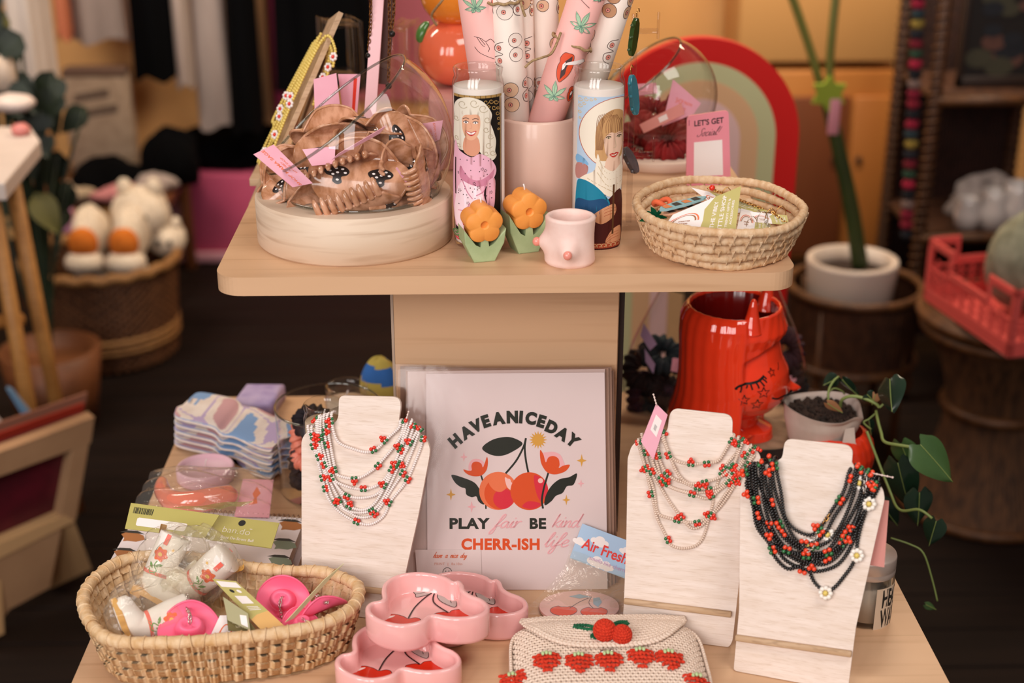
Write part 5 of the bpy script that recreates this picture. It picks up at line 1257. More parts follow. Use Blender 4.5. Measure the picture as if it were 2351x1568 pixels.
for da, l in ((0, 1), (45, .95), (-45, .95), (90, .75), (-90, .75), (140, .55), (-140, .55)):
    a = R_(200 + da); d = Vector((math.cos(a), math.sin(a), 0)); s_ = Vector((-d.y, d.x, 0)); L = .021 * l
    mb.prism([tuple((d * L * t_ + s_ * L * w)[:2]) for t_, w in ((0, .05), (.3, .15), (.55, .19), (.8, .10), (1, 0), (.8, -.10), (.55, -.19), (.3, -.15), (0, -.05))], -.0006, .0006, (M @ Vector((0, 0, .0004 * abs(da) / 45)), M.to_3x3() @ Vector((1, 0, 0)), M.to_3x3() @ Vector((0, 1, 0)), M.to_3x3() @ Vector((0, 0, 1))))
solo('leaf_earring', mb, greenfoil, 'shiny green foil leaf earring at the near end of the straw basket', 'earring')
for k, (px0, px1, dz, cols, lab) in enumerate((((1512, 482), (1622, 452), .016, ('#8fb4b8', '#d9824e'), 'blue and orange embroidered clip lying uppermost behind the leaf earring'), ((1520, 492), (1628, 462), .010, ('#e0a786', '#25211f'), 'peach and black embroidered clip under the blue one'))):
    a, b = W(*px0, zc + dz), W(*px1, zc + dz + .01); d = (b - a).normalized(); s_ = Vector((0, 0, 1)).cross(d).normalized(); n = d.cross(s_); L = (b - a).length; wd = .009
    mb = MB(); mb.prism([(0, -wd * .3), (L * .1, -wd * .8), (L * .5, -wd), (L * .9, -wd * .6), (L, 0), (L * .85, wd * .7), (L * .4, wd), (L * .08, wd * .6)], -.001, .001, (a, d, s_, n), 0)
    for j in range(4): mb.flat([(L * (.12 + .2 * j), -wd * .5), (L * (.26 + .2 * j), -wd * .6), (L * (.22 + .2 * j), wd * .6), (L * (.1 + .2 * j), wd * .5)], lambda x, y: a + d * x + s_ * y + n * .0014, 1 + j % 2)
    solo('embroidered_clip', mb, [mat('thread ' + cols[0], cols[0], .9), mat('thread ' + cols[1], cols[1], .9), ink], lab, 'hair clip', 'embroidered clips in the straw basket')
p = W(1520, 466, zc + .016); mb = MB(); mb.tube([(p.x + .009 * math.cos(q), p.y + .007 * math.sin(q), p.z + .003 * math.sin(2 * q)) for q in np.linspace(0, 2 * PI, 20)[:-1]], .003, 8, closed=True); solo('hair_tie', mb, mat('orange cord', '#e0643a', .8), 'orange cord hair tie behind the green leaf earring', 'hair tie')

# ---- clear earring stand with gem earrings
YE = 1.60; pe = V(1443, 500, YE)
t = thing('earring_stand', 'clear acrylic post with three arms behind the robed woman candle', 'stand', (pe.x, YE, ZU))
mb = MB(); zt = V(1443, 25, YE).z; mb.box((pe.x, YE, (ZU + zt) / 2), (.0065, .0065, zt - ZU - .006), 0, bev=.0006); part('post', mb, acryl, t)
mb = MB(); mb.box((pe.x, YE, ZU + .003), (.07, .05, .006), 0, bev=.001); part('base', mb, acryl, t)
for py, dx in ((70, .020), (215, .018), (352, .020)):
    z = V(1443, py, YE).z; mb = MB(); mb.box((pe.x + dx / 2, YE - .004, z), (dx + .012, .005, .006), 0, bev=.0006); mb.box((pe.x + dx + .006, YE - .004, z + .006), (.003, .005, .03), 0, bev=.0006); part('arm', mb, acryl, t)
def gem(name, lab, px, py, w, h, m, rot, Y=YE - .014):
    c = V(px, py, Y); t = thing(name, lab, 'earring', tuple(c), 'gem earrings on the acrylic stand')
    M = Matrix.Translation(c) @ Matrix.Rotation(R_(rot), 4, 'Y') @ Matrix.Rotation(R_(58), 4, 'Z')
    mb = MB(); out = [(w * math.cos(q) * (abs(math.cos(q)) ** -.25 if abs(math.cos(q)) > .1 else 1) * .9, h * math.sin(q) * .95) for q in np.linspace(0, 2 * PI, 25)[:-1]]
    mb.prism([(x, y) for x, y in out], -.0025, .0025, (M @ Vector((0, 0, 0)), M.to_3x3() @ Vector((1, 0, 0)), M.to_3x3() @ Vector((0, 0, 1)), M.to_3x3() @ Vector((0, -1, 0))), bev=.001)
    part('gem', mb, m, t)
    mb = MB(); mb.tube(catmull([M @ Vector((0, 0, h)), M @ Vector((-.001, 0, h + .005)), M @ Vector((.003, 0, h + .009)), M @ Vector((.006, 0, h + .005))], 5), .0006, 5); part('hook', mb, gold, t)
    for k in range(3): mb = MB(); mb.sphere(M @ Vector((-.008, 0, h * (.6 - .6 * k))), .0022, 0, 8, 6); part('bead', mb, m, t)
gem('gem_earring', 'dark green oblong gem earring at the top of the acrylic stand', 1455, 85, .008, .0225, mat('green gem', '#3d5a24', .06, trans=.5, coat=.5), 6)
gem('gem_earring', 'turquoise faceted gem earring half way up the acrylic stand', 1455, 218, .009, .0245, mat('turquoise gem', '#4aa9c0', .06, trans=.5, coat=.5), -8)
gem('gem_earring', 'smoky grey gem earring low on the acrylic stand', 1448, 368, .009, .018, mat('smoky gem', '#7d7478', .06, trans=.6, coat=.5), -28)

# ---- second bowl with red scrunchies on a cream riser
YQ = 1.90; c2 = V(1512, 218, YQ); R2 = 134 * mpp(c2)
zr_ = V(1512, 354, YQ - .03).z
mb = MB(); mb.lathe([(0, ZU), (.082, ZU), (.083, ZU + .002), (.083, zr_ - .002), (.081, zr_), (0, zr_)], 56, 0, (c2.x, YQ, 0)); solo('cream_riser', mb, mat('cream riser', '#e3c9b4', .5), 'round cream riser under the glass bowl of red scrunchies', 'riser')
n2 = (RT * -.62 + UPV * .70) * .93 - FW * .36; n2.normalize()
cut_bowl('glass_bowl', c2, R2, n2, R2 * .55, zr_ + .0006, 'slant-cut clear glass bowl of red scrunchies behind the acrylic earring stand', 'bowl')
redv = noisy('red velvet', '#8f1414', '#6c0d0f', (30, 30, 30), .75)
def scrunchie(name, lab, c, R, r, m, rot, seed=0, group=None):
    rnd = random.Random(seed); ph = rnd.random() * 6; M = Matrix.Translation(c) @ Euler(tuple(R_(a) for a in rot)).to_matrix().to_4x4(); mb = MB()
    def fn(u, v):
        a, b = 2 * PI * u, 2 * PI * v; rr = r * (1 + .22 * math.sin(15 * a + ph + 1.5 * math.sin(b)) + .10 * math.sin(23 * a + 2 * b))
        return M @ Vector(((R + rr * math.cos(b)) * math.cos(a), (R + rr * math.cos(b)) * math.sin(a), rr * math.sin(b) * .9))
    mb.grid(fn, 96, 14, 0, cu=True, cv=True); return solo(name, mb, m, lab, 'scrunchie', group)
for i, (px, py, dy, rot, lab) in enumerate(((1500, 262, .0, (20, 10, 0), 'red scrunchie topmost in the far glass bowl'), (1470, 330, -.035, (60, 0, 10), 'red scrunchie pressed against the bowl front beside the earring stand'), (1530, 322, -.035, (35, -20, 30), 'red scrunchie at the bowl front beside the pink sign'), (1560, 270, .02, (70, 20, 60), 'red scrunchie at the bowl side under the slanting pink tag'), (1505, 320, .03, (10, 5, 0), 'red scrunchie at the back of the far bowl'))):
    scrunchie('red_scrunchie', lab, V(px, py, YQ + dy), .022, .012, redv, rot, i, 'red scrunchies in the far bowl')
card('scrunchie_tag', [V(1520, 290, YQ - .055), V(1592, 262, YQ - .05), V(1610, 238, YQ - .05), V(1545, 182, YQ - .05)], TAGM, 'pink tag slanting upright out of the red scrunchies', 'tag', lambda mb, mp: (mb.text('SHOP MAMA', .2, lambda a, b: mp(.52 + a * .5, .55 + b), 1), mb.text('SAGE', .2, lambda a, b: mp(.52 + a * .5, .3 + b), 1)), group='pink tags of the red scrunchies')
card('scrunchie_tag', [V(1478, 306, YQ - .062), V(1572, 262, YQ - .062), V(1564, 236, YQ - .06), V(1468, 286, YQ - .06)], [mat('dusty pink card', '#d98f86', .6), orange_ink, white, ink], 'dusty pink tag lying across the red scrunchies', 'tag', lambda mb, mp: mb.flat([(.42, .25), (.62, .25), (.62, .75), (.42, .75)], mp, 2), group='pink tags of the red scrunchies')
card('scrunchie_tag', [V(1450, 222, YQ - .03), V(1510, 214, YQ - .03), V(1506, 190, YQ - .03), V(1452, 194, YQ - .03)], TAGM, 'small pink tag behind the turquoise earring', 'tag', group='pink tags of the red scrunchies')

# ---- pink sign
YS = 1.76; q0, q1, q2, q3 = V(1575, 420, YS), V(1678, 414, YS + .004), V(1672, 252, YS + .006), V(1577, 266, YS + .002)
dz_ = q0.z - ZU; q0.z = ZU; q1.z = ZU
def sign_draw(mb, mp):
    mb.text("LET'S GET", .105, lambda a, b: mp(.52 + a * 1.55, .845 + b, 2), 1, .02)
    script(mb, 'Social!', .056, lambda a, b: mp(.24 + a * 1.75, .695 + b * .9, 2), .0062, 1, .5)
    mb.flat([(.17, .14), (.83, .14), (.83, .62), (.17, .62)], lambda a, b: mp(a, b, 1), 2)
    mb.ribbon([(.05, .86), (.05, .94)], .02, lambda a, b: mp(a, b, 1), 3)
card('pink_sign', [q0, q1, q2, q3], [mat('pink acrylic sign', '#e88f9c', .3, coat=.3), ink, white, mat('rose ink', '#b05a70', .5)], 'pink rounded sign with black lettering standing behind the coiled straw basket', 'sign', sign_draw, th=.003, r=.006)

# ---- rainbow board leaning behind the shelf
YW = 2.55; t = thing('rainbow_board', 'large wooden rainbow standing behind the display table', 'rainbow', (V(1600, 400, YW).x, YW, 0))
cR = V(1600, 318, YW); kR = mpp(cR); zlow = .0
stripes = [(232, '#d6140e', 'red_arch'), (178, '#cfca98', 'sage_arch'), (138, '#e9b788', 'peach_arch'), (96, '#f5c9c2', 'pink_arch'), (54, '#e2b27e', 'amber_arch')]
for i, (r, c, nm) in enumerate(stripes):
    r1 = r * kR; r0 = (stripes[i + 1][0] if i < 4 else 16) * kR
    o = [(r1 * math.cos(a), r1 * math.sin(a)) for a in np.linspace(0, PI, 49)] + [(-r1, zlow - cR.z), (-r0, zlow - cR.z)] + [(r0 * math.cos(a), r0 * math.sin(a)) for a in np.linspace(PI, 0, 49)] + [(r0, zlow - cR.z), (r1, zlow - cR.z)]
    mb = MB(); mb.prism(o, -.012, .012 + .001 * i, ((cR.x, YW, cR.z), (1, 0, 0), (0, 0, 1), (0, -1, 0)), bev=.0015); part(nm, mb, noisy('paint ' + c, c, c, (3, 3, 3), .55), t)
# ================================================================ things on the lower table top
# ---- art prints in sleeves leaning on the column
PHI = math.atan2(.085, .236); NP = Vector((0, -math.cos(PHI), math.sin(PHI))); OP = W(1190, 1355, ZL) + Vector((0, 0, .0006))
UPP = Vector((0, math.sin(PHI), math.cos(PHI)))
def onprint(off=0.0):
    o = OP + NP * off
    return lambda x, y, lay=0: PL(x, y, o, NP) + NP * (.000012 * lay)
def board_px(mb, pts, o, n, th, mi=0):
    q = [PL(x, y, o, n) for x, y in pts]; x = Vector((1, 0, 0)); x = (x - n * x.dot(n)).normalized(); y = n.cross(x)
    mb.prism([((p - q[0]).dot(x), (p - q[0]).dot(y)) for p in q], -th, 0, (q[0], x, y, n), mi)
blushcard = noisy('blush print paper', '#e8d8d8', '#e3d1d1', (6, 6, 6), .55)
dk = K('print green black', '#22251c'); p_or = K('print orange', '#e0531f'); p_pk = K('print pink', '#f2b6bc'); p_gd = K('print gold', '#dca446'); p_rd = K('print crimson', '#dd2c40'); p_co = K('print coral', '#ee7a4e'); p_lt = K('print light pink', '#f9c8c2')
PM = [blushcard, dk, p_or, p_pk, p_gd, p_rd, p_co, p_lt]
zx = lambda pts: [(890 + a / 3.267, 820 + b / 3.267) for a, b in pts]
t = thing('cherry_print', 'front blush art print of two cherries and HAVE A NICE DAY leaning on the column', 'print', tuple(OP), 'sleeved prints leaning on the column')
mb = MB(); board_px(mb, [(982, 1354), (1395, 1354), (1388, 855), (978, 858)], OP, NP, .0012)
mp0 = onprint(0); lay = [0]
def F(pts, mi, smooth=True, z=True):
    lay[0] += 1; l = lay[0]
    if z: pts = zx(pts)
    if smooth: pts = [(q.x, q.y) for q in catmull([(a, b, 0) for a, b in pts], 5, True)]
    mb.flat(pts, lambda a, b: mp0(a, b, 2 + l), mi)
def S(pts, w, mi):
    lay[0] += 1; l = lay[0]; mb.ribbon([(q.x, q.y) for q in catmull([(a, b, 0) for a, b in zx(pts)], 6)], w, lambda a, b: mp0(a, b, 2 + l), mi)
F([(480, 882), (505, 940), (550, 975), (582, 985), (590, 1030), (630, 1050), (665, 1045), (680, 1080), (715, 1105), (735, 1090), (720, 1040), (690, 990), (650, 940), (570, 905)], 1)
S([(700, 885), (722, 960), (735, 1050), (737, 1138)], 3.6, 1)
circ2 = lambda x, y, r: [(x + r * math.cos(q), y + r * math.sin(q)) for q in np.linspace(0, 2 * PI, 49)[:-1]]
F(circ2(830, 1003, 143), 6, False); F(circ2(846, 1022, 121), 2, False); F(circ2(868, 1062, 76), 5, False); F([(760, 925), (860, 880), (900, 960), (850, 1010), (790, 990)], 6); F([(880, 900), (940, 950), (950, 1000), (900, 980)], 7)
F(circ2(905, 930, 19), 7, False)
S([(1037, 607), (1020, 670), (965, 775), (885, 872)], 4.4, 1); S([(1037, 607), (1028, 680), (1038, 780), (1056, 868)], 4.4, 1)
F(circ2(1063, 1005, 142), 2, False); F([(1100, 885), (1180, 930), (1200, 1000), (1150, 1080), (1110, 1000)], 5); F([(1060, 1080), (1150, 1100), (1090, 1138), (1010, 1120)], 5)
F(circ2(1146, 926, 19), 7, False)
F([(1420, 873), (1395, 955), (1345, 968), (1312, 1018), (1262, 1040), (1228, 1080), (1178, 1110), (1185, 1040), (1228, 965), (1290, 915), (1360, 900)], 1)
S([(1205, 868), (1172, 980), (1157, 1070), (1165, 1135)], 4.4, 1)
F([(708, 682), (780, 622), (880, 598), (955, 610), (1012, 652), (930, 712), (850, 740), (770, 730)], 1)
F([(1128, 620)] * 0 + [(1128 + (68 if k % 2 == 0 else 40) * math.cos(PI * k / 16), 620 + (68 if k % 2 == 0 else 40) * math.sin(PI * k / 16)) for k in range(32)], 4, False)
F([(1160, 725), (1200, 712), (1245, 710), (1292, 730), (1318, 778), (1320, 820), (1190, 800)], 3)
F([(1143, 697), (1168, 730), (1186, 788), (1205, 752), (1243, 741), (1280, 760), (1290, 805), (1284, 830), (1320, 812), (1366, 808), (1340, 850), (1290, 873), (1240, 878), (1190, 858), (1150, 790)], 2)
F([(610, 850), (610, 800), (640, 766), (690, 766), (722, 790), (722, 830), (640, 860)], 3)
F([(568, 842), (600, 850), (630, 848), (628, 815), (640, 790), (670, 783), (702, 798), (714, 826), (730, 790), (745, 747), (752, 790), (740, 850), (700, 888), (640, 892), (590, 872)], 2)
for x, y, r, m in ((475, 1030, 46, 4), (1455, 775, 48, 4), (1340, 1070, 40, 4), (572, 748, 36, 3), (630, 1122, 44, 3), (1450, 947, 32, 3)):
    F([(x, y - r), (x + r * .18, y - r * .22), (x + r * .78, y), (x + r * .18, y + r * .22), (x, y + r), (x - r * .18, y + r * .22), (x - r * .78, y), (x - r * .18, y - r * .22)], m, False)
for ch, x, y in zip('HAVEANICEDAY', (505, 590, 662, 733, 830, 935, 1000, 1075, 1152, 1230, 1312, 1390), (625, 560, 512, 478, 456, 446, 446, 455, 478, 522, 572, 622)):
    px, py = zx([(x, y)])[0]; a = math.atan2(px - 1180, 1172 - py)
    mb.text(ch, 36, lambda u, v: mp0(px + (u * math.cos(a) - (v - 13) * -math.sin(a)) * 1.0, py + (u * math.sin(a) - (v - 13) * math.cos(a)), 60), 1, .065, sx=.95)
def line_px(s_, x0, x1, base, cap, mi, bold=.045, mp=None):
    g = glyphs(s_, bold, 'LEFT', 0, 1.08)[0][0]; w = max(p[0] for p in g); mp = mp or mp0
    mb.text(s_, 1, lambda u, v: mp(x0 + u / w * (x1 - x0), base - v * cap / .73, 2), mi, bold, 'LEFT', 0, 1, 1.08)
line_px('PLAY', 1031, 1125, 1213, 24, 1); line_px('BE', 1215, 1254, 1213, 24, 1); line_px('CHERR-ISH', 1059, 1239, 1261, 25, 2)
script(mb, 'fair', 13, lambda u, v: mp0(1134 + u * 1.55, 1211 - v * 1.12, 60), 2.0, 3, .35)
script(mb, 'kind', 13, lambda u, v: mp0(1266 + u * 1.4, 1210 - v * 1.12, 60), 2.0, 3, .35)
script(mb, 'life', 14, lambda u, v: mp0(1248 + u * 1.6, 1255 - v * 1.1, 60), 2.0, 3, .35)
part('print_sheet', mb, PM, t)
mb = MB(); board_px(mb, [(950, 1356), (1401, 1356), (1395, 845), (937, 849)], OP + NP * .0022, NP, .0002); part('sleeve', mb, sleeve, t)
mb = MB(); board_px(mb, [(958, 1330), (1106, 1330), (1104, 1262), (953, 1262)], OP + NP * .0011, NP, .0003)
mpc = lambda x, y, l=0: PL(x, y, OP + NP * .0011, NP) + NP * (.0002 + .0001 * l)
for w_, x_, s_ in (('have', 994, 9), ('a', 1021, 9), ('nice', 1033, 9), ('day', 1056, 8)): script(mb, w_, .55 * s_, lambda u, v: mpc(x_ + u * 1.15, 1280 - v * 1.2, 2), 1.1, 1, .5)
for s_, x0, x1 in (('PRINT', 997, 1021), ('|', 1027, 1029), ('8x10in', 1036, 1061)):
    line_px(s_, x0, x1, 1297, 6, 2, .0, mpc)
mb.ribbon(circ2(0, 0, 1)[:0] + [(1027 + 10 * math.cos(q), 1313 + 10 * math.sin(q)) for q in np.linspace(0, 2 * PI, 30)], 1.1, lambda a, b: mpc(a, b, 2), 3)
for dx in (-3.5, 3.5): mb.flat([(1027 + dx + 1.2 * math.cos(q), 1311 + 1.2 * math.sin(q)) for q in np.linspace(0, 2 * PI, 9)[:-1]], lambda a, b: mpc(a, b, 2), 3)
part('info_card', mb, [mat('label card', '#e8d9d8', .55), orange_ink, mat('peach ink', '#e0a898', .6), ink], t)
backcards = [((913, 1354), (1402, 1354), (1396, 842), (914, 848), 'second sleeved print, its pale backing showing beside the cherry print', '#dcc9c6'), ((918, 1352), (1411, 1352), (1404, 840), (920, 846), 'third sleeved print leaning behind the cherry print', '#b99a88'), ((926, 1352), (1419, 1352), (1411, 838), (930, 842), 'fourth sleeved print leaning behind the cherry print', '#a98a78'), ((908, 1352), (1425, 1352), (1416, 846), (907, 836), 'sleeved print touching the column, behind all the others', '#8d6c58')]
for k, (a, b, c, d, lab, col) in enumerate(backcards):
    o = OP - NP * (.0032 * (k + 1) - .0008); t2 = thing('sleeved_print', lab, 'print', tuple(o), 'sleeved prints leaning on the column')
    mb = MB(); inset = [(a[0] + 8 + (14 if k == 0 else 4), a[1]), (b[0] - 7, b[1]), (c[0] - 7, c[1] + 5), (d[0] + 8 + (14 if k == 0 else 4), d[1] + 5)]; board_px(mb, inset, o, NP, .0012); part('print_sheet', mb, mat('backing ' + col, col, .6), t2)
    mb = MB(); board_px(mb, [a, b, c, d], o + NP * .0012, NP, .0002); part('sleeve', mb, sleeve, t2)

# ---- necklace stands
def stand(label, bl, br, lean, outline, slat, rnd_pts=True):
    a, b = W(*bl, ZL), W(*br, ZL); x = (b - a); x.z = 0; x.normalize(); nh = Vector((x.y, -x.x, 0))
    if nh.y > 0: nh = -nh
    ph = R_(lean); up = Vector((0, 0, math.cos(ph))) - nh * math.sin(ph); n = nh * math.cos(ph) + Vector((0, 0, math.sin(ph)))
    o = a + Vector((0, 0, .0008)); T = .0046
    loc = lambda px, py: ((PL(px, py, o, n) - o).dot(x), (PL(px, py, o, n) - o).dot(up))
    t = thing('necklace_stand', label, 'stand', tuple((a + b) / 2), 'bust shaped wooden necklace stands')
    pts = [loc(*p) for p in outline]
    pts = [Vector((p[0], max(p[1], 0.0))) for p in pts]; rp = []
    for i, q in enumerate(pts):                   # ease every corner
        e1, e2 = pts[i - 1] - q, pts[(i + 1) % len(pts)] - q; q1, q2 = q + e1 * min(.45, .003 / max(e1.length, 1e-6)), q + e2 * min(.45, .003 / max(e2.length, 1e-6))
        rp += [tuple(q1 * (1 - k) ** 2 + q * 2 * k * (1 - k) + q2 * k * k) for k in (0, .33, .67, 1)]
    pts = rp
    mb = MB(); mb.prism(pts, -T, 0, (o, x, up, n), bev=.0006); part('bust_board', mb, ply, t)
    if slat:
        s0, s1 = loc(*slat[0]), loc(*slat[1]); d = Vector((s1[0] - s0[0], s1[1] - s0[1])); L = d.length; d.normalize()
        mb = MB(); M = frame_matrix((o + x * ((s0[0] + s1[0]) / 2) + up * ((s0[1] + s1[1]) / 2) + n * .0030, x * d.x + up * d.y, up * d.x - x * d.y, n)); mb.box(0, (L, .0064, .0058), 0, M, .0014, 2); part('ledge_strip', mb, rod_wood, t)
    w = (b - a).length; hb = .105
    q0 = o + x * (w * .3) + up * hb - n * (T + .0003); q1 = o + x * (w * .7) + up * hb - n * (T + .0003); dn = Vector((q0.x, q0.y, 0)) - nh * .055
    mb = MB(); e0 = Vector((dn.x, dn.y, ZL + .0005)); e1 = Vector((q1.x, q1.y, 0)) - nh * .055; e1.z = ZL + .0005
    yy = (q0 - e0); H = yy.length; yy.normalize(); nn_ = x.cross(yy); mb.prism([(0, 0), ((q1 - q0).length, 0), ((q1 - q0).length, H), (0, H)], -.004, 0, (e0, x, yy, nn_ if nn_.dot(nh) > 0 else nn_)); part('back_prop', mb, ply, t)
    return t, o, n, x, up
zA = lambda pts: [(370 + a / 3.732, 800 + b / 3.732) for a, b in pts]
zB = lambda pts: [(1400 + a / 3.135, 900 + b / 3.135) for a, b in pts]
stA = stand('bust shaped wooden stand with white bead necklaces beside the cherry print', (692, 1402), (905, 1428), 17, [(692, 1404), (692, 1014), (698, 998), (712, 988), (745, 978), (770, 972), (777, 956), (778, 918), (781, 911), (788, 908), (905, 911), (914, 914), (919, 922), (920, 935), (915, 968), (938, 984), (968, 1000), (982, 1014), (987, 1030), (986, 1046), (960, 1185), (930, 1320), (906, 1430)], ((690, 1335), (932, 1362)))
stB = stand('bust shaped wooden stand with clear bead necklaces and a pink tag', (1428, 1457), (1672, 1487), 18, [(1427, 1458), (1432, 1392), (1438, 1240), (1441, 1052), (1450, 1024), (1468, 1008), (1500, 1001), (1524, 998), (1533, 985), (1536, 958), (1541, 944), (1552, 938), (1664, 950), (1676, 954), (1682, 964), (1681, 1000), (1700, 1012), (1732, 1028), (1746, 1046), (1746, 1070), (1700, 1310), (1682, 1470), (1674, 1487), (1668, 1488)], ((1433, 1378), (1680, 1409)))
stC = stand('bust shaped wooden stand with black bead necklaces, at the table corner', (1684, 1541), (1945, 1590), 18, [(1684, 1543), (1685, 1530), (1697, 1400), (1700, 1117), (1706, 1098), (1720, 1080), (1760, 1066), (1790, 1058), (1797, 1046), (1800, 1022), (1804, 1012), (1814, 1008), (1940, 1021), (1952, 1026), (1958, 1036), (1955, 1068), (1980, 1082), (2014, 1106), (2028, 1126), (2031, 1146), (1965, 1440), (1946, 1592)], ((1689, 1462), (1956, 1500)))
white_bead = mat('white seed bead', '#efe3de', .25, coat=.3); clear_bead = mat('clear peach bead', '#e9d0bd', .1, coat=.7, trans=.12); black_bead = mat('black seed bead', '#0d0b0c', .14, coat=.5)
orange_bead = mat('orange red bead', '#e6421f', .25, coat=.3); daisy_w = mat('daisy bead', '#f2e9df', .3); daisy_y = mat('daisy heart bead', '#e0c565', .3)
def strand(st, label, pts, conv, br, m, fruit, nfr, seed, group, lift=0.0, leaf=True, daisies=()):
    _, o, n, x, up = st; rnd = random.Random(seed); px = conv(pts)
    path = [PL(a, b, o, n) + n * (.0018 + lift) for a, b in px]
    path = [path[0] - n * (.009 + lift) + up * .002] + path + [path[-1] - n * (.009 + lift) + up * .002]
    ph = rnd.random() * 6; path = catmull(path, 10); path = [p + (x * math.sin(i * .21 + ph) + up * math.sin(i * .17 + 2 * ph)) * .0011 for i, p in enumerate(path)]; t = thing('bead_necklace', label, 'necklace', tuple(path[0]), group)
    mb = MB(); P_ = resample(path, br * 1.22)
    for i, p in enumerate(P_):
        d = (P_[min(i + 1, len(P_) - 1)] - P_[max(i - 1, 0)]).normalized(); w_ = n.cross(d).normalized(); mb.sphere(p, (1, 1, 1), 0, 8, 5, Matrix((w_ * br, n.cross(w_).normalized() * br * .68, n * br)).transposed())
    part('bead_strand', mb, m, t)
    N = len(P_)
    for k in range(nfr):
        i = int(N * ((k + rnd.random()) / nfr)); i = min(max(i, 3), N - 4); p = P_[i]; d = (P_[i + 1] - P_[i - 1]).normalized(); s_ = n.cross(d).normalized() * rnd.choice((-1, 1))
        mb = MB(); q = p + s_ * br * 1.3 + n * br * .7
        for dd in (-1, 1): mb.sphere(q + d * dd * br * 1.05, br * 1.08, 0, 10, 7)
        if rnd.random() < .45: mb.sphere(q + s_ * br * 1.5 + n * br * .5, br * 1.08, 0, 10, 7)
        if leaf:
            for dd in (-1, 1): mb.sphere(p - s_ * br * .6 + d * dd * br * 1.1 + n * br * .7, br * .95, 1, 9, 6)
        part('cherry_charm', mb, [fruit, green_bead], t)
    for (a, b) in daisies:
        mb = MB(); daisy(mb, PL(a, b, o, n) + n * (.004 + lift), br * 1.15, n, 0, 1, 8); part('daisy_charm', mb, [daisy_w, daisy_y], t)
    return t
NA = [[(1475, 570), (1480, 700), (1530, 790), (1620, 850), (1750, 885), (1870, 840), (1960, 760), (2040, 680), (2060, 620)],
      [(1440, 580), (1450, 800), (1500, 1030), (1560, 1090), (1680, 1115), (1800, 1050), (1900, 960), (2040, 780), (2085, 640)],
      [(1410, 590), (1420, 820), (1480, 1080), (1560, 1160), (1680, 1205), (1800, 1190), (1920, 1120), (2010, 960), (2105, 670)],
      [(1380, 600), (1400, 850), (1460, 1100), (1560, 1220), (1700, 1270), (1860, 1240), (1960, 1100), (2060, 860), (2135, 640)],
      [(1350, 605), (1380, 850), (1440, 1060), (1560, 1270), (1620, 1340), (1740, 1370), (1860, 1290), (1990, 1080), (2090, 850), (2165, 670)],
      [(1328, 620), (1360, 880), (1430, 1070), (1520, 1280), (1580, 1380), (1700, 1405), (1840, 1350), (1980, 1150), (2110, 880), (2195, 690)],
      [(1300, 680), (1340, 900), (1390, 1040), (1480, 1260), (1560, 1370), (1700, 1450), (1850, 1400), (1990, 1180), (2100, 1000), (2225, 720)],
      [(1268, 690), (1320, 900), (1400, 1150), (1450, 1300), (1520, 1400), (1660, 1470), (1800, 1500), (1900, 1440), (1970, 1310), (2110, 1130), (2200, 900), (2245, 780)]]
LA = ['white bead necklace with cherries hanging shortest on its stand', 'second shortest white bead necklace with cherries', 'third white bead necklace, below the second shortest', 'fourth white bead necklace, mid way down the stand', 'fifth white bead necklace, just below the middle one', 'white bead necklace third from the longest', 'white bead necklace second longest on its stand', 'longest white bead necklace with cherries']
for k, p in enumerate(NA): strand(stA, LA[k], p, zA, .00200, white_bead, red_bead, (3, 5, 5, 5, 5, 5, 6, 7)[k], k + 10, 'white cherry necklaces', .0012 * (7 - k) / 3)
NB = [[(390, 300), (410, 400), (470, 480), (600, 520), (700, 510), (790, 480), (860, 380), (885, 325)],
      [(370, 320), (430, 430), (500, 590), (570, 660), (680, 650), (800, 600), (900, 480), (930, 345)],
      [(340, 330), (370, 480), (430, 600), (540, 660), (660, 690), (800, 660), (900, 500), (965, 360)],
      [(310, 340), (340, 520), (400, 650), (500, 710), (600, 740), (720, 750), (850, 640), (1000, 410)],
      [(280, 340), (320, 540), (420, 660), (560, 720), (700, 720), (840, 660), (1012, 430)],
      [(240, 330), (290, 560), (370, 680), (470, 840), (530, 930), (590, 970), (660, 960), (720, 890), (830, 740), (1030, 470)],
      [(212, 350), (250, 520), (310, 700), (350, 850), (410, 900), (540, 940), (650, 930), (740, 870), (850, 740), (1045, 430)],
      [(220, 380), (270, 620), (320, 800), (350, 930), (400, 1030), (450, 1100), (530, 1130), (620, 1100), (690, 1010), (730, 850), (745, 740), (820, 560), (905, 440), (950, 370)]]
LB = ['clear bead necklace with cherries hanging shortest on its stand', 'second shortest clear bead necklace', 'third clear bead necklace down the stand', 'fourth clear bead necklace, lowest of the dense band', 'fifth clear bead necklace, crossing the dense band', 'clear bead necklace crossing a longer one below the dense band', 'clear bead necklace second longest on its stand', 'longest clear bead necklace with cherries']
for k, p in enumerate(NB): strand(stB, LB[k], p, zB, .00198, clear_bead, red_bead, (4, 5, 7, 6, 6, 6, 6, 6)[k], k + 30, 'clear cherry necklaces', .0012 * (7 - k) / 3)
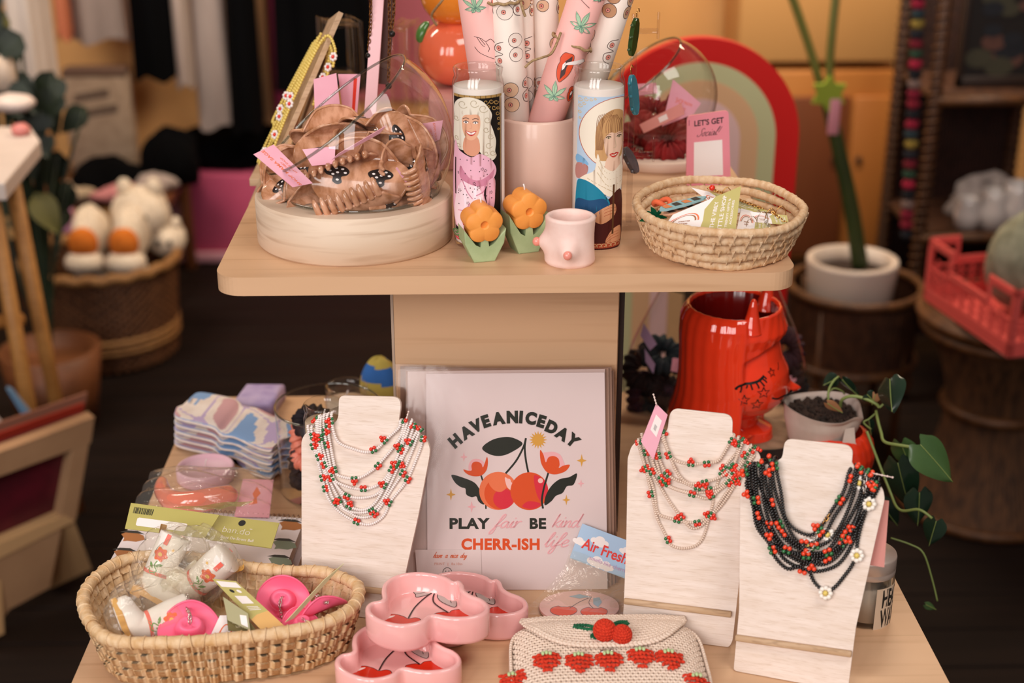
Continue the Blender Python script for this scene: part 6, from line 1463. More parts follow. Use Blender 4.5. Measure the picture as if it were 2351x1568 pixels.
NC = [[(1205, 520), (1230, 700), (1260, 860), (1330, 970), (1400, 1020), (1470, 1010), (1550, 930), (1600, 840), (1690, 700), (1735, 560)],
      [(1180, 490), (1200, 700), (1250, 900), (1330, 1030), (1420, 1080), (1530, 1030), (1620, 900), (1720, 740), (1765, 550)],
      [(1150, 500), (1170, 720), (1240, 940), (1320, 1070), (1430, 1120), (1560, 1080), (1660, 940), (1760, 740), (1800, 560)],
      [(1110, 520), (1140, 740), (1220, 980), (1330, 1110), (1450, 1150), (1590, 1110), (1700, 960), (1790, 760), (1838, 575)],
      [(1080, 530), (1110, 760), (1180, 980), (1290, 1130), (1440, 1180), (1600, 1150), (1720, 1010), (1810, 800), (1865, 595)],
      [(1050, 540), (1080, 780), (1150, 1010), (1280, 1140), (1420, 1210), (1560, 1220), (1700, 1090), (1800, 880), (1885, 610)],
      [(1020, 550), (1060, 800), (1130, 1040), (1240, 1120), (1400, 1170), (1540, 1190), (1680, 1040), (1830, 800), (1905, 630)],
      [(1000, 560), (1030, 760), (1090, 980), (1170, 1100), (1300, 1180), (1430, 1230), (1500, 1210), (1640, 1130), (1760, 990), (1925, 650)],
      [(985, 580), (1020, 740), (1060, 950), (1150, 1090), (1180, 1180), (1280, 1260), (1370, 1250), (1450, 1225), (1600, 1170), (1740, 1020), (1850, 820), (1912, 650)],
      [(990, 640), (1010, 720), (1080, 900), (1200, 1080), (1260, 1190), (1380, 1270), (1500, 1295), (1640, 1240), (1730, 1100), (1790, 960), (1880, 800), (1930, 670)],
      [(1045, 540), (1230, 1000), (1420, 1170), (1450, 1290), (1500, 1390), (1555, 1440), (1640, 1390), (1710, 1290), (1760, 1190), (1790, 1080), (1830, 900), (1880, 690)]]
LC = ['black bead necklace hanging shortest on its stand', 'second shortest black bead necklace', 'third black bead necklace down the stand', 'fourth black bead necklace down the stand', 'fifth black bead necklace, in the middle of the mass', 'sixth black bead necklace down the stand', 'seventh black bead necklace down the stand', 'eighth black bead necklace down the stand', 'black bead necklace hanging third longest', 'black bead necklace hanging second longest', 'longest black bead necklace with white daisies']
zB1 = lambda a, b: (1400 + a / 3.135, 900 + b / 3.135)
for k, p in enumerate(NC): strand(stC, LC[k], p, zB, .00235, black_bead, orange_bead, (3, 4, 4, 4, 4, 4, 3, 4, 4, 4, 0)[k], k + 50, 'black bead necklaces', .0016 * (10 - k) / 3 if k < 9 else .0006, leaf=k % 2 == 0, daisies=[zB1(*q) for q in ((1555, 1440), (1780, 1170), (1570, 1020), (1430, 1090), (1800, 650), (1868, 800))] if k == 10 else ())
_, oC, nC, xC, uC = stC
for lab, pts in (('silver clasp chain dangling at the shoulder of the black bead stand', [(1850, 580), (1840, 640), (1835, 730)]), ('silver clasp chain low among the black beads', [(1500, 990), (1480, 1060), (1470, 1120), (1410, 1130)]), ('gold clasp chain among the black beads below the neck', [(1590, 870), (1560, 910), (1535, 945)])):
    mb = MB(); chain(mb, catmull([PL(*zB1(*q), oC, nC) + nC * .0085 for q in pts], 6), .0026, .0006); solo('clasp_chain', mb, silver if 'silver' in lab else gold, lab, 'chain', 'clasp chains on the black necklaces')
tagp = mat('blush barb plastic', '#e8cfc6', .4)
def barb(lab, p, q):
    mb = MB(); d = q - p; n_ = 4
    mb.tube([p, q], .0006, 6)
    for k in range(n_): mb.sphere(p + d * (k + 1) / n_, .0011, 0, 8, 6)
    solo('tag_barb', mb, tagp, lab, 'tag pin', 'plastic tag pins')
_, oA, nA, xA, uA = stA; _, oB, nB_, xB, uB = stB
barb('pale plastic tag pin at the shoulder of the white bead stand', PL(932, 972, oA, nA) + nA * .004, PL(940, 944, oA, nA) + nA * .004)
barb('pale plastic tag pin above the pink tag on the clear bead stand', PL(1511, 930, oB, nB_) + nB_ * .012, PL(1503, 903, oB, nB_) + nB_ * .012)
barb('pale plastic tag pin sticking out beside the black beads', PL(2002, 1084, oC, nC) + nC * .006, PL(2050, 1094, oC, nC) + nC * .006)
qd = [PL(1502, 1053, oB, nB_) + nB_ * .010, PL(1534, 951, oB, nB_) + nB_ * .006, PL(1510, 924, oB, nB_) + nB_ * .012, PL(1475, 1010, oB, nB_) + nB_ * .014]
card('necklace_tag', qd, TAGM, 'pink price tag hanging at the shoulder of the clear bead stand', 'tag', lambda mb, mp: (mb.flat([(.42, .25), (.8, .25), (.8, .75), (.42, .75)], mp, 2), [mb.flat([(.5 + .02 * k, .42), (.506 + .02 * k, .42), (.506 + .02 * k, .6), (.5 + .02 * k, .6)], lambda a, b: mp(a, b, 2), 3) for k in range(6)]))
a, b = PL(2012, 1150, oC, nC), PL(1978, 1300, oC, nC)
card('pink_slip', [b - nC * .012, b - nC * .012 + xC * .022, a - nC * .012 + xC * .012, a - nC * .012 - xC * .01], [mat('salmon paper', '#c98379', .6)], 'salmon pink paper slip peeping out behind the black bead stand', 'paper slip')

# ---- jar candle with black lettering
jw = W(1985, 1447, ZL); kj = mpp((jw.x, jw.y, .8)); rj = 61 * kj; YJ = jw.y + rj; xj = V(1984, 1400, YJ).x
ZJ = lambda py: V(1984, py, YJ).z
t = thing('jar_candle', 'wide jar candle with black wavy lettering behind the black bead stand', 'candle', (xj, YJ, ZL))
mb = MB(); mb.lathe([(0, ZL), (rj * .92, ZL), (rj, ZL + .005), (rj, ZJ(1318)), (rj * .97, ZJ(1308)), (rj * .97, ZJ(1300)), (rj * .9, ZJ(1300)), (rj * .9, ZL + .006), (0, ZL + .006)], 56, 0, (xj, YJ, 0)); part('jar', mb, thick_glass, t)
mb = MB(); mb.lathe([(0, ZL + .0066), (rj * .89, ZL + .0066), (rj * .89, ZJ(1330)), (0, ZJ(1330))], 48, 0, (xj, YJ, 0)); part('wax', mb, mat('beige wax', '#ecd8c6', .5), t)
lidm = mat('brushed lid', '#c9b8ae', .35, metal=.5)
mb = MB(); mb.lathe([(rj * .99, ZJ(1306)), (rj * 1.0, ZJ(1304)), (rj * 1.0, ZJ(1296)), (rj * .985, ZJ(1294)), (rj * 1.0, ZJ(1292)), (rj * 1.0, ZJ(1270)), (rj * .975, ZJ(1266)), (0, ZJ(1266))], 56, 0, (xj, YJ, 0)); part('lid', mb, lidm, t)
def jmp(x, y, l=1):
    q = max(-1.6, min(1.75, (x - 1984) * kj / rj)); rr = rj + .0003 + .0001 * l
    return Vector((xj + rr * math.sin(q), YJ - rr * math.cos(q), ZJ(y)))
mb = MB(); mb.flat([(1990, 1322), (2086, 1322), (2086, 1418), (1990, 1418)], lambda a, b: jmp(a, b, 0), 0, cuts=6)
for s_, y0 in (('HEAT', 1366), ('WAVE', 1410)):
    for vs_, fs_ in glyphs(s_, .02, 'LEFT', 0, 1.0): mb.add([jmp(2005 + x * 24 + 2.0 * math.sin(y * 5), y0 - y * 56 - 2 * math.sin(x * 3), 2) for x, y in vs_], fs_, 1, False)
part('label', mb, [mat('cream label', '#dcc6ae', .55), ink], t)

# ---- cherry shaped dishes
glz = noisy('pink glaze', '#f3b9b5', '#efb0ad', (12, 12, 12), .12, coat=.5)
zq = lambda pts: [(780 + a / 3.457, 1180 + b / 3.457) for a, b in pts]
rim_px = zq([(330, 600), (345, 545), (410, 492), (510, 460), (640, 450), (780, 468), (868, 498), (905, 524), (945, 517), (982, 545), (1000, 596), (1050, 632), (1130, 664), (1180, 706), (1188, 752), (1150, 792), (1060, 822), (940, 832), (830, 824), (735, 808), (680, 848), (590, 878), (480, 888), (360, 868), (260, 826), (208, 776), (205, 726), (250, 688), (330, 668)])
HZ = .034; zt2 = ZL + HZ * 2 + .001
rim = [W(a, b, zt2) for a, b in rim_px]; ctr = sum(rim, Vector()) / len(rim)
out = resample(catmull([Vector((p.x - ctr.x, p.y - ctr.y, 0)) for p in rim], 10, True), .0026, True)[:-1]
N_ = len(out)
def offs(P_, d):
    r = []
    for i in range(len(P_)):
        tng = (P_[(i + 2) % len(P_)] - P_[i - 2]).normalized(); r.append(P_[i] + Vector((tng.y, -tng.x, 0)) * d)
    return r
ar = sum(out[i].x * out[(i + 1) % N_].y - out[(i + 1) % N_].x * out[i].y for i in range(N_)); sg = -1 if ar > 0 else 1
inn = offs(out, sg * .0062); mid = offs(out, sg * .0031); o1 = offs(out, sg * .0008); bse = offs(out, sg * .004); i1 = offs(out, sg * .0054); fl = offs(out, sg * .009)
rows = [(bse, 0), (offs(out, sg * .001), .0025), (out, .006), (out, HZ - .003), (o1, HZ - .001), (mid, HZ), (i1, HZ - .001), (inn, HZ - .003), (inn, .0145), (fl, .012)]
cherry_red = mat('cherry red glaze', '#d7321b', .12, coat=.4); leaf_grey = mat('grey leaf glaze', '#b5aea8', .15, coat=.4); blk = mat('black glaze line', '#1b1414', .2); wht = mat('white glaze', '#f6e6e0', .15)
def fpx(a, b): p = W(*zq([(a, b)])[0], zt2 - HZ + .012); return (p.x - ctr.x, p.y - ctr.y)
t = thing('cherry_dish', 'pink cherry shaped dish resting on top of another one', 'dish', (ctr.x, ctr.y, zt2 - HZ), 'pink cherry dishes')
mb = MB(); mb.grid(lambda u, v: Vector((rows[round(v * 9)][0][round(u * N_) % N_].x, rows[round(v * 9)][0][round(u * N_) % N_].y, rows[round(v * 9)][1])), N_, 10, 0, cu=True)
mb.flat([(p.x, p.y) for p in fl], lambda a, b: (a, b, .012), 0); mb.flat([(p.x, p.y) for p in bse], lambda a, b: (a, b, 0), 0); part('dish_body', mb, glz, t, local=True)
mb = MB(); dl = [0]
def FD(pts, mi, smooth=True):
    dl[0] += 1; l = dl[0]; P_ = [fpx(*p) for p in pts]
    if smooth: P_ = [(q.x, q.y) for q in catmull([(a, b, 0) for a, b in P_], 5, True)]
    mb.flat(P_, lambda a, b: (a, b, .0122 + .00004 * l), mi); return P_
def SD(pts, w, mi, closed=False):
    dl[0] += 1; l = dl[0]; P_ = [fpx(*p) if not isinstance(p, Vector) else p for p in pts]; P_ = [(q.x, q.y) for q in catmull([(a, b, 0) for a, b in P_], 6, closed)]
    mb.ribbon(P_, w, lambda a, b: (a, b, .0122 + .00004 * l), mi, closed)
for ch in ([(310, 840), (350, 808), (430, 796), (500, 812), (545, 832), (600, 824), (640, 838), (640, 880), (560, 930), (430, 930), (340, 890)], [(750, 797), (820, 780), (865, 785), (900, 764), (980, 762), (1060, 792), (1060, 840), (960, 880), (850, 870), (780, 840)]):
    FD(ch, 1); SD(ch, .0007, 0, True)
FD([(370, 826), (400, 812), (440, 808), (420, 820), (385, 832)], 3)
lf1 = [(572, 598), (660, 590), (740, 590), (800, 596), (740, 628), (680, 648), (610, 662), (600, 640)]; FD(lf1, 2); SD(lf1, .0007, 0, True); SD([(590, 618), (680, 612), (790, 598)], .0005, 0); SD([(600, 640), (690, 622), (790, 600)], .0005, 0)
lf2 = [(800, 598), (860, 615), (910, 650), (928, 700), (915, 742), (850, 722), (795, 690), (775, 650)]; FD(lf2, 2); SD(lf2, .0007, 0, True); SD([(820, 624), (866, 660), (886, 712)], .0007, 0)
SD([(795, 598), (700, 650), (600, 740), (545, 830)], .0016, 0); SD([(795, 598), (750, 640), (750, 710), (860, 786)], .0016, 0)
part('cherry_picture', mb, [blk, cherry_red, leaf_grey, wht], t, local=True)
dB_ = W(*zq([(555, 1190)])[0], ZL + HZ); dT = W(*zq([(690, 808)])[0], zt2)
sh = W(*zq([(500, 1235)])[0], ZL + HZ) - W(*zq([(735, 808)])[0], zt2)
dup(t, (ctr.x + sh.x, ctr.y + sh.y, ZL + .0005), (0, 0, .0), 'pink cherry shaped dish standing on the table under another dish')
sh = W(*zq([(1495, 745)])[0], ZL + HZ) - W(*zq([(1188, 745)])[0], zt2)
dup(t, (ctr.x + sh.x, ctr.y + sh.y + .004, ZL + .0005), (0, 0, .02), 'pink cherry shaped dish standing alone in front of the cherry print')

# ---- air freshener packet
FP = OP + NP * .006; hp = [(1308, 1281), (1450, 1334), (1479, 1255), (1337, 1202)]
t = thing('air_freshener', 'clear packet with a blue Air Freshener header leaning on the cherry print', 'air freshener', tuple(PL(1380, 1340, FP, NP)))
mpf = lambda x, y, l=0: PL(x, y, FP, NP) + NP * (.0004 + .0001 * l)
mb = MB(); board_px(mb, hp, FP + NP * .0004, NP, .0006); c_, s_ = math.cos(.36), math.sin(.36)
fr_ = lambda u, v, l=1: mpf(1337 + u * c_ - v * s_ * -1 * -1 - 0, 1202 + u * s_ + v * c_, l)
def rot_(u, v): return (1337 + u * c_ - v * s_, 1202 + u * s_ + v * c_)
def cloud(x, y, r):
    for dx, dy, k in ((0, 0, 1), (-1.1, .35, .7), (1.1, .3, .75), (.4, .5, .9), (-.5, .5, .8)):
        mb.flat([rot_(x + dx * r + r * k * math.cos(q), y + dy * r + r * k * .8 * math.sin(q)) for q in np.linspace(0, 2 * PI, 20)[:-1]], lambda a, b: mpf(a, b, 1 + .1 * k), 1)
cloud(52, 22, 12); cloud(8, 38, 9); cloud(62, 68, 13); cloud(116, 22, 9); cloud(84, 70, 11)
for vs_, fs_ in glyphs('Air Freshener', .02, 'LEFT', 0, 1.0): mb.add([mpf(*rot_(17 + x * 29, 52 - y * 34), 4) for x, y in vs_], fs_, 2, False)
for vs_, fs_ in glyphs('smells like cherries', .0, 'LEFT', 0, 1.0): mb.add([mpf(*rot_(42 + x * 13, 71 - y * 13), 4) for x, y in vs_], fs_, 3, False)
part('header_card', mb, [mat('sky blue card', '#a9c3de', .5), white, mat('red lettering', '#e0352a', .5), mat('lilac lettering', '#c58fc0', .5)], t)
top = [mpf(1308, 1283), mpf(1450, 1336)]; zdisc = ZL + .004
B0, B1 = W(1215, 1412, ZL + .001), W(1452, 1432, ZL + .001)
def bagf(off):
    def fn(u, v):
        a = top[0].lerp(top[1], u); b = B0.lerp(B1, u); p = a.lerp(b, v); sag = math.sin(PI * v); zt_ = ZL + .006 + off + (a.z - ZL) * (1 - v) ** 2.2
        p = Vector((p.x + .003 * math.sin(9 * u + 6 * v), p.y, max(zt_ + .0025 * math.sin(13 * u + 5 * v) * sag * sag, ZL + .0006 + off * .1)))
        return p
    return fn
mb = MB(); mb.grid(bagf(.006), 24, 30, 0); mb.grid(bagf(-.004), 24, 12, 0); part('clear_bag', mb, cello, t)
dc = W(1330, 1392, ZL + .005); rdx = 92 * mpp(dc); rdy = 36 * mpp(dc) / math.sin(R_(33))
mb = MB(); mb.prism([(rdx * math.cos(q), rdy * math.sin(q)) for q in np.linspace(0, 2 * PI, 49)[:-1]], 0, .003, ((dc.x, dc.y, ZL + .002), (1, 0, 0), (0, 1, 0), (0, 0, 1)), bev=.0006)
fd = lambda x, y, l=1: W(x, y, ZL + .0051 + .0001 * l)
for cx_, cy_ in ((1294, 1402), (1364, 1405)):
    pp = [(cx_ + 31 * math.cos(q) * (1 - .08 * math.sin(q)), cy_ + 12 * math.sin(q) + (3 if abs(math.cos(q)) < .3 and math.sin(q) < 0 else 0)) for q in np.linspace(0, 2 * PI, 30)[:-1]]; mb.flat(pp, lambda a, b: fd(a, b, 1), 1); mb.ribbon(pp, 1, lambda a, b: fd(a, b, 2), 3, True)
mb.flat([(1362, 1373), (1376, 1371), (1382, 1382), (1373, 1394), (1362, 1386)], lambda a, b: fd(a, b, 3), 2); mb.flat([(1306, 1369), (1330, 1364), (1356, 1370), (1330, 1374)], lambda a, b: fd(a, b, 3), 2)
for pth in ([(1358, 1370), (1330, 1382), (1308, 1396)], [(1358, 1370), (1352, 1384), (1362, 1396)]): mb.ribbon([(q.x, q.y) for q in catmull([(a, b, 0) for a, b in pth], 5)], 1.4, lambda a, b: fd(a, b, 3), 3)
part('scented_disc', mb, [mat('pink felt', '#f0c1ba', .8), mat('felt coral', '#ea6a58', .8), mat('felt blue', '#9fb6c8', .8), mat('felt line', '#7c6a70', .8)], t)

# ---- crocheted purse
yarn = noisy('oat yarn', '#efdac9', '#dcc4b0', (500, 500, 500), .9); yarn_red = noisy('red yarn', '#dc3c1f', '#c22f17', (400, 400, 400), .85); yarn_green = noisy('green yarn', '#1d6b43', '#155236', (400, 400, 400), .85); yarn_lime = mat('pale lime yarn', '#bcd29a', .85)
pb = W(1384, 1424, ZL + .026); PX, PBk = pb.x, pb.y; pa, pd = .1015, .145; pcy = PBk - pd / 2; PT = .030
def ptop(x, y):
    u, v = min(1, abs(x) / pa), min(1, abs(y) / (pd / 2)); return ZL + .004 + PT * max(0, (1 - u ** 5)) ** .45 * max(0, (1 - v ** 5)) ** .45
t = thing('crochet_purse', 'oat crocheted purse with cherries on its flap and a row of red strawberries', 'purse', (PX, pcy, ZL))
def sup(q, rx, ry, e=.42): c, s_ = math.cos(q), math.sin(q); return (rx * math.copysign(abs(c) ** e, c), ry * math.copysign(abs(s_) ** e, s_))
def stitch(mb, p, d, nrm, L, r, mi=0, ang=.6):
    s_ = nrm.cross(d).normalized()
    for sg_ in (-1, 1):
        e = (d * math.cos(ang) + s_ * math.sin(ang) * sg_).normalized(); M = Matrix((e * L, e.cross(nrm).normalized() * r, nrm * r)).transposed(); mb.sphere(p + s_ * sg_ * L * .36, (1, 1, 1), mi, 7, 5, M)
mb = MB()
mb.grid(lambda u, v: (lambda k: Vector((PX + k[0], pcy + k[1], (ptop(k[0], k[1]) - .0015) if v < .8 else ZL + .001)))(sup(2 * PI * u, pa * min(1, v / .8), pd / 2 * min(1, v / .8))), 72, 16, 0, cu=True)
row = .0046; nr = int(pd / row); rnd = random.Random(5)
flapy = lambda x: -(.063 * (1 - (abs(x) / .088) ** 3.6)) if abs(x) < .088 else 0   # how far the flap reaches from the back edge
for r_ in range(nr + 1):
    y = pd / 2 - r_ * row; n_ = int(2 * pa / .0052)
    for k in range(n_ + 1):
        x = -pa + (k + .5 * (r_ % 2)) * .0052
        if abs(x) > pa or (y - pd / 2 > flapy(x) + .012 and abs(x) < .08): continue
        e = .002; z = ptop(x, y); nrm = Vector(((ptop(x - e, y) - ptop(x + e, y)) / (2 * e), (ptop(x, y - e) - ptop(x, y + e)) / (2 * e), 1)).normalized()
        if z < ZL + .006 or (abs(x) / pa) ** 4.76 + (abs(y) * 2 / pd) ** 4.76 > 1.02: continue
        stitch(mb, Vector((PX + x + rnd.uniform(-.0003, .0003), pcy + y, z)), Vector((0, -1, 0)), nrm, .0030, .0017)
for p in resample([Vector((*sup(q, pa, pd / 2), 0)) for q in np.linspace(0, 2 * PI, 900)[:-1]], .0042, True):   # stitches on the rounded sides
    nrm = Vector((math.copysign((abs(p.x) / pa) ** 3.76 / pa, p.x), math.copysign((abs(p.y) * 2 / pd) ** 3.76 * 2 / pd, p.y), .0)).normalized()
    for zz in (.003, .0072, .0114, .0156, .0198): stitch(mb, Vector((PX + p.x * .995, pcy + p.y * .995, ZL + zz)), Vector((0, 0, 1)), nrm, .0030, .0018)
part('purse_body', mb, yarn, t)
mb = MB()
fz = lambda x, y: ptop(x * .96, min(y, pd / 2 - .012)) + .0045
for r_ in range(14):
    f_ = r_ / 13
    for k in range(42):
        x = -.088 + .176 * (k + .5 * (r_ % 2)) / 41
        if abs(x) >= .087: continue
        y = pd / 2 + .001 + flapy(x) * f_
        stitch(mb, Vector((PX + x, pcy + y, fz(x, y) - .002 * max(0, 1 - f_ * 6))), Vector((.5 * x / .088, -1, 0)).normalized(), Vector((0, 0, 1)), .0031, .0018)
edge = [Vector((PX + x, pcy + pd / 2 + flapy(x) - .002, fz(x, pd / 2 + flapy(x)) + .0006)) for x in np.linspace(-.0875, .0875, 48)]
for i, p in enumerate(resample(edge, .0046)):
    d = (edge[min(47, int(i * 1.02) + 1)] - edge[max(0, min(46, int(i * 1.02)))]).normalized(); stitch(mb, p, d, Vector((0, -.3, 1)).normalized(), .0036, .0021, ang=.5)
mb.grid(lambda u, v: Vector((PX - .087 + .174 * u, pcy + pd / 2 + flapy(-.087 + .174 * u) * v, fz(-.087 + .174 * u, pd / 2 + flapy(-.087 + .174 * u) * v) - .0016)), 40, 12, 0)
part('flap', mb, yarn, t)
def knit_ball(name, p, r, squash=1.0):
    mb = MB(); mb.sphere(p, (r, r, r * squash), 0, 24, 16); nl = 11
    for i in range(1, nl):
        a = PI * i / nl; m_ = max(4, int(2 * PI * math.sin(a) * r / .0034))
        for k in range(m_):
            b = 2 * PI * (k + .5 * (i % 2)) / m_; nrm = Vector((math.sin(a) * math.cos(b), math.sin(a) * math.sin(b), math.cos(a))); d = Vector((math.cos(a) * math.cos(b), math.cos(a) * math.sin(b), -math.sin(a)))
            stitch(mb, p + Vector((nrm.x * r, nrm.y * r, nrm.z * r * squash)), d, nrm, .0019, .0011)
    return part(name, mb, yarn_red, t)
zfl = ZL + PT + .008
c1 = W(1388, 1447, zfl + .010); c2_ = W(1428, 1457, zfl + .008); knit_ball('crochet_cherry', c1, .0112); knit_ball('crochet_cherry', c2_, .0098)
for tipx, bx_ in (((1318, 1437), (1374, 1443)), ((1440, 1429), (1404, 1436)), ((1362, 1465), (1378, 1452))):
    a, b = W(*bx_, zfl + .002), W(*tipx, zfl + .0015); d = (b - a).normalized(); L = (b - a).length; s_ = Vector((0, 0, 1)).cross(d); mb = MB()
    for i in range(9):
        w_ = .0062 * math.sin(PI * (i + .8) / 9.6)
        for sg_ in (-1, 1):
            e = (d * .75 + s_ * sg_ * .66).normalized(); M = Matrix((e * .0036, e.cross(Vector((0, 0, 1))) * .0015, Vector((0, 0, .0016)))).transposed(); mb.sphere(a + d * (L * (i + .5) / 9) + s_ * sg_ * w_ * .55, (1, 1, 1), 0, 8, 5, M)
    part('crochet_leaf', mb, yarn_green, t)
def berry(px, py, seed, s_=1.0):
    rnd = random.Random(seed); p0 = W(px, py, ZL + PT - .001); mb = MB(); r = .0125 * s_
    for i in range(5):
        for k in range(6):
            u = (k - 2.5) / 2.6; v = (i - 1.9) / 2.4; wv = (1 - .30 * max(0, -v) ** 1.2)
            if abs(u) > 1.0 * (1 - .55 * max(0, -v)): continue
            q = Vector((p0.x + u * r * wv * .90 + rnd.uniform(-.0006, .0006), p0.y + v * r * 1.30, 0)); zq_ = ptop(q.x - PX, q.y - pcy) if abs(q.x - PX) < pa - .004 else ZL + .018; q.z = zq_ + .004 * (1 - .6 * u * u - .3 * v * v) + rnd.uniform(0, .0012)
            stitch(mb, q, Vector((rnd.uniform(-.5, .5), -1, 0)).normalized(), Vector((0, -.3, 1)).normalized(), .0036, .0019, ang=.75)
    b_ = part('strawberry', mb, yarn_red, t)
    mb = MB()
    for k in (-1, 0, 1): q = Vector((p0.x + k * r * .3, p0.y + r * (1.18 - .12 * abs(k)), ptop(min(max(p0.x - PX, -pa + .004), pa - .004), p0.y - pcy + r) + .0055)); mb.sphere(q, (.0019, .0034, .0019), 0, 8, 5)
    part('strawberry_top', mb, yarn_lime, b_)
for k, (a, b) in enumerate(((1178, 1542), (1256, 1521), (1330, 1526), (1398, 1523), (1472, 1514), (1538, 1517), (1604, 1562))): berry(a, b + 13, k)
mb = MB(); p = W(1384, 1497, ZL + PT + .004); mb.sphere(p, (.0035, .003, .003), 0, 12, 8); mb.sphere(p + Vector((.009, .001, 0)), (.0028, .0025, .0028), 0, 12, 8); part('snap', mb, silver, t)

# ---- heart shaped woven basket
straw2 = noisy('woven palm', '#e3c59f', '#cba06c', (120, 120, 60), .6, lo=.3, hi=.72, bump=.3, bscale=(260, 260, 700))
zr2 = ZL + .060
bk = [(35, 960), (60, 880), (130, 790), (250, 700), (420, 640), (650, 628), (900, 650), (1120, 684), (1290, 722), (1400, 730), (1560, 745), (1750, 745), (1900, 775), (2040, 840), (2068, 905), (2030, 1000), (1900, 1090), (1700, 1160), (1400, 1210), (1000, 1252), (600, 1272), (300, 1262), (150, 1200), (66, 1080)]
rim2 = [W(180 + a / 3.213, 1080 + b / 3.213, zr2) for a, b in bk]; bc2 = sum(rim2, Vector()) / len(rim2)
ring0 = resample(catmull(rim2, 12, True), .002, True)[:-1]; NR = len(ring0)
t = thing('woven_basket', 'woven palm basket with a pointed end full of packaged boots and pink hats', 'basket', (bc2.x, bc2.y, ZL))
CO, RO = 58, 5
def wall(inner):
    def fn(u, v):
        p = ring0[round(u * NR) % NR]; k = .90 + .10 * v; q = bc2.lerp(p, k); q.z = ZL + .0045 + (zr2 - ZL - .007) * v; d = (p - bc2); d.z = 0; d.normalize()
        fu, fv = (u * CO) % 1, (v * RO) % 1; i, j = int(u * CO), min(RO - 1, int(v * RO))
        fl_ = lambda x, e: min(1.0, max(0.0, math.sin(PI * x)) / e) ** .8
        if (i + j) % 2 == 0: h = .0046 * fl_(fv, .45) * fl_(fu, .35)
        else: h = .0058 * fl_((fu - .09) / .82, .4) * fl_(fv, .3) if .09 < fu < .91 else 0
        h = max(h, .0016)
        return q + d * (h - (.005 if inner else 0)) 
    return fn
NUx = CO * 12; NVx = RO * 10 + 1
mb = MB()
def wfn2(inner):
    f = wall(inner); return lambda u, v: f(u, v)
mb.grid(wfn2(False), NUx, NVx, 0, cu=True); mb.grid(wfn2(True), NUx, NVx, 0, cu=True); part('woven_wall', mb, straw2, t)
mb = MB(); pth = [Vector((p.x, p.y, zr2)) for p in ring0[::3]]; rr_ = [.0066 * (1 + .06 * math.sin(i * 1.9) + .05 * math.sin(i * .63)) for i in range(len(pth))]; mb.tube(pth, rr_, 12, closed=True)
for i in range(0, len(pth), 2):
    p = pth[i]; d = (pth[(i + 1) % len(pth)] - pth[i - 1]).normalized(); w_ = Vector((0, 0, 1)).cross(d).normalized(); tw = .35 * math.sin(i * 1.3)
    mb.tube([p + (w_ * math.cos(q) + Vector((0, 0, 1)) * math.sin(q)) * (.0069) + d * tw * .004 * q for q in np.linspace(-2.2, 3.6, 12)], .0011, 5, flat=.6)
part('rim', mb, straw2, t)
mb = MB(); mb.flat([tuple((bc2.lerp(p, .9))[:2]) for p in ring0[::4]], lambda a, b: (a, b, ZL + .0045), 0); mb.flat([tuple((bc2.lerp(p, .905))[:2]) for p in ring0[::4]], lambda a, b: (a, b, ZL + .0008), 0); part('base', mb, straw2, t)

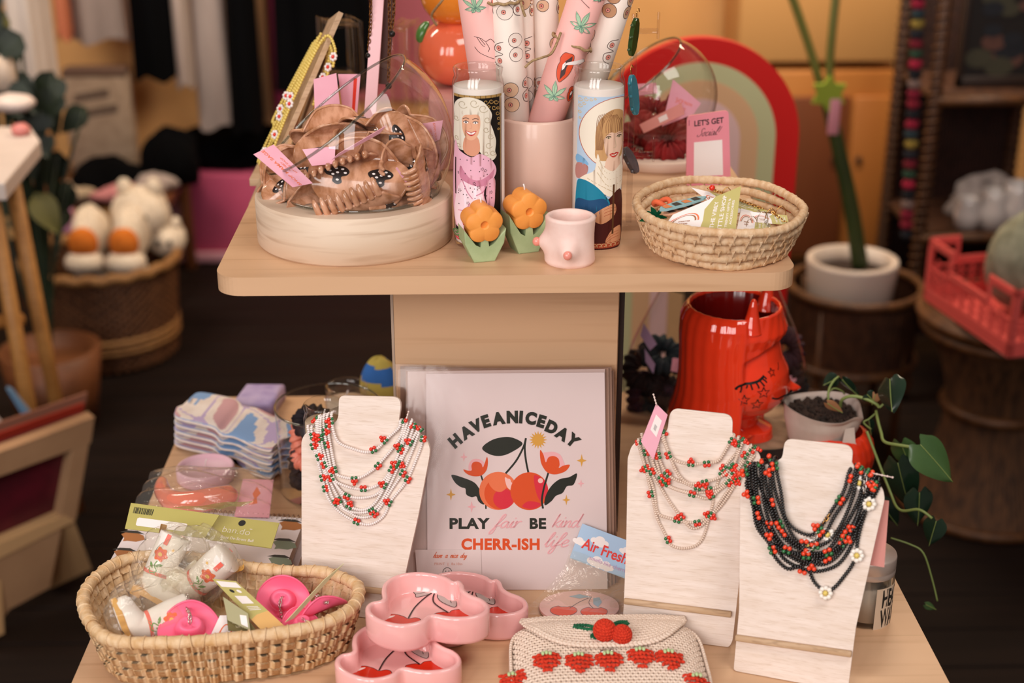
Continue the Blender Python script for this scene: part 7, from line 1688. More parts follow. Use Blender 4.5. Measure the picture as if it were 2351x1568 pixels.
# ---- packaged boots
foam = noisy('white foam', '#f4ece4', '#eee3da', (60, 60, 60), .6); sole_m = mat('amber foam', '#dea44c', .5); coral_p = mat('coral print', '#f0705e', .5); green_p = mat('green print', '#6f9f52', .5); or_p = mat('orange print', '#ee6a2c', .5); yl_p = mat('yellow print', '#f0c268', .5)
header_m = [mat('olive header', '#b9ad62', .4, coat=.3), white, ink, mat('bag barcode', '#2b2a1c', .6)]
def make_boot(label):
    t = thing('packaged_boot', label, 'boot toy', (0, 0, 0), 'packaged foam boots')
    path = catmull([(-.001, 0, .072), (0, 0, .055), (0, 0, .035), (.001, 0, .022), (.006, 0, .0135), (.016, 0, .010), (.028, 0, .008), (.037, 0, .0065), (.042, 0, .0055)], 5)
    rad = np.interp(np.linspace(0, 1, len(path)), [0, .12, .3, .45, .58, .7, .82, .93, 1], [.0185, .0185, .0165, .0155, .0150, .0125, .0112, .0082, .0012])
    mb = MB(); mb.tube(path, list(rad), 26, 0, flat=.86, ref=(0, 1, 0))
    def surf(a, z, off=.0006):                   # a = angle round the shaft, z = height
        r = np.interp(z, [.02, .035, .055, .072], [.0155, .0162, .0182, .0186]) + off; return Vector((r * math.cos(a), r * .86 * math.sin(a), z))
    # printed flower, stem and leaves on both sides of the shaft
    for s_ in (-1, 1):
        sm = lambda x, z: surf(s_ * (PI / 2) - s_ * x / .0165, z, .0010)
        sm2 = lambda x, z: surf(s_ * (PI / 2) - s_ * x / .0165, z, .0014); sm3 = lambda x, z: surf(s_ * (PI / 2) - s_ * x / .0165, z, .0018)
        mb.flat([(.0075 * (1 + .16 * math.cos(6 * q)) * math.cos(q), .048 + .0075 * (1 + .16 * math.cos(6 * q)) * math.sin(q)) for q in np.linspace(0, 2 * PI, 37)[:-1]], sm, 2, cuts=(.003, .003)); mb.flat([(.0045 * math.cos(q), .048 + .0045 * math.sin(q)) for q in np.linspace(0, 2 * PI, 19)[:-1]], sm2, 1); mb.flat([(.0024 * math.cos(q), .048 + .0024 * math.sin(q)) for q in np.linspace(0, 2 * PI, 13)[:-1]], sm3, 4)
        mb.ribbon([(p.x, p.y) for p in catmull([(0, .040, 0), (-.001, .034, 0), (.004, .029, 0), (-.002, .025, 0), (-.006, .029, 0)], 5)], .0012, sm, 3)
        for lx, lz, la in ((.004, .036, .6), (-.005, .033, 2.4), (.005, .026, -.3)): mb.flat([(lx + .0045 * math.cos(la) * a - .0018 * math.sin(la) * b, lz + .0045 * math.sin(la) * a + .0018 * math.cos(la) * b) for a, b in ((-1, 0), (-.4, .9), (.3, .9), (1, 0), (.3, -.9), (-.4, -.9))], sm, 3)
        mb.flat([(.010 + .0022 * (1 if k % 2 else .5) * math.cos(PI * k / 6), .058 + .0022 * (1 if k % 2 else .5) * math.sin(PI * k / 6)) for k in range(12)], sm, 4)
    for x0 in (-.25, .25): pass
    mb.flat([(-.06, .060), (.06, .060), (.06, .0725), (-.06, .0725)], lambda a, z: surf(a * 2.2 + PI / 2 * -1, z, .0012), 1); mb.flat([(-.06, .060), (.06, .060), (.06, .0725), (-.06, .0725)], lambda a, z: surf(a * 2.2 + PI / 2, z, .0012), 1)
    mb.grid(lambda u, v: surf(2 * PI * u, .0235 + .004 * v + .002 * math.cos(2 * PI * u), .0009), 40, 3, 1, cu=True)
    part('boot', mb, [foam, coral_p, or_p, green_p, yl_p], t, local=True)
    so = [(-.016, .0), (-.015, .011), (-.004, .0125), (.012, .011), (.026, .010), (.038, .006), (.044, 0), (.036, -.008), (.022, -.0105), (.010, -.010), (-.004, -.0125), (-.015, -.011)]
    mb = MB(); mb.prism([(p.x, p.y) for p in catmull([(a, b, 0) for a, b in so], 5, True)], -.003, .003, bev=.0008, smooth=True); mb.box((-.009, 0, -.005), (.014, .019, .006), 0, bev=.001)
    mb.grid(lambda u, v: surf(PI - .5 + 1.0 * u, .066 + .008 * v, .001) + Vector((-.003 * v, 0, .002 * v)), 10, 4, 0); part('sole', mb, sole_m, t, local=True)
    rnd = random.Random(len(label)); ph = [rnd.random() * 6 for _ in range(5)]
    def bag(u, v):
        a, b = 2 * PI * u, PI * (v - .5); c, s_ = math.cos(a), math.sin(a); cb, sb = abs(math.cos(b)) ** .7, math.copysign(abs(math.sin(b)) ** .8, math.sin(b))
        w = 1 + .10 * math.sin(5 * a + ph[0] + 3 * b) + .07 * math.sin(9 * a + ph[1] - 5 * b) + .05 * math.sin(3 * a + 9 * b + ph[2])
        return Vector((.013 + .041 * cb * w * math.copysign(abs(c) ** .75, c), .0205 * cb * w * math.copysign(abs(s_) ** .8, s_) * (1 - .6 * max(0, sb) ** 3), .036 + .052 * sb))
    mb = MB(); mb.grid(bag, 64, 40, 0, cu=True); part('clear_bag', mb, cello, t, local=True)
    return t
boot = make_boot('white foam boot toy in a clear bag, leaning upright under the barcode header')
def orient(root, top_px, bot_px, dz_top, dz_bot, roll, s=1.0):
    a, b = W(*bot_px, ZL + dz_bot), W(*top_px, ZL + dz_top); z = (b - a).normalized(); to = (C0 - a).normalized(); y = (to - z * to.dot(z)).normalized(); x = y.cross(z)
    M = Matrix((x, y, z)).transposed() @ Matrix.Rotation(R_(roll), 3, 'Z'); root.rotation_euler = M.to_euler(); root.location = a; k = (b - a).length / .075 * s; root.scale = (k, k, k); ORG[root] = a
bt2 = dup(boot, (0, 0, 0), None, 'bagged white foam boot toy, middle one with its orange flower facing out')
bt3 = dup(boot, (0, 0, 0), None, 'bagged white foam boot toy lying along the front rim of the basket')
bt4 = dup(boot, (0, 0, 0), None, 'white foam boot toy half buried between the two upright packaged boots')
orient(boot, (408, 1225), (338, 1362), .098, .040, 155, 1.0); orient(bt2, (524, 1275), (420, 1366), .085, .034, 8, 1.0); orient(bt3, (438, 1394), (290, 1458), .058, .048, 15, 1.0); orient(bt4, (470, 1290), (390, 1370), .055, .030, 60, .9)
def header(lab, px, zs, draw, cat='header card'):
    q = [W(a, b, ZL + z) for (a, b), z in zip(px, zs)]; return card('bag_header', q, header_m, lab, cat, draw, th=.0012, group='olive headers of the boot bags')
def hdA(mb, mp):
    rnd = random.Random(3); x = .05
    while x < .27: w = rnd.choice((.004, .007, .011)); mb.flat([(x, .62), (x + w, .62), (x + w, .86), (x, .86)], mp, 3); x += w + rnd.choice((.004, .008))
    P_ = [(.14, .16), (.70, .16), (.72, .2), (.72, .44), (.70, .48), (.14, .48), (.12, .44), (.12, .2)]; mb.flat(P_, mp, 1)
header('olive bag header showing a barcode and a white sticker', ((287, 1214), (470, 1236), (503, 1181), (301, 1155)), (.082, .080, .098, .100), hdA)
def hdB(mb, mp):
    mb.text('ban.do', .34, lambda a, b: mp(.40 + a * .48, .36 + b), 1, -.02); mb.flat([(.68 + .0, .60)] * 0 + [(.585, .60), (.625, .60), (.625, .62), (.585, .62)], mp, 1)
    mb.text('Boot De-Stress Ball', .15, lambda a, b: mp(.46 + a * .42, .12 + b), 1)
    mb.flat([(.43 + .055 * math.cos(q), .80 + .12 * math.sin(q)) for q in np.linspace(0, 2 * PI, 24)[:-1]], mp, 2)
header('olive bag header with white lettering and a round hole lying on the spiral notebook', ((470, 1238), (623, 1259), (642, 1208), (500, 1183)), (.074, .068, .074, .084), hdB)
mb = MB(); q = [W(395, 1166, ZL + .10), W(480, 1158, ZL + .105), W(585, 1148, ZL + .104), W(560, 1160, ZL + .10), W(470, 1172, ZL + .098)]
mb.grid(lambda u, v: (q[0].lerp(q[1], u * 2) if u < .5 else q[1].lerp(q[2], u * 2 - 1)).lerp(q[4].lerp(q[3], u), v) + Vector((0, 0, .001 * math.sin(12 * u))), 20, 5, 0); solo('bag_flap', mb, film('olive film', '#c9c29a', 1.45, .1, 1.0, .4, 40, .03, ('#b9b07a', .3)), 'loose olive tinted film flap standing above the barcode header', 'film')

# ---- pink hats and their cards
hot = mat('hot pink rubber', '#ff6c90', .45)
def make_hat(label):
    t = thing('pink_hat', label, 'hat earring', (0, 0, 0), 'hot pink cowboy hats')
    def fn(u, v):
        a = 2 * PI * u; c, s_ = math.cos(a), math.sin(a)
        if v < .55:
            q = v / .55; r = .0085 * min(1, q * 1.25) ** .8 if q < .8 else .0085 + .0015 * ((q - .8) / .2); z = .011 * (1 - max(0, (q - .45) / .55) ** 2.2) - .003 * math.exp(-(q / .38) ** 2) * (1 if abs(s_) < .8 else .8)
            return Vector((r * 1.25 * c, r * s_, max(z, .0)))
        q = (v - .55) / .45; r = .010 + .0115 * q; return Vector((r * 1.12 * c, r * .95 * s_, .0105 * abs(s_) ** 2.2 * q ** 1.6 - .002 * q * abs(c)))
    mb = MB(); mb.grid(fn, 56, 24, 0, cu=True); g2 = MB(); g2.grid(lambda u, v: fn(u, v) - Vector((0, 0, .0011)), 56, 24, 0, cu=True); mb.add(g2.v, g2.f, 0)
    mb.tube([fn(k / 56, 1) - Vector((0, 0, .0005)) for k in range(56)], .0009, 6, closed=True); part('hat', mb, hot, t, local=True)
    mb = MB(); chain(mb, catmull([(0, .001, .0112), (.0005, -.007, .0135), (.002, -.012, .008), (.003, -.018, .0045), (.003, -.026, .0035), (.004, -.034, .002)], 4), .0022, .00045); part('chain', mb, silver, t, local=True)
    return t
hat = make_hat('hot pink cowboy hat earring facing out with a silver chain over its crown')
def put_hat(o, px, py, dz, rot, s): o.location = W(px, py, ZL + dz); o.rotation_euler = tuple(R_(a) for a in rot); o.scale = (s,) * 3; ORG[o] = Vector(o.location)
h2 = dup(hat, (0, 0, 0), None, 'hot pink hat earring tipped at the pointed end of the woven basket'); h3 = dup(hat, (0, 0, 0), None, 'hot pink hat earring at the front rim beside the packaged boots'); h4 = dup(hat, (0, 0, 0), None, 'small hot pink hat earring peeking over the rim below the chain'); h5 = dup(hat, (0, 0, 0), None, 'hot pink hat earring tucked behind the front one and the boot bag')
put_hat(hat, 650, 1378, .046, (48, 8, -8), 1.20); put_hat(h2, 736, 1402, .044, (-38, -10, 25), 1.20); put_hat(h3, 436, 1446, .052, (-26, -6, 188), 1.32); put_hat(h4, 692, 1436, .044, (20, 0, 40), .9); put_hat(h5, 462, 1428, .042, (10, 10, 70), 1.0)
OC = [olive, white, ink, mat('peach card tint', '#dfae6a', .6), mat('brown print text', '#5a4520', .6)]
def hatcard(mb, mp):
    mb.flat([(.08, .84), (.92, .84), (.92, .96), (.08, .96)], mp, 1)
    for k, m in ((0, 2), (1, 1)): mb.flat([(.35 + .3 * k + .09 * math.cos(q), .76 + .022 * math.sin(q) * 1.6) for q in np.linspace(0, 2 * PI, 18)[:-1]], mp, m)
    mb.flat([(.25, .5), (.75, .5), (.75, .66), (.25, .66)], mp, 1); mb.flat([(.0, .0), (1, 0), (1, .34), (.4, .28), (0, .2)], lambda a, b: mp(a, b, .5), 3)
    for y in (.43, .40, .37): mb.flat([(.3, y), (.78, y), (.78, y + .012), (.3, y + .012)], mp, 1)
card('hat_card', [W(600, 1447, ZL + .055), W(654, 1438, ZL + .056), W(541, 1329, ZL + .082), W(487, 1329, ZL + .080)], OC, 'olive hat card slanting out of the woven basket with a white sticker on top', 'earring card', hatcard, group='cards in the woven basket')
card('hat_card', [W(480, 1466, ZL + .045), W(560, 1466, ZL + .043), W(545, 1410, ZL + .062), W(505, 1413, ZL + .060)], [white, orange_ink, ink, olive, olive], 'white hat card with an orange arch beside the front hat', 'earring card', lambda mb, mp: mb.ribbon([(.45 + .2 * math.cos(q), .1 + .5 * math.sin(q)) for q in np.linspace(0, PI, 14)], .05, mp, 1), group='cards in the woven basket')
def lilcard(mb, mp): mb.text('THE VIBEY', .2, lambda a, b: mp(.5 + a * .7, .5 + b), 1, .02); mb.text('LITTLE', .2, lambda a, b: mp(.5 + a * .7, .25 + b), 1, .02)
card('hat_card', [W(523, 1424, ZL + .062), W(575, 1448, ZL + .056), W(566, 1405, ZL + .072), W(512, 1370, ZL + .078)], [mat('dull olive film card', '#a9a27c', .35), white, white], 'small folded olive card with a pale sticker behind the slanting hat card', 'earring card', lambda mb, mp: mb.flat([(.62, .12), (.92, .12), (.92, .8), (.62, .6)], mp, 1), group='cards in the woven basket')
card('hat_card', [W(524, 1448, ZL + .054), W(592, 1452, ZL + .052), W(572, 1425, ZL + .060), W(520, 1412, ZL + .064)], [mat('dark olive card', '#6d6030', .6), mat('pale print', '#cdbf9a', .6)], 'dark olive shop card with pale lettering below the folded card', 'earring card', lilcard, group='cards in the woven basket')
card('hat_card', [W(655, 1428, ZL + .058), W(674, 1420, ZL + .056), W(784, 1290, ZL + .088), W(745, 1330, ZL + .082)], [mat('cream olive card', '#d8d2a4', .5)], 'thin cream olive card standing edge up at the pointed end of the basket', 'earring card', group='cards in the woven basket')

# ---- notebooks
pagem = mat('page edges', '#d9cbc3', .7); coverw = noisy('lilac white cover', '#eee2e2', '#e6d8d9', (8, 8, 8), .5)
brn = mat('brown print shape', '#b06f3c', .6); blkh = mat('dark print shape', '#2c2a26', .6); gry = mat('sage print shape', '#7f8a76', .6)
zN = ZL + .030
cn = [W(240, 1309, zN), W(652, 1312, zN), W(700, 1190, zN), W(322, 1166, zN)]
def notebook(label, z0, z1, dx, top):
    c = [Vector((p.x + dx, p.y, 0)) for p in cn]; t = thing('notebook', label, 'notebook', (sum(p.x for p in c) / 4, sum(p.y for p in c) / 4, z0), 'notebooks under the boots')
    mb = MB(); mb.prism([(p.x, p.y) for p in c], z0 + .0006, z1 - .0006, mi=0); part('pages', mb, pagem, t)
    mb = MB(); mb.prism([(p.x, p.y) for p in c], z1 - .0006, z1, mi=0)
    if top:
        mp = lambda a, b, l=1: W(a, b, z1) + Vector((0, 0, .0001 * l))
        for k, (x, y) in enumerate(((292, 1232), (275, 1272), (655, 1206), (640, 1250), (630, 1288))):
            sx_ = 34; m1 = brn if k < 3 else gry
            mb.flat([(x + sx_ * a, y + 12 * b) for a, b in ((-.4, -.5), (0, -.9), (.6, -.8), (1.1, -.2), (1.2, .6), (.6, 1), (0, .8), (-.3, .9), (-.2, .3))], lambda a, b: mp(a, b, 1), 1 if k < 3 else 3)
            mb.flat([(x + sx_ * a, y + 12 * b) for a, b in ((-.5, -.9), (0, -1.2), (.7, -1.1), (1.2, -.4), (.7, -.6), (.2, -.7))], lambda a, b: mp(a, b, 2), 2)
    part('cover', mb, [coverw, brn, blkh, gry], t)
    mb = MB(); a, b = c[3], c[2]; n_ = 34
    for k in range(n_ if top else 8):
        p = a.lerp(b, (k + .5) / n_); p.z = (z0 + z1) / 2 + .002; d = (b - a).normalized(); w_ = Vector((-d.y, d.x, 0)); r = (z1 - z0) / 2 + .0016
        mb.tube([p + w_ * (r * math.cos(q)) + Vector((0, 0, r * math.sin(q) - .001)) for q in np.linspace(0, 2 * PI, 13)[:-1]], .0006, 5, closed=True)
    part('spiral_binding', mb, silver, t)
notebook('spiral notebook with printed brown shapes, topmost of the stack under the boots', ZL + .016, zN, 0, True)
notebook('notebook lying at the bottom of the stack under the boots', ZL + .0006, ZL + .0154, .008, False)

# ---- clear packet with a coral clip and pink card
zK = zN + .002
t = thing('clip_packet', 'clear packet with a shiny coral clip and a pink card lying on the notebook', 'packet', tuple(W(450, 1150, zK)))
mb = MB(); pt = [W(372, 1102, zK + .014), W(374, 1128, zK + .010), W(398, 1150, zK + .009), W(445, 1152, zK + .012), W(500, 1142, zK + .012), W(545, 1132, zK + .010)]
pp = catmull(pt, 7); mb.tube(pp, list(np.interp(np.linspace(0, 1, len(pp)), [0, .15, .4, .7, .92, 1], [.006, .010, .0135, .0145, .0125, .003])), 16, 0); part('coral_clip', mb, mat('coral acetate', '#e8836a', .08, coat=.8), t)
q = [W(538, 1186, zK), W(618, 1188, zK), W(628, 1102, zK + .006), W(558, 1100, zK + .006)]
card('pink_card', q, [pinkpaper, orange_ink], None, None, lambda mb, mp: mb.flat([(.35, .3), (.6, .35), (.55, .5), (.65, .62), (.5, .8), (.4, .6), (.48, .48)], mp, 1), parent=t)
Q = [W(296, 1192, zK), W(622, 1192, zK), W(632, 1094, zK + .004), W(352, 1088, zK + .004)]
def pk_(u, v):
    p = Q[0].lerp(Q[1], u).lerp(Q[3].lerp(Q[2], u), v); e = math.sin(PI * u) * math.sin(PI * v)
    return p + Vector((0, 0, .006 + .024 * e ** .6 + .004 * math.sin(11 * u + 7 * v) * e + .003 * math.sin(23 * v + 5 * u)))
mb = MB(); mb.grid(pk_, 40, 26, 0); part('clear_bag', mb, cello, t)

# ---- pink tealight, socks, lilac bundle
gw = W(462, 1128, ZL); r_ = 66 * mpp((gw.x, gw.y + .03, ZL)); Yg = gw.y + r_; xg = gw.x; hg = V(462, 1078, Yg).z
t = thing('pink_candle', 'low round lilac pink candle beside the folded socks', 'candle', (xg, Yg, ZL))
hg = max(hg, ZL + .018)
mb = MB(); mb.lathe([(0, ZL), (r_ * .97, ZL), (r_, ZL + .002), (r_, hg - .002), (r_ * .97, hg), (r_ * .90, hg), (r_ * .88, hg - .004), (0, hg - .004)], 48, 0, (xg, Yg, 0)); part('wax', mb, noisy('lilac pink wax', '#efc6d0', '#e9b8c6', (20, 20, 20), .45), t)
mb = MB(); mb.tube([(xg, Yg, hg - .004), (xg + .001, Yg, hg + .006), (xg + .003, Yg - .001, hg + .010)], .0008, 6); part('wick', mb, white, t)
sockm = [noisy('cream sock', '#e9dcd2', '#dccbbf', (40, 40, 40), .9), mat('blue sock print', '#7f9fc8', .9), mat('lilac sock print', '#b9a3c4', .9), mat('rose sock print', '#c99a9c', .9), mat('navy stripe', '#3f5a94', .9)]
fr0 = [(393, 962), (440, 972), (488, 984), (508, 1000), (540, 1006), (580, 1026), (625, 1044)]
Yl = [1.775, 1.77, 1.755, 1.745, 1.735, 1.70, 1.655]
def sock(k, label):
    front = catmull([V(x, y + 15.5 * k, Y) for (x, y), Y in zip(fr0, Yl)], 6); n_ = len(front); th = .0034; rnd = random.Random(k)
    def fn(u, v):
        q = u * (n_ - 1); i = min(n_ - 2, int(q)); p = front[i].lerp(front[i + 1], q - i); a = 2 * PI * v; d = .076
        hx_ = abs(math.cos(a)) ** .35 * math.copysign(1, math.cos(a)); hy = abs(math.sin(a)) ** .6 * math.copysign(1, math.sin(a)); e = (1 - (2 * u - 1) ** 10) ** .3
        return Vector((p.x + (.010 * (hx_ + 1)), p.y + d * (hx_ + 1) / 2 * e + d / 2 * (1 - e), max(p.z + th * hy * max(e, .15) + (.004 * (hx_ + 1) if k == 0 else 0), ZL + .0008 + (4 - k) * .0001 + (th if hy > 0 else 0) * 0)))
    def mfn(u, v):
        if .53 < v < .60 or .40 < v < .43: return 4 if v > .5 else 1
        if v > .46: return 0
        if v < .5:
            x, y = u * 6, v * 8; s_ = math.sin(2.1 * x + .8 * k + math.sin(1.7 * y)) + math.sin(1.3 * y + x); return 1 if s_ > .9 else (3 if s_ < -.9 else (2 if abs(s_) < .12 else 0))
        return 0
    mb = MB(); mb.grid(fn, 110, 72, 0, cv=True, mfn=mfn); mb.add([fn(0, j / 72) for j in range(72)], [tuple(range(72))], 0); mb.add([fn(1, j / 72) for j in range(72)], [tuple(range(72))[::-1]], 0)
    return solo('folded_sock', mb, sockm, label, 'sock', 'folded patterned socks')
for k, lab in enumerate(('patterned cream sock with blue patches, topmost of the sock stack', 'cream and blue sock second from the top of the stack', 'cream and blue sock in the middle of the stack', 'cream and blue sock second from the bottom of the stack', 'cream and blue sock at the bottom of the stack')): sock(k, lab)
p = V(462, 948, 1.84); mb = MB(); M = Matrix.Translation(p) @ Matrix.Rotation(R_(-28), 4, 'Y'); mb.box(0, (.052, .05, .009), 0, M, .004, 3); mb.box(0, (.03, .051, .0094), 1, M @ Matrix.Translation((-.006, 0, .0)), .004, 3); solo('sock_cuff', mb, [sockm[0], sockm[1]], 'blue and cream folded cuff lying across the back of the sock stack', 'sock')
lil = noisy('lilac pattern', '#c3b2d8', '#9d8cc0', (26, 26, 26), .7)
q = [(528, 985), (632, 1000), (640, 905), (590, 912), (545, 935)]
x0, x1 = V(538, 950, 1.9).x, V(648, 950, 1.9).x; mb = MB(); mb.prism([(x0, 1.872), (x1 - .012, 1.868), (x1, 1.945), (x0 + .012, 1.948)], ZL + .0006, V(590, 928, 1.87).z, mi=0, bev=.006, smooth=True); solo('lilac_pouch', mb, lil, 'lilac patterned pouch behind the folded socks', 'pouch')

# ---- glass cylinder of scrunchies and two jar candles
YG = 1.668; cg = V(752, 930, YG); rg = 130 * mpp(cg); rg = min(rg, .0675); zg = V(752, 929, YG).z
t = thing('glass_cylinder', 'clear glass cylinder filled with black and coral scrunchies', 'jar', (cg.x, YG, ZL))
mb = MB(); mb.lathe([(0, ZL + .001), (rg * .97, ZL + .001), (rg, ZL + .005), (rg, zg)], 64, 0, (cg.x, YG, 0)); part('glass_wall', mb, glass, t)
mb = MB(); mb.tube([(cg.x + rg * math.cos(a), YG + rg * math.sin(a), zg) for a in np.linspace(0, 2 * PI, 90)[:-1]], .0015, 8, closed=True); part('rim', mb, glass_edge, t)
blkv = noisy('black plum velvet', '#1d1018', '#120a10', (30, 30, 30), .8); corv = noisy('coral satin', '#e98a72', '#d67159', (30, 30, 30), .5)
for i, (dx, dy, z, rot, m, lab) in enumerate(((-.034, -.030, .035, (70, 20, 30), blkv, 'black scrunchie at the glass near the bottom of the cylinder'), (-.036, -.022, .070, (80, 0, 60), corv, 'coral scrunchie standing against the cylinder glass'), (-.020, -.036, .092, (30, 10, 0), blkv, 'black scrunchie topmost in the glass cylinder'), (.010, -.020, .060, (40, 30, 0), blkv, 'black scrunchie in the middle of the glass cylinder'), (-.030, -.034, .014, (10, 0, 0), blkv, 'black scrunchie lying at the bottom of the cylinder'), (-.026, -.038, .048, (25, -15, 30), corv, 'coral scrunchie curling over the black ones'), (.020, .015, .025, (0, 0, 0), corv, 'coral scrunchie at the far bottom of the cylinder'))):
    scrunchie('scrunchie', lab, Vector((cg.x + dx * .8, YG + dy * .7, ZL + z + .012)), .017, .0095, m, rot, i + 20, 'scrunchies in the glass cylinder')
def small_jar(label, cx, ytop, ybase, hw, Y, waxc):
    c = V(cx, ytop, Y); k = mpp(c); r = hw * k; zt_ = c.z; t = thing('jar_candle', label, 'candle', (c.x, Y, ZL))
    mb = MB(); mb.lathe([(0, ZL + .001), (r * .95, ZL + .001), (r, ZL + .004), (r, zt_ - .018), (r * .93, zt_ - .013), (r * .93, zt_ - .009), (r * .97, zt_ - .006), (r * .97, zt_ - .001), (r * .93, zt_), (r * .86, zt_), (r * .84, zt_ - .012), (r * .93, zt_ - .02)], 48, 0, (c.x, Y, 0)); part('jar', mb, thick_glass, t)
    mb = MB(); mb.lathe([(0, ZL + .005), (r * .94, ZL + .005), (r * .94, zt_ - .024), (0, zt_ - .024)], 40, 0, (c.x, Y, 0)); part('wax', mb, mat('wax ' + waxc, waxc, .5), t)
    mb = MB(); mb.tube([(c.x, Y, zt_ - .024), (c.x, Y, zt_ - .014), (c.x + .002, Y, zt_ - .008)], .0009, 6); part('wick', mb, white, t)
small_jar('small glass jar candle in front of the glass cylinder of scrunchies', 742, 925, 0, 47, 1.545, '#e2c6ac')
small_jar('small glass jar candle standing behind the glass cylinder of scrunchies', 795, 884, 0, 50, 1.80, '#d9bda6')
p = V(872, 862, 1.88); mb = MB()
fnh, n_, k_ = heap((p.x, 1.88, (ZL + p.z + .028) / 2), (.030, .022, (p.z + .03 - ZL) / 2), 3, .06)
def flagm(u, v): return 1 if .56 < v + .18 * (u - .75) < .74 else 0
mb.grid(fnh, 30, 26, 0, cu=True, mfn=flagm); solo('striped_pouch', mb, [mat('olive yellow felt', '#b5a04a', .85), mat('blue felt', '#2b62a8', .85)], 'olive yellow pouch with a blue band standing beside the column', 'pouch')

# ---- red devil head vase on a wood slice
ZS = ZL + .053
sc_ = W(1726, 1012, ZS); rs = 100 * mpp(sc_); Ysl = 1.705
bark = noisy('bark', '#2b211b', '#1b1410', (60, 60, 30), .9, bump=1); slc = noisy('wood slice top', '#a08468', '#7f6650', (40, 40, 40), .8)
xsl = V(1732, 1010, Ysl).x; mb = MB(); out_ = [(xsl + rs * (1 + .03 * math.sin(5 * a) + .02 * math.sin(11 * a)) * math.cos(a), Ysl + rs * .92 * (1 + .03 * math.sin(5 * a)) * math.sin(a)) for a in np.linspace(0, 2 * PI, 61)[:-1]]
t = thing('wood_slice', 'round wood slice with dark bark under the red devil head vase', 'wood slice', (xsl, Ysl, ZL))
mb = MB(); mb.prism(out_, ZL + .0004, ZS - .002, mi=0); part('bark', mb, bark, t); mb = MB(); mb.prism([(xsl + (a - xsl) * .97, Ysl + (b - Ysl) * .97) for a, b in out_], ZS - .002, ZS, mi=0); part('cut_face', mb, slc, t)
redg = mat('red glaze', '#ea3a1c', .08, coat=.7)
redin = mat('dark red glaze', '#6b0d0a', .2, coat=.4)
YH = 1.712; fdir = R_(-24); hxc = V(1678, 850, YH).x; kh = mpp((hxc, YH, .86)) 
ZH = lambda py: V(1678, py, YH).z
def sst(a, b, x): q = min(1, max(0, (x - a) / (b - a))); return q * q * (3 - 2 * q)
def head_r(ph, py):
    """radius in photo pixels at angle ph from the face direction and photo row py"""
    a = abs(ph); side = sst(1.02, 1.14, a); py += 24 * (1 - sst(1.0, 1.6, a)) * sst(708, 745, py)
    hair = np.interp(py, [698, 706, 725, 760, 800, 850, 885, 915, 940, 958], [106, 113, 120, 121, 118, 118, 121, 128, 137, 140])
    hair += 2.6 * abs(math.sin(ph * 13 + .3 * math.sin(py / 30))) - .5
    bang = np.interp(py, [700, 735, 765, 790], [104, 112, 119, 112]) + 1.6 * abs(math.sin(ph * 13 + py / 26))
    line = 778 + 34 * min(1, (a / 1.0)) ** 1.6   # lower edge of the fringe
    face = np.interp(py, [775, 800, 830, 860, 885, 905, 922, 940, 952, 960], [102, 106, 114, 128, 133, 132, 124, 108, 86, 70])
    face *= 1 - .10 * (a / 1.0) ** 2
    face += 30 * math.exp(-((ph - .26) / .10) ** 2) * math.exp(-((py - 906) / 11.0) ** 2)
    face += 4 * math.exp(-(((a) - .55) / .3) ** 2 - ((py - 868) / 22) ** 2)
    f = face if py > line + 4 else (bang if py < line - 2 else bang + (face - bang) * sst(line - 2, line + 4, py))
    return f + (hair - f) * side
red_t = thing('devil_head_vase', 'glossy red ceramic head vase with small horns on the wood slice', 'vase', (hxc, YH, ZS))
def head_pt(ph, py, off=0.0):
    a = fdir + ph; r = (head_r(ph, py) + off) * kh; return Vector((hxc + r * math.cos(a), YH + r * math.sin(a), ZH(py)))
mb = MB(); rowsY = [700, 702, 706, 712] + list(np.linspace(718, 958, 64)); NU = 150
def hf(u, v):
    i = round(v * (len(rowsY) - 1)); return head_pt(2 * PI * u - PI, rowsY[i])
mb.grid(hf, NU, len(rowsY), 0, cu=True)
nk = Vector((hxc + .030 * math.cos(fdir), YH + .030 * math.sin(fdir), 0)); rn = 51 * kh
def under(u, v):                                 # closes the hair below and runs down the neck to the foot
    a = 2 * PI * u - PI; top = head_pt(a, 958); zz = [(0, 1), (.25, .75), (.5, .45), (.72, .18)]
    if v < .35:
        q = v / .35; b = nk + Vector((rn * 1.0 * math.cos(fdir + a), rn * 1.0 * math.sin(fdir + a), 0)); p = top.lerp(Vector((b.x, b.y, ZH(968))), q); return p
    q = (v - .35) / .65; r = rn * (1 + .03 * math.sin(PI * q) + .07 * q ** 3); return Vector((nk.x + r * math.cos(fdir + a), nk.y + r * math.sin(fdir + a), ZH(968) + (ZS + .0005 - ZH(968)) * q))
mb.grid(under, NU, 24, 0, cu=True); part('head', mb, redg, red_t)
mb = MB()
def inner(u, v):
    a = 2 * PI * u - PI; p = head_pt(a, 700); c_ = Vector((hxc, YH, 0)); seq = [(1.0, 0), (.97, .0022), (.93, .0018), (.90, -.002), (.86, -.02), (.82, -.05), (.7, -.075)]
    k, dz = seq[round(v * 6)]; return Vector((c_.x + (p.x - c_.x) * k, c_.y + (p.y - c_.y) * k, p.z + dz))
mb.grid(inner, 90, 7, 0, cu=True, mfn=lambda u, v: 0 if v < .45 else 1); mb.add([inner(k / 90, 1) for k in range(90)], [tuple(range(90))], 1); part('opening', mb, [redg, redin], red_t)
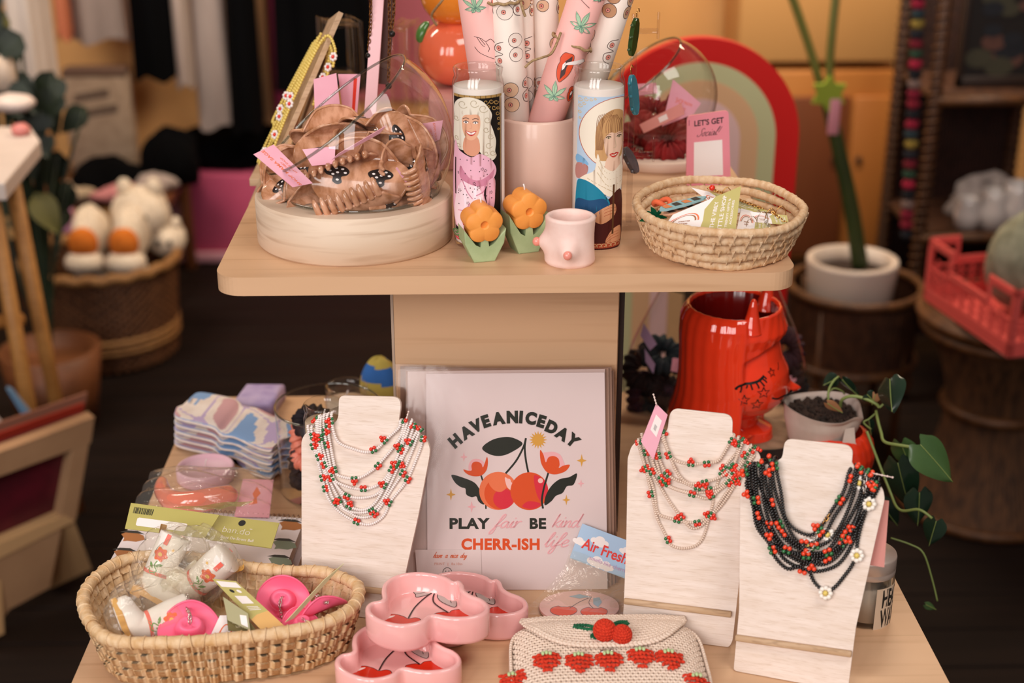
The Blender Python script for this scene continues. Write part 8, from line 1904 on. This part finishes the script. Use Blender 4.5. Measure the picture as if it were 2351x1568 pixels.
for ph, hgt in ((.92, 66), (-.98, 62)):
    b = head_pt(-ph, 712, -13); tip = b + Vector((.0025 * (1 if ph < 0 else .2), 0, hgt * kh * .92)); mb = MB(); mb.tube(catmull([b - Vector((0, 0, .010)), b, b.lerp(tip, .4), b.lerp(tip, .75), tip], 6), list(np.interp(np.linspace(0, 1, 25), [0, .25, .5, .75, .95, 1], [.0145, .0115, .0078, .0055, .0030, .0006])), 18, 0); part('horn', mb, redg, red_t)
mb = MB()
pxf = lambda x, y: None
def find(px, py):                                # where a photo point lies on the face
    row = py
    for it in range(3):
        best = None
        for ph in np.linspace(-1.3, 1.0, 140):
            d = head_pt(ph, row) - C0; X = 1175.5 + FPX * d.dot(RT) / d.dot(FW); Y = 784 - FPX * d.dot(UPV) / d.dot(FW)
            if (best is None or abs(X - px) < best[0]) and Vector((math.cos(fdir + ph), math.sin(fdir + ph), 0)).dot(d) < 0: best = (abs(X - px), ph, Y)
        row += py - best[2]
    return best[1], row
def fline(pts, w):
    P_ = []
    for x, y in pts: P_.append(find(x, y))
    P_ = catmull([(a * 115, b, 0) for a, b in P_], 5); mb.ribbon([(p.x, p.y) for p in P_], w, lambda a, b: head_pt(a / 115, b, .5), 0)
zf = lambda pts: [(1380 + a / 3.792, 660 + b / 3.792) for a, b in pts]
fline(zf([(1168, 885), (1220, 852), (1290, 836), (1370, 815), (1425, 770)]), 5.0)
for a, b in (((1185, 880), (1172, 886)), ((1225, 858), (1212, 915)), ((1268, 850), (1260, 878)), ((1300, 842), (1315, 892)), ((1350, 828), (1372, 880)), ((1385, 815), (1420, 860)), ((1408, 795), (1445, 830)), ((1420, 778), (1440, 798))): fline(zf([a, ((a[0] + b[0]) / 2 + 3, (a[1] + b[1]) / 2), b]), 3.4)
fline(zf([(1485, 962), (1525, 968), (1580, 940), (1620, 925), (1650, 892)]), 3.6); fline(zf([(1545, 975), (1558, 1030), (1590, 1030), (1618, 985), (1620, 930)]), 3.0); fline(zf([(1582, 945), (1590, 1000)]), 2.4)
def star(cx, cy, r):
    cx, cy = zf([(cx, cy)])[0]; r /= 3.792; ph0, cy = find(cx, cy); P_ = [(ph0 * 115 + (r if k % 2 == 0 else r * .42) * math.sin(PI * k / 5) * 1.12, cy - (r if k % 2 == 0 else r * .42) * math.cos(PI * k / 5)) for k in range(11)]; mb.ribbon(P_, 2.3, lambda a, b: head_pt(a / 115, b, .5), 0)
star(1245, 982, 44); star(1352, 1018, 46); star(1415, 918, 46); star(1490, 742, 34)
fline(zf([(1540, 650), (1550, 690), (1545, 720)]), 2.0)
part('face_drawing', mb, mat('black enamel', '#15100f', .3), red_t)

# ---- large glass vase of scrunchies behind it
YVS = 1.93; cv = V(1640, 880, YVS); kv = mpp(cv); ZVS = lambda py: V(1640, py, YVS).z
prof = [(70 * kv, ZL + .001), (110 * kv, ZVS(1010)), (165 * kv, ZVS(975)), (200 * kv, ZVS(930)), (212 * kv, ZVS(880)), (205 * kv, ZVS(830)), (184 * kv, ZVS(770)), (158 * kv, ZVS(715)), (136 * kv, ZVS(670)), (128 * kv, ZVS(650))]
prof = [(p.x, p.y) for p in catmull([(a, b, 0) for a, b in prof], 5)]; prof = [(0, ZL + .001)] + prof
SYV = .70
t = thing('glass_vase', 'large bulging clear glass vase of dark scrunchies behind the red devil head', 'vase', (cv.x, YVS, ZL))
mb = MB(); mb.lathe(prof, 72, 0, (cv.x, YVS, 0), sy=SYV); part('glass_wall', mb, glass, t)
mb = MB(); r_e = prof[-1][0]; mb.tube([(cv.x + r_e * math.cos(a), YVS + r_e * SYV * math.sin(a), prof[-1][1]) for a in np.linspace(0, 2 * PI, 90)[:-1]], .0018, 8, closed=True); part('rim', mb, glass_edge, t)
dkb = [noisy('dark brown velvet', '#2a1715', '#1a0e0d', (30, 30, 30), .8), noisy('dark teal velvet', '#1f2b30', '#151d22', (30, 30, 30), .8), noisy('plum velvet', '#3a1a26', '#281019', (30, 30, 30), .8)]
for i, (px, py, dy, rot) in enumerate(((1480, 850, -.02, (60, 20, 0)), (1520, 815, -.01, (30, 0, 20)), (1475, 920, -.02, (80, 10, 50)), (1530, 900, -.03, (20, 20, 0)), (1500, 965, -.02, (40, 0, 0)), (1800, 800, -.01, (60, 0, 30)), (1818, 860, .0, (80, 20, 90)), (1800, 920, .0, (20, 0, 0)), (1560, 960, -.02, (0, 10, 0)), (1640, 920, .0, (0, 0, 0)), (1700, 960, .0, (15, 0, 0)), (1620, 860, .02, (30, 0, 0)), (1740, 880, .02, (10, 20, 0)))):
    labs = ['dark brown scrunchie under the lilac tags in the large vase', 'dark teal scrunchie topmost beside the red hair in the large vase', 'plum scrunchie pressed to the vase wall beside the column', 'dark brown scrunchie beside the red hair half way down the vase', 'dark teal scrunchie low in the vase beside the column', 'plum scrunchie topmost beside the red face', 'dark brown scrunchie at the vase wall behind the red nose', 'dark teal scrunchie low behind the white plant liner', 'plum scrunchie at the bottom of the large vase', 'dark brown scrunchie hidden behind the red hair', 'dark teal scrunchie hidden behind the red neck', 'plum scrunchie behind the red head', 'dark brown scrunchie in the middle of the large vase']
    p = V(px, py, YVS + dy); p.z = max(p.z, ZL + .016); scrunchie('scrunchie', labs[i], p, .022, .0125, dkb[i % 3], rot, i + 40, 'scrunchies in the large vase')
lilac = mat('lilac tag', '#b7a3c9', .5)
for k, (px, lab, m) in enumerate(([((1478, 742), (1470, 770), (1492, 805), (1508, 790)), 'lilac tag standing uppermost in the large vase', [lilac, orange_ink]], [((1480, 800), (1482, 830), (1500, 858), (1504, 836)), 'narrow lilac tag below the uppermost one in the large vase', [lilac, orange_ink]], [((1544, 822), (1540, 852), (1562, 856), (1564, 824)), 'pink tag half hidden by the red hair in the large vase', [pinkpaper, orange_ink]], [((1806, 862), (1804, 890), (1828, 890), (1828, 864)), 'pink tag behind the red nose in the large vase', [pinkpaper, orange_ink]])):
    card('scrunchie_tag', [V(a, b, YVS - .072 + (.04 if px[0][0] > 1700 else 0)) for a, b in px], m, lab, 'tag', group='tags in the large vase')

# ---- plant in a torn white liner inside a red planter
YR_ = 1.665; xr_ = V(1912, 1030, YR_).x; kr = mpp((xr_, YR_, .8)); ZR = lambda py: V(1912, py, YR_).z
t = thing('red_planter', 'red ribbed ceramic planter under the torn white liner behind the black bead stand', 'planter', (xr_, YR_, ZL))
def rpf(u, v):
    py = 985 + v * 190; a = 2 * PI * u; z = max(ZL + .0006, ZR(py)); r = np.interp(py, [985, 990, 1005, 1030, 1055, 1070, 1076, 1085, 1110, 1175], [62, 74, 88, 95, 92, 84, 80, 86, 88, 86]) + 1.2 * abs(math.sin(15 * a)) * (1 if py < 1068 else 0)
    return Vector((xr_ + r * kr * math.cos(a), YR_ + r * kr * math.sin(a), z))
mb = MB(); mb.grid(rpf, 120, 40, 0, cu=True); part('planter_body', mb, redg, t)
xl_ = V(1888, 930, YR_ + .01).x; YLn = YR_ + .012; kl = mpp((xl_, YLn, .84)); ZLn = lambda py: V(1888, py, YLn).z
liner = noisy('white paper liner', '#d9c9bd', '#c8b5a8', (30, 30, 30), .7)
t = thing('potted_vine', 'trailing heart leaf vine in a torn white liner with dark soil', 'plant', (xl_, YLn, ZR(990)))
def lnf(u, v):
    a = 2 * PI * u; py = 930 + 75 * v; tear = 0; da = math.atan2(math.sin(a + .75), math.cos(a + .75))
    r = np.interp(py, [928, 960, 1005], [85, 82, 70]) * kl * (1 + .02 * math.sin(3 * a)) ; zz = ZLn(py)
    if v < .12: zz += .003 * math.sin(2 * a + 1); r *= 1 + .02 * (1 - v / .12)
    g = math.exp(-(da / .35) ** 2); r += g * .010 * (1 - v) ; zz -= g * .008 * (1 - v) * math.sin(6 * da)
    return Vector((xl_ + r * math.cos(a), YLn + r * math.sin(a), zz))
mb = MB(); mb.grid(lnf, 72, 16, 0, cu=True); g2 = MB(); g2.grid(lambda u, v: lnf(u, v).lerp(Vector((xl_, YLn, lnf(u, v).z)), .03), 72, 16, 0, cu=True); mb.add(g2.v, g2.f, 0); part('liner', mb, liner, t)
mb = MB(); p = V(1940, 985, YLn - .046); mb.prism([(0, 0), (.012, .002), (.014, -.018), (.022, -.030), (.008, -.036), (-.004, -.028), (-.002, -.012)], -.0006, .0006, (p, (1, 0, 0), (0, .2, .98), (0, -.98, .2))); part('torn_flap', mb, liner, t)
mb = MB(); mb.grid(lambda u, v: Vector((xl_ + 78 * kl * v * math.cos(2 * PI * u), YLn + 78 * kl * v * math.sin(2 * PI * u), ZLn(945) + .004 * math.sin(17 * u * 6.28 + 9 * v) * v + .003 * math.sin(31 * v))), 60, 14, 0, cu=True)
rnd = random.Random(6)
for k in range(160): a, r = rnd.random() * 6.28, 74 * kl * math.sqrt(rnd.random()); mb.sphere((xl_ + r * math.cos(a), YLn + r * math.sin(a), ZLn(945) + .001), rnd.uniform(.001, .0028), 0, 6, 4)
part('soil', mb, soil, t)
vine = mat('pale green vine', '#7f8f4c', .5); lfd = noisy('dark heart leaf', '#1d3322', '#13251a', (12, 12, 12), .3, coat=.3); lfm = noisy('green heart leaf', '#4c6a38', '#3a552d', (10, 10, 10), .35, coat=.2); dryl = mat('dry leaf', '#9a6a45', .7)
zp = lambda pts: [(1780 + a / 5.227, 840 + b / 5.227) for a, b in pts]
def vpath(pts, Y0, Y1): n_ = len(pts); return catmull([V(*q, Y0 + (Y1 - Y0) * i / (n_ - 1)) for i, q in enumerate(zp(pts))], 6)
mb = MB()
mb.tube(vpath([(780, 500), (800, 410), (900, 365), (1050, 385), (1200, 450), (1250, 500)], YLn, YLn - .03), .0022, 7)
mb.tube(vpath([(1210, 540), (1230, 650), (1270, 800), (1310, 910), (1480, 950), (1720, 985)], YLn - .03, YLn - .10), .0020, 7)
mb.tube(vpath([(1250, 500), (1330, 420), (1390, 300)], YLn - .03, YLn - .03), .0016, 6); mb.tube(vpath([(640, 480), (640, 300), (700, 180), (760, 130)], YLn, YLn + .02), .0016, 6); mb.tube(vpath([(620, 350), (700, 270), (800, 300), (830, 340)], YLn + .01, YLn + .02), .001, 5)
mb.tube(vpath([(1215, 560), (1120, 640), (1060, 680), (1150, 760)], YLn - .02, YLn - .03), .0012, 6)
mb.tube(catmull([V(1990, 990, 1.62), V(2040, 1120, 1.58), V(2065, 1170, 1.55), V(2110, 1170, 1.53), V(2140, 1190, 1.52)], 6), .0018, 6)
mb.tube(catmull([V(2045, 1235, 1.56), V(2090, 1250, 1.55), V(2120, 1270, 1.54), V(2140, 1330, 1.53), V(2152, 1380, 1.52)], 6), .0012, 6)
part('vine', mb, vine, t)
def heart(base, tip, w, Y, m, Yt=None, tw=0):
    a, b = V(*base, Y), V(*tip, Yt if Yt else Y); d = (b - a); L = d.length; d.normalize(); to = (C0 - a).normalized(); to = Matrix.Rotation(tw, 3, d) @ to; s_ = d.cross(to).normalized(); n = s_.cross(d); w = w * mpp(a)
    def fn(u, v):
        q = (v - .5) * 2; wd = w * math.sin(PI * min(1, (u * .94 + .06) ** .55)) ** .8; back = -.16 * L * math.exp(-((abs(q) - .55) / .35) ** 2) * (1 - u) ** 3
        return a + d * (u * L + back) + s_ * (wd * q) + n * (-.22 * w * abs(q) ** 1.5 + .10 * w - .10 * L * u * u)
    mb = MB(); mb.grid(fn, 16, 11, 0); mb.tube([fn(k / 15, .5) + n * .0003 for k in range(16)], .0006, 5, 1); return part('leaf', mb, [m, vine], t)
heart((2045, 873), (2046, 943), 36, YLn - .03, lfd, YLn - .07, .5); heart((2112, 1022), (2190, 1106), 46, YLn - .10, lfm, YLn - .12, -.35); heart((2070, 1018), (2100, 1098), 32, YLn - .06, lfm, None, .4); heart((2062, 1062), (2090, 1180), 40, YLn - .08, lfd, None, .2); heart((2110, 1130), (2108, 1210), 34, YLn - .10, lfd, None, -.3); heart((2150, 1196), (2132, 1255), 27, YLn - .14, lfd, None, .1); heart((1935, 870), (1968, 910), 18, YLn + .01, lfd, None, .9); heart((1920, 868), (1890, 885), 20, YLn + .02, lfd, None, -.5); heart((1990, 905), (2005, 920), 16, YLn - .02, lfd); heart((2010, 905), (2002, 930), 14, YLn - .02, dryl); heart((1900, 925), (1935, 950), 13, YLn - .04, dryl, None, .5); heart((1995, 965), (2000, 1000), 12, YLn - .02, lfd); heart((2022, 1150), (2060, 1210), 28, YLn - .06, lfd, None, .5); heart((2125, 1388), (2150, 1400), 9, YLn - .13, lfm)
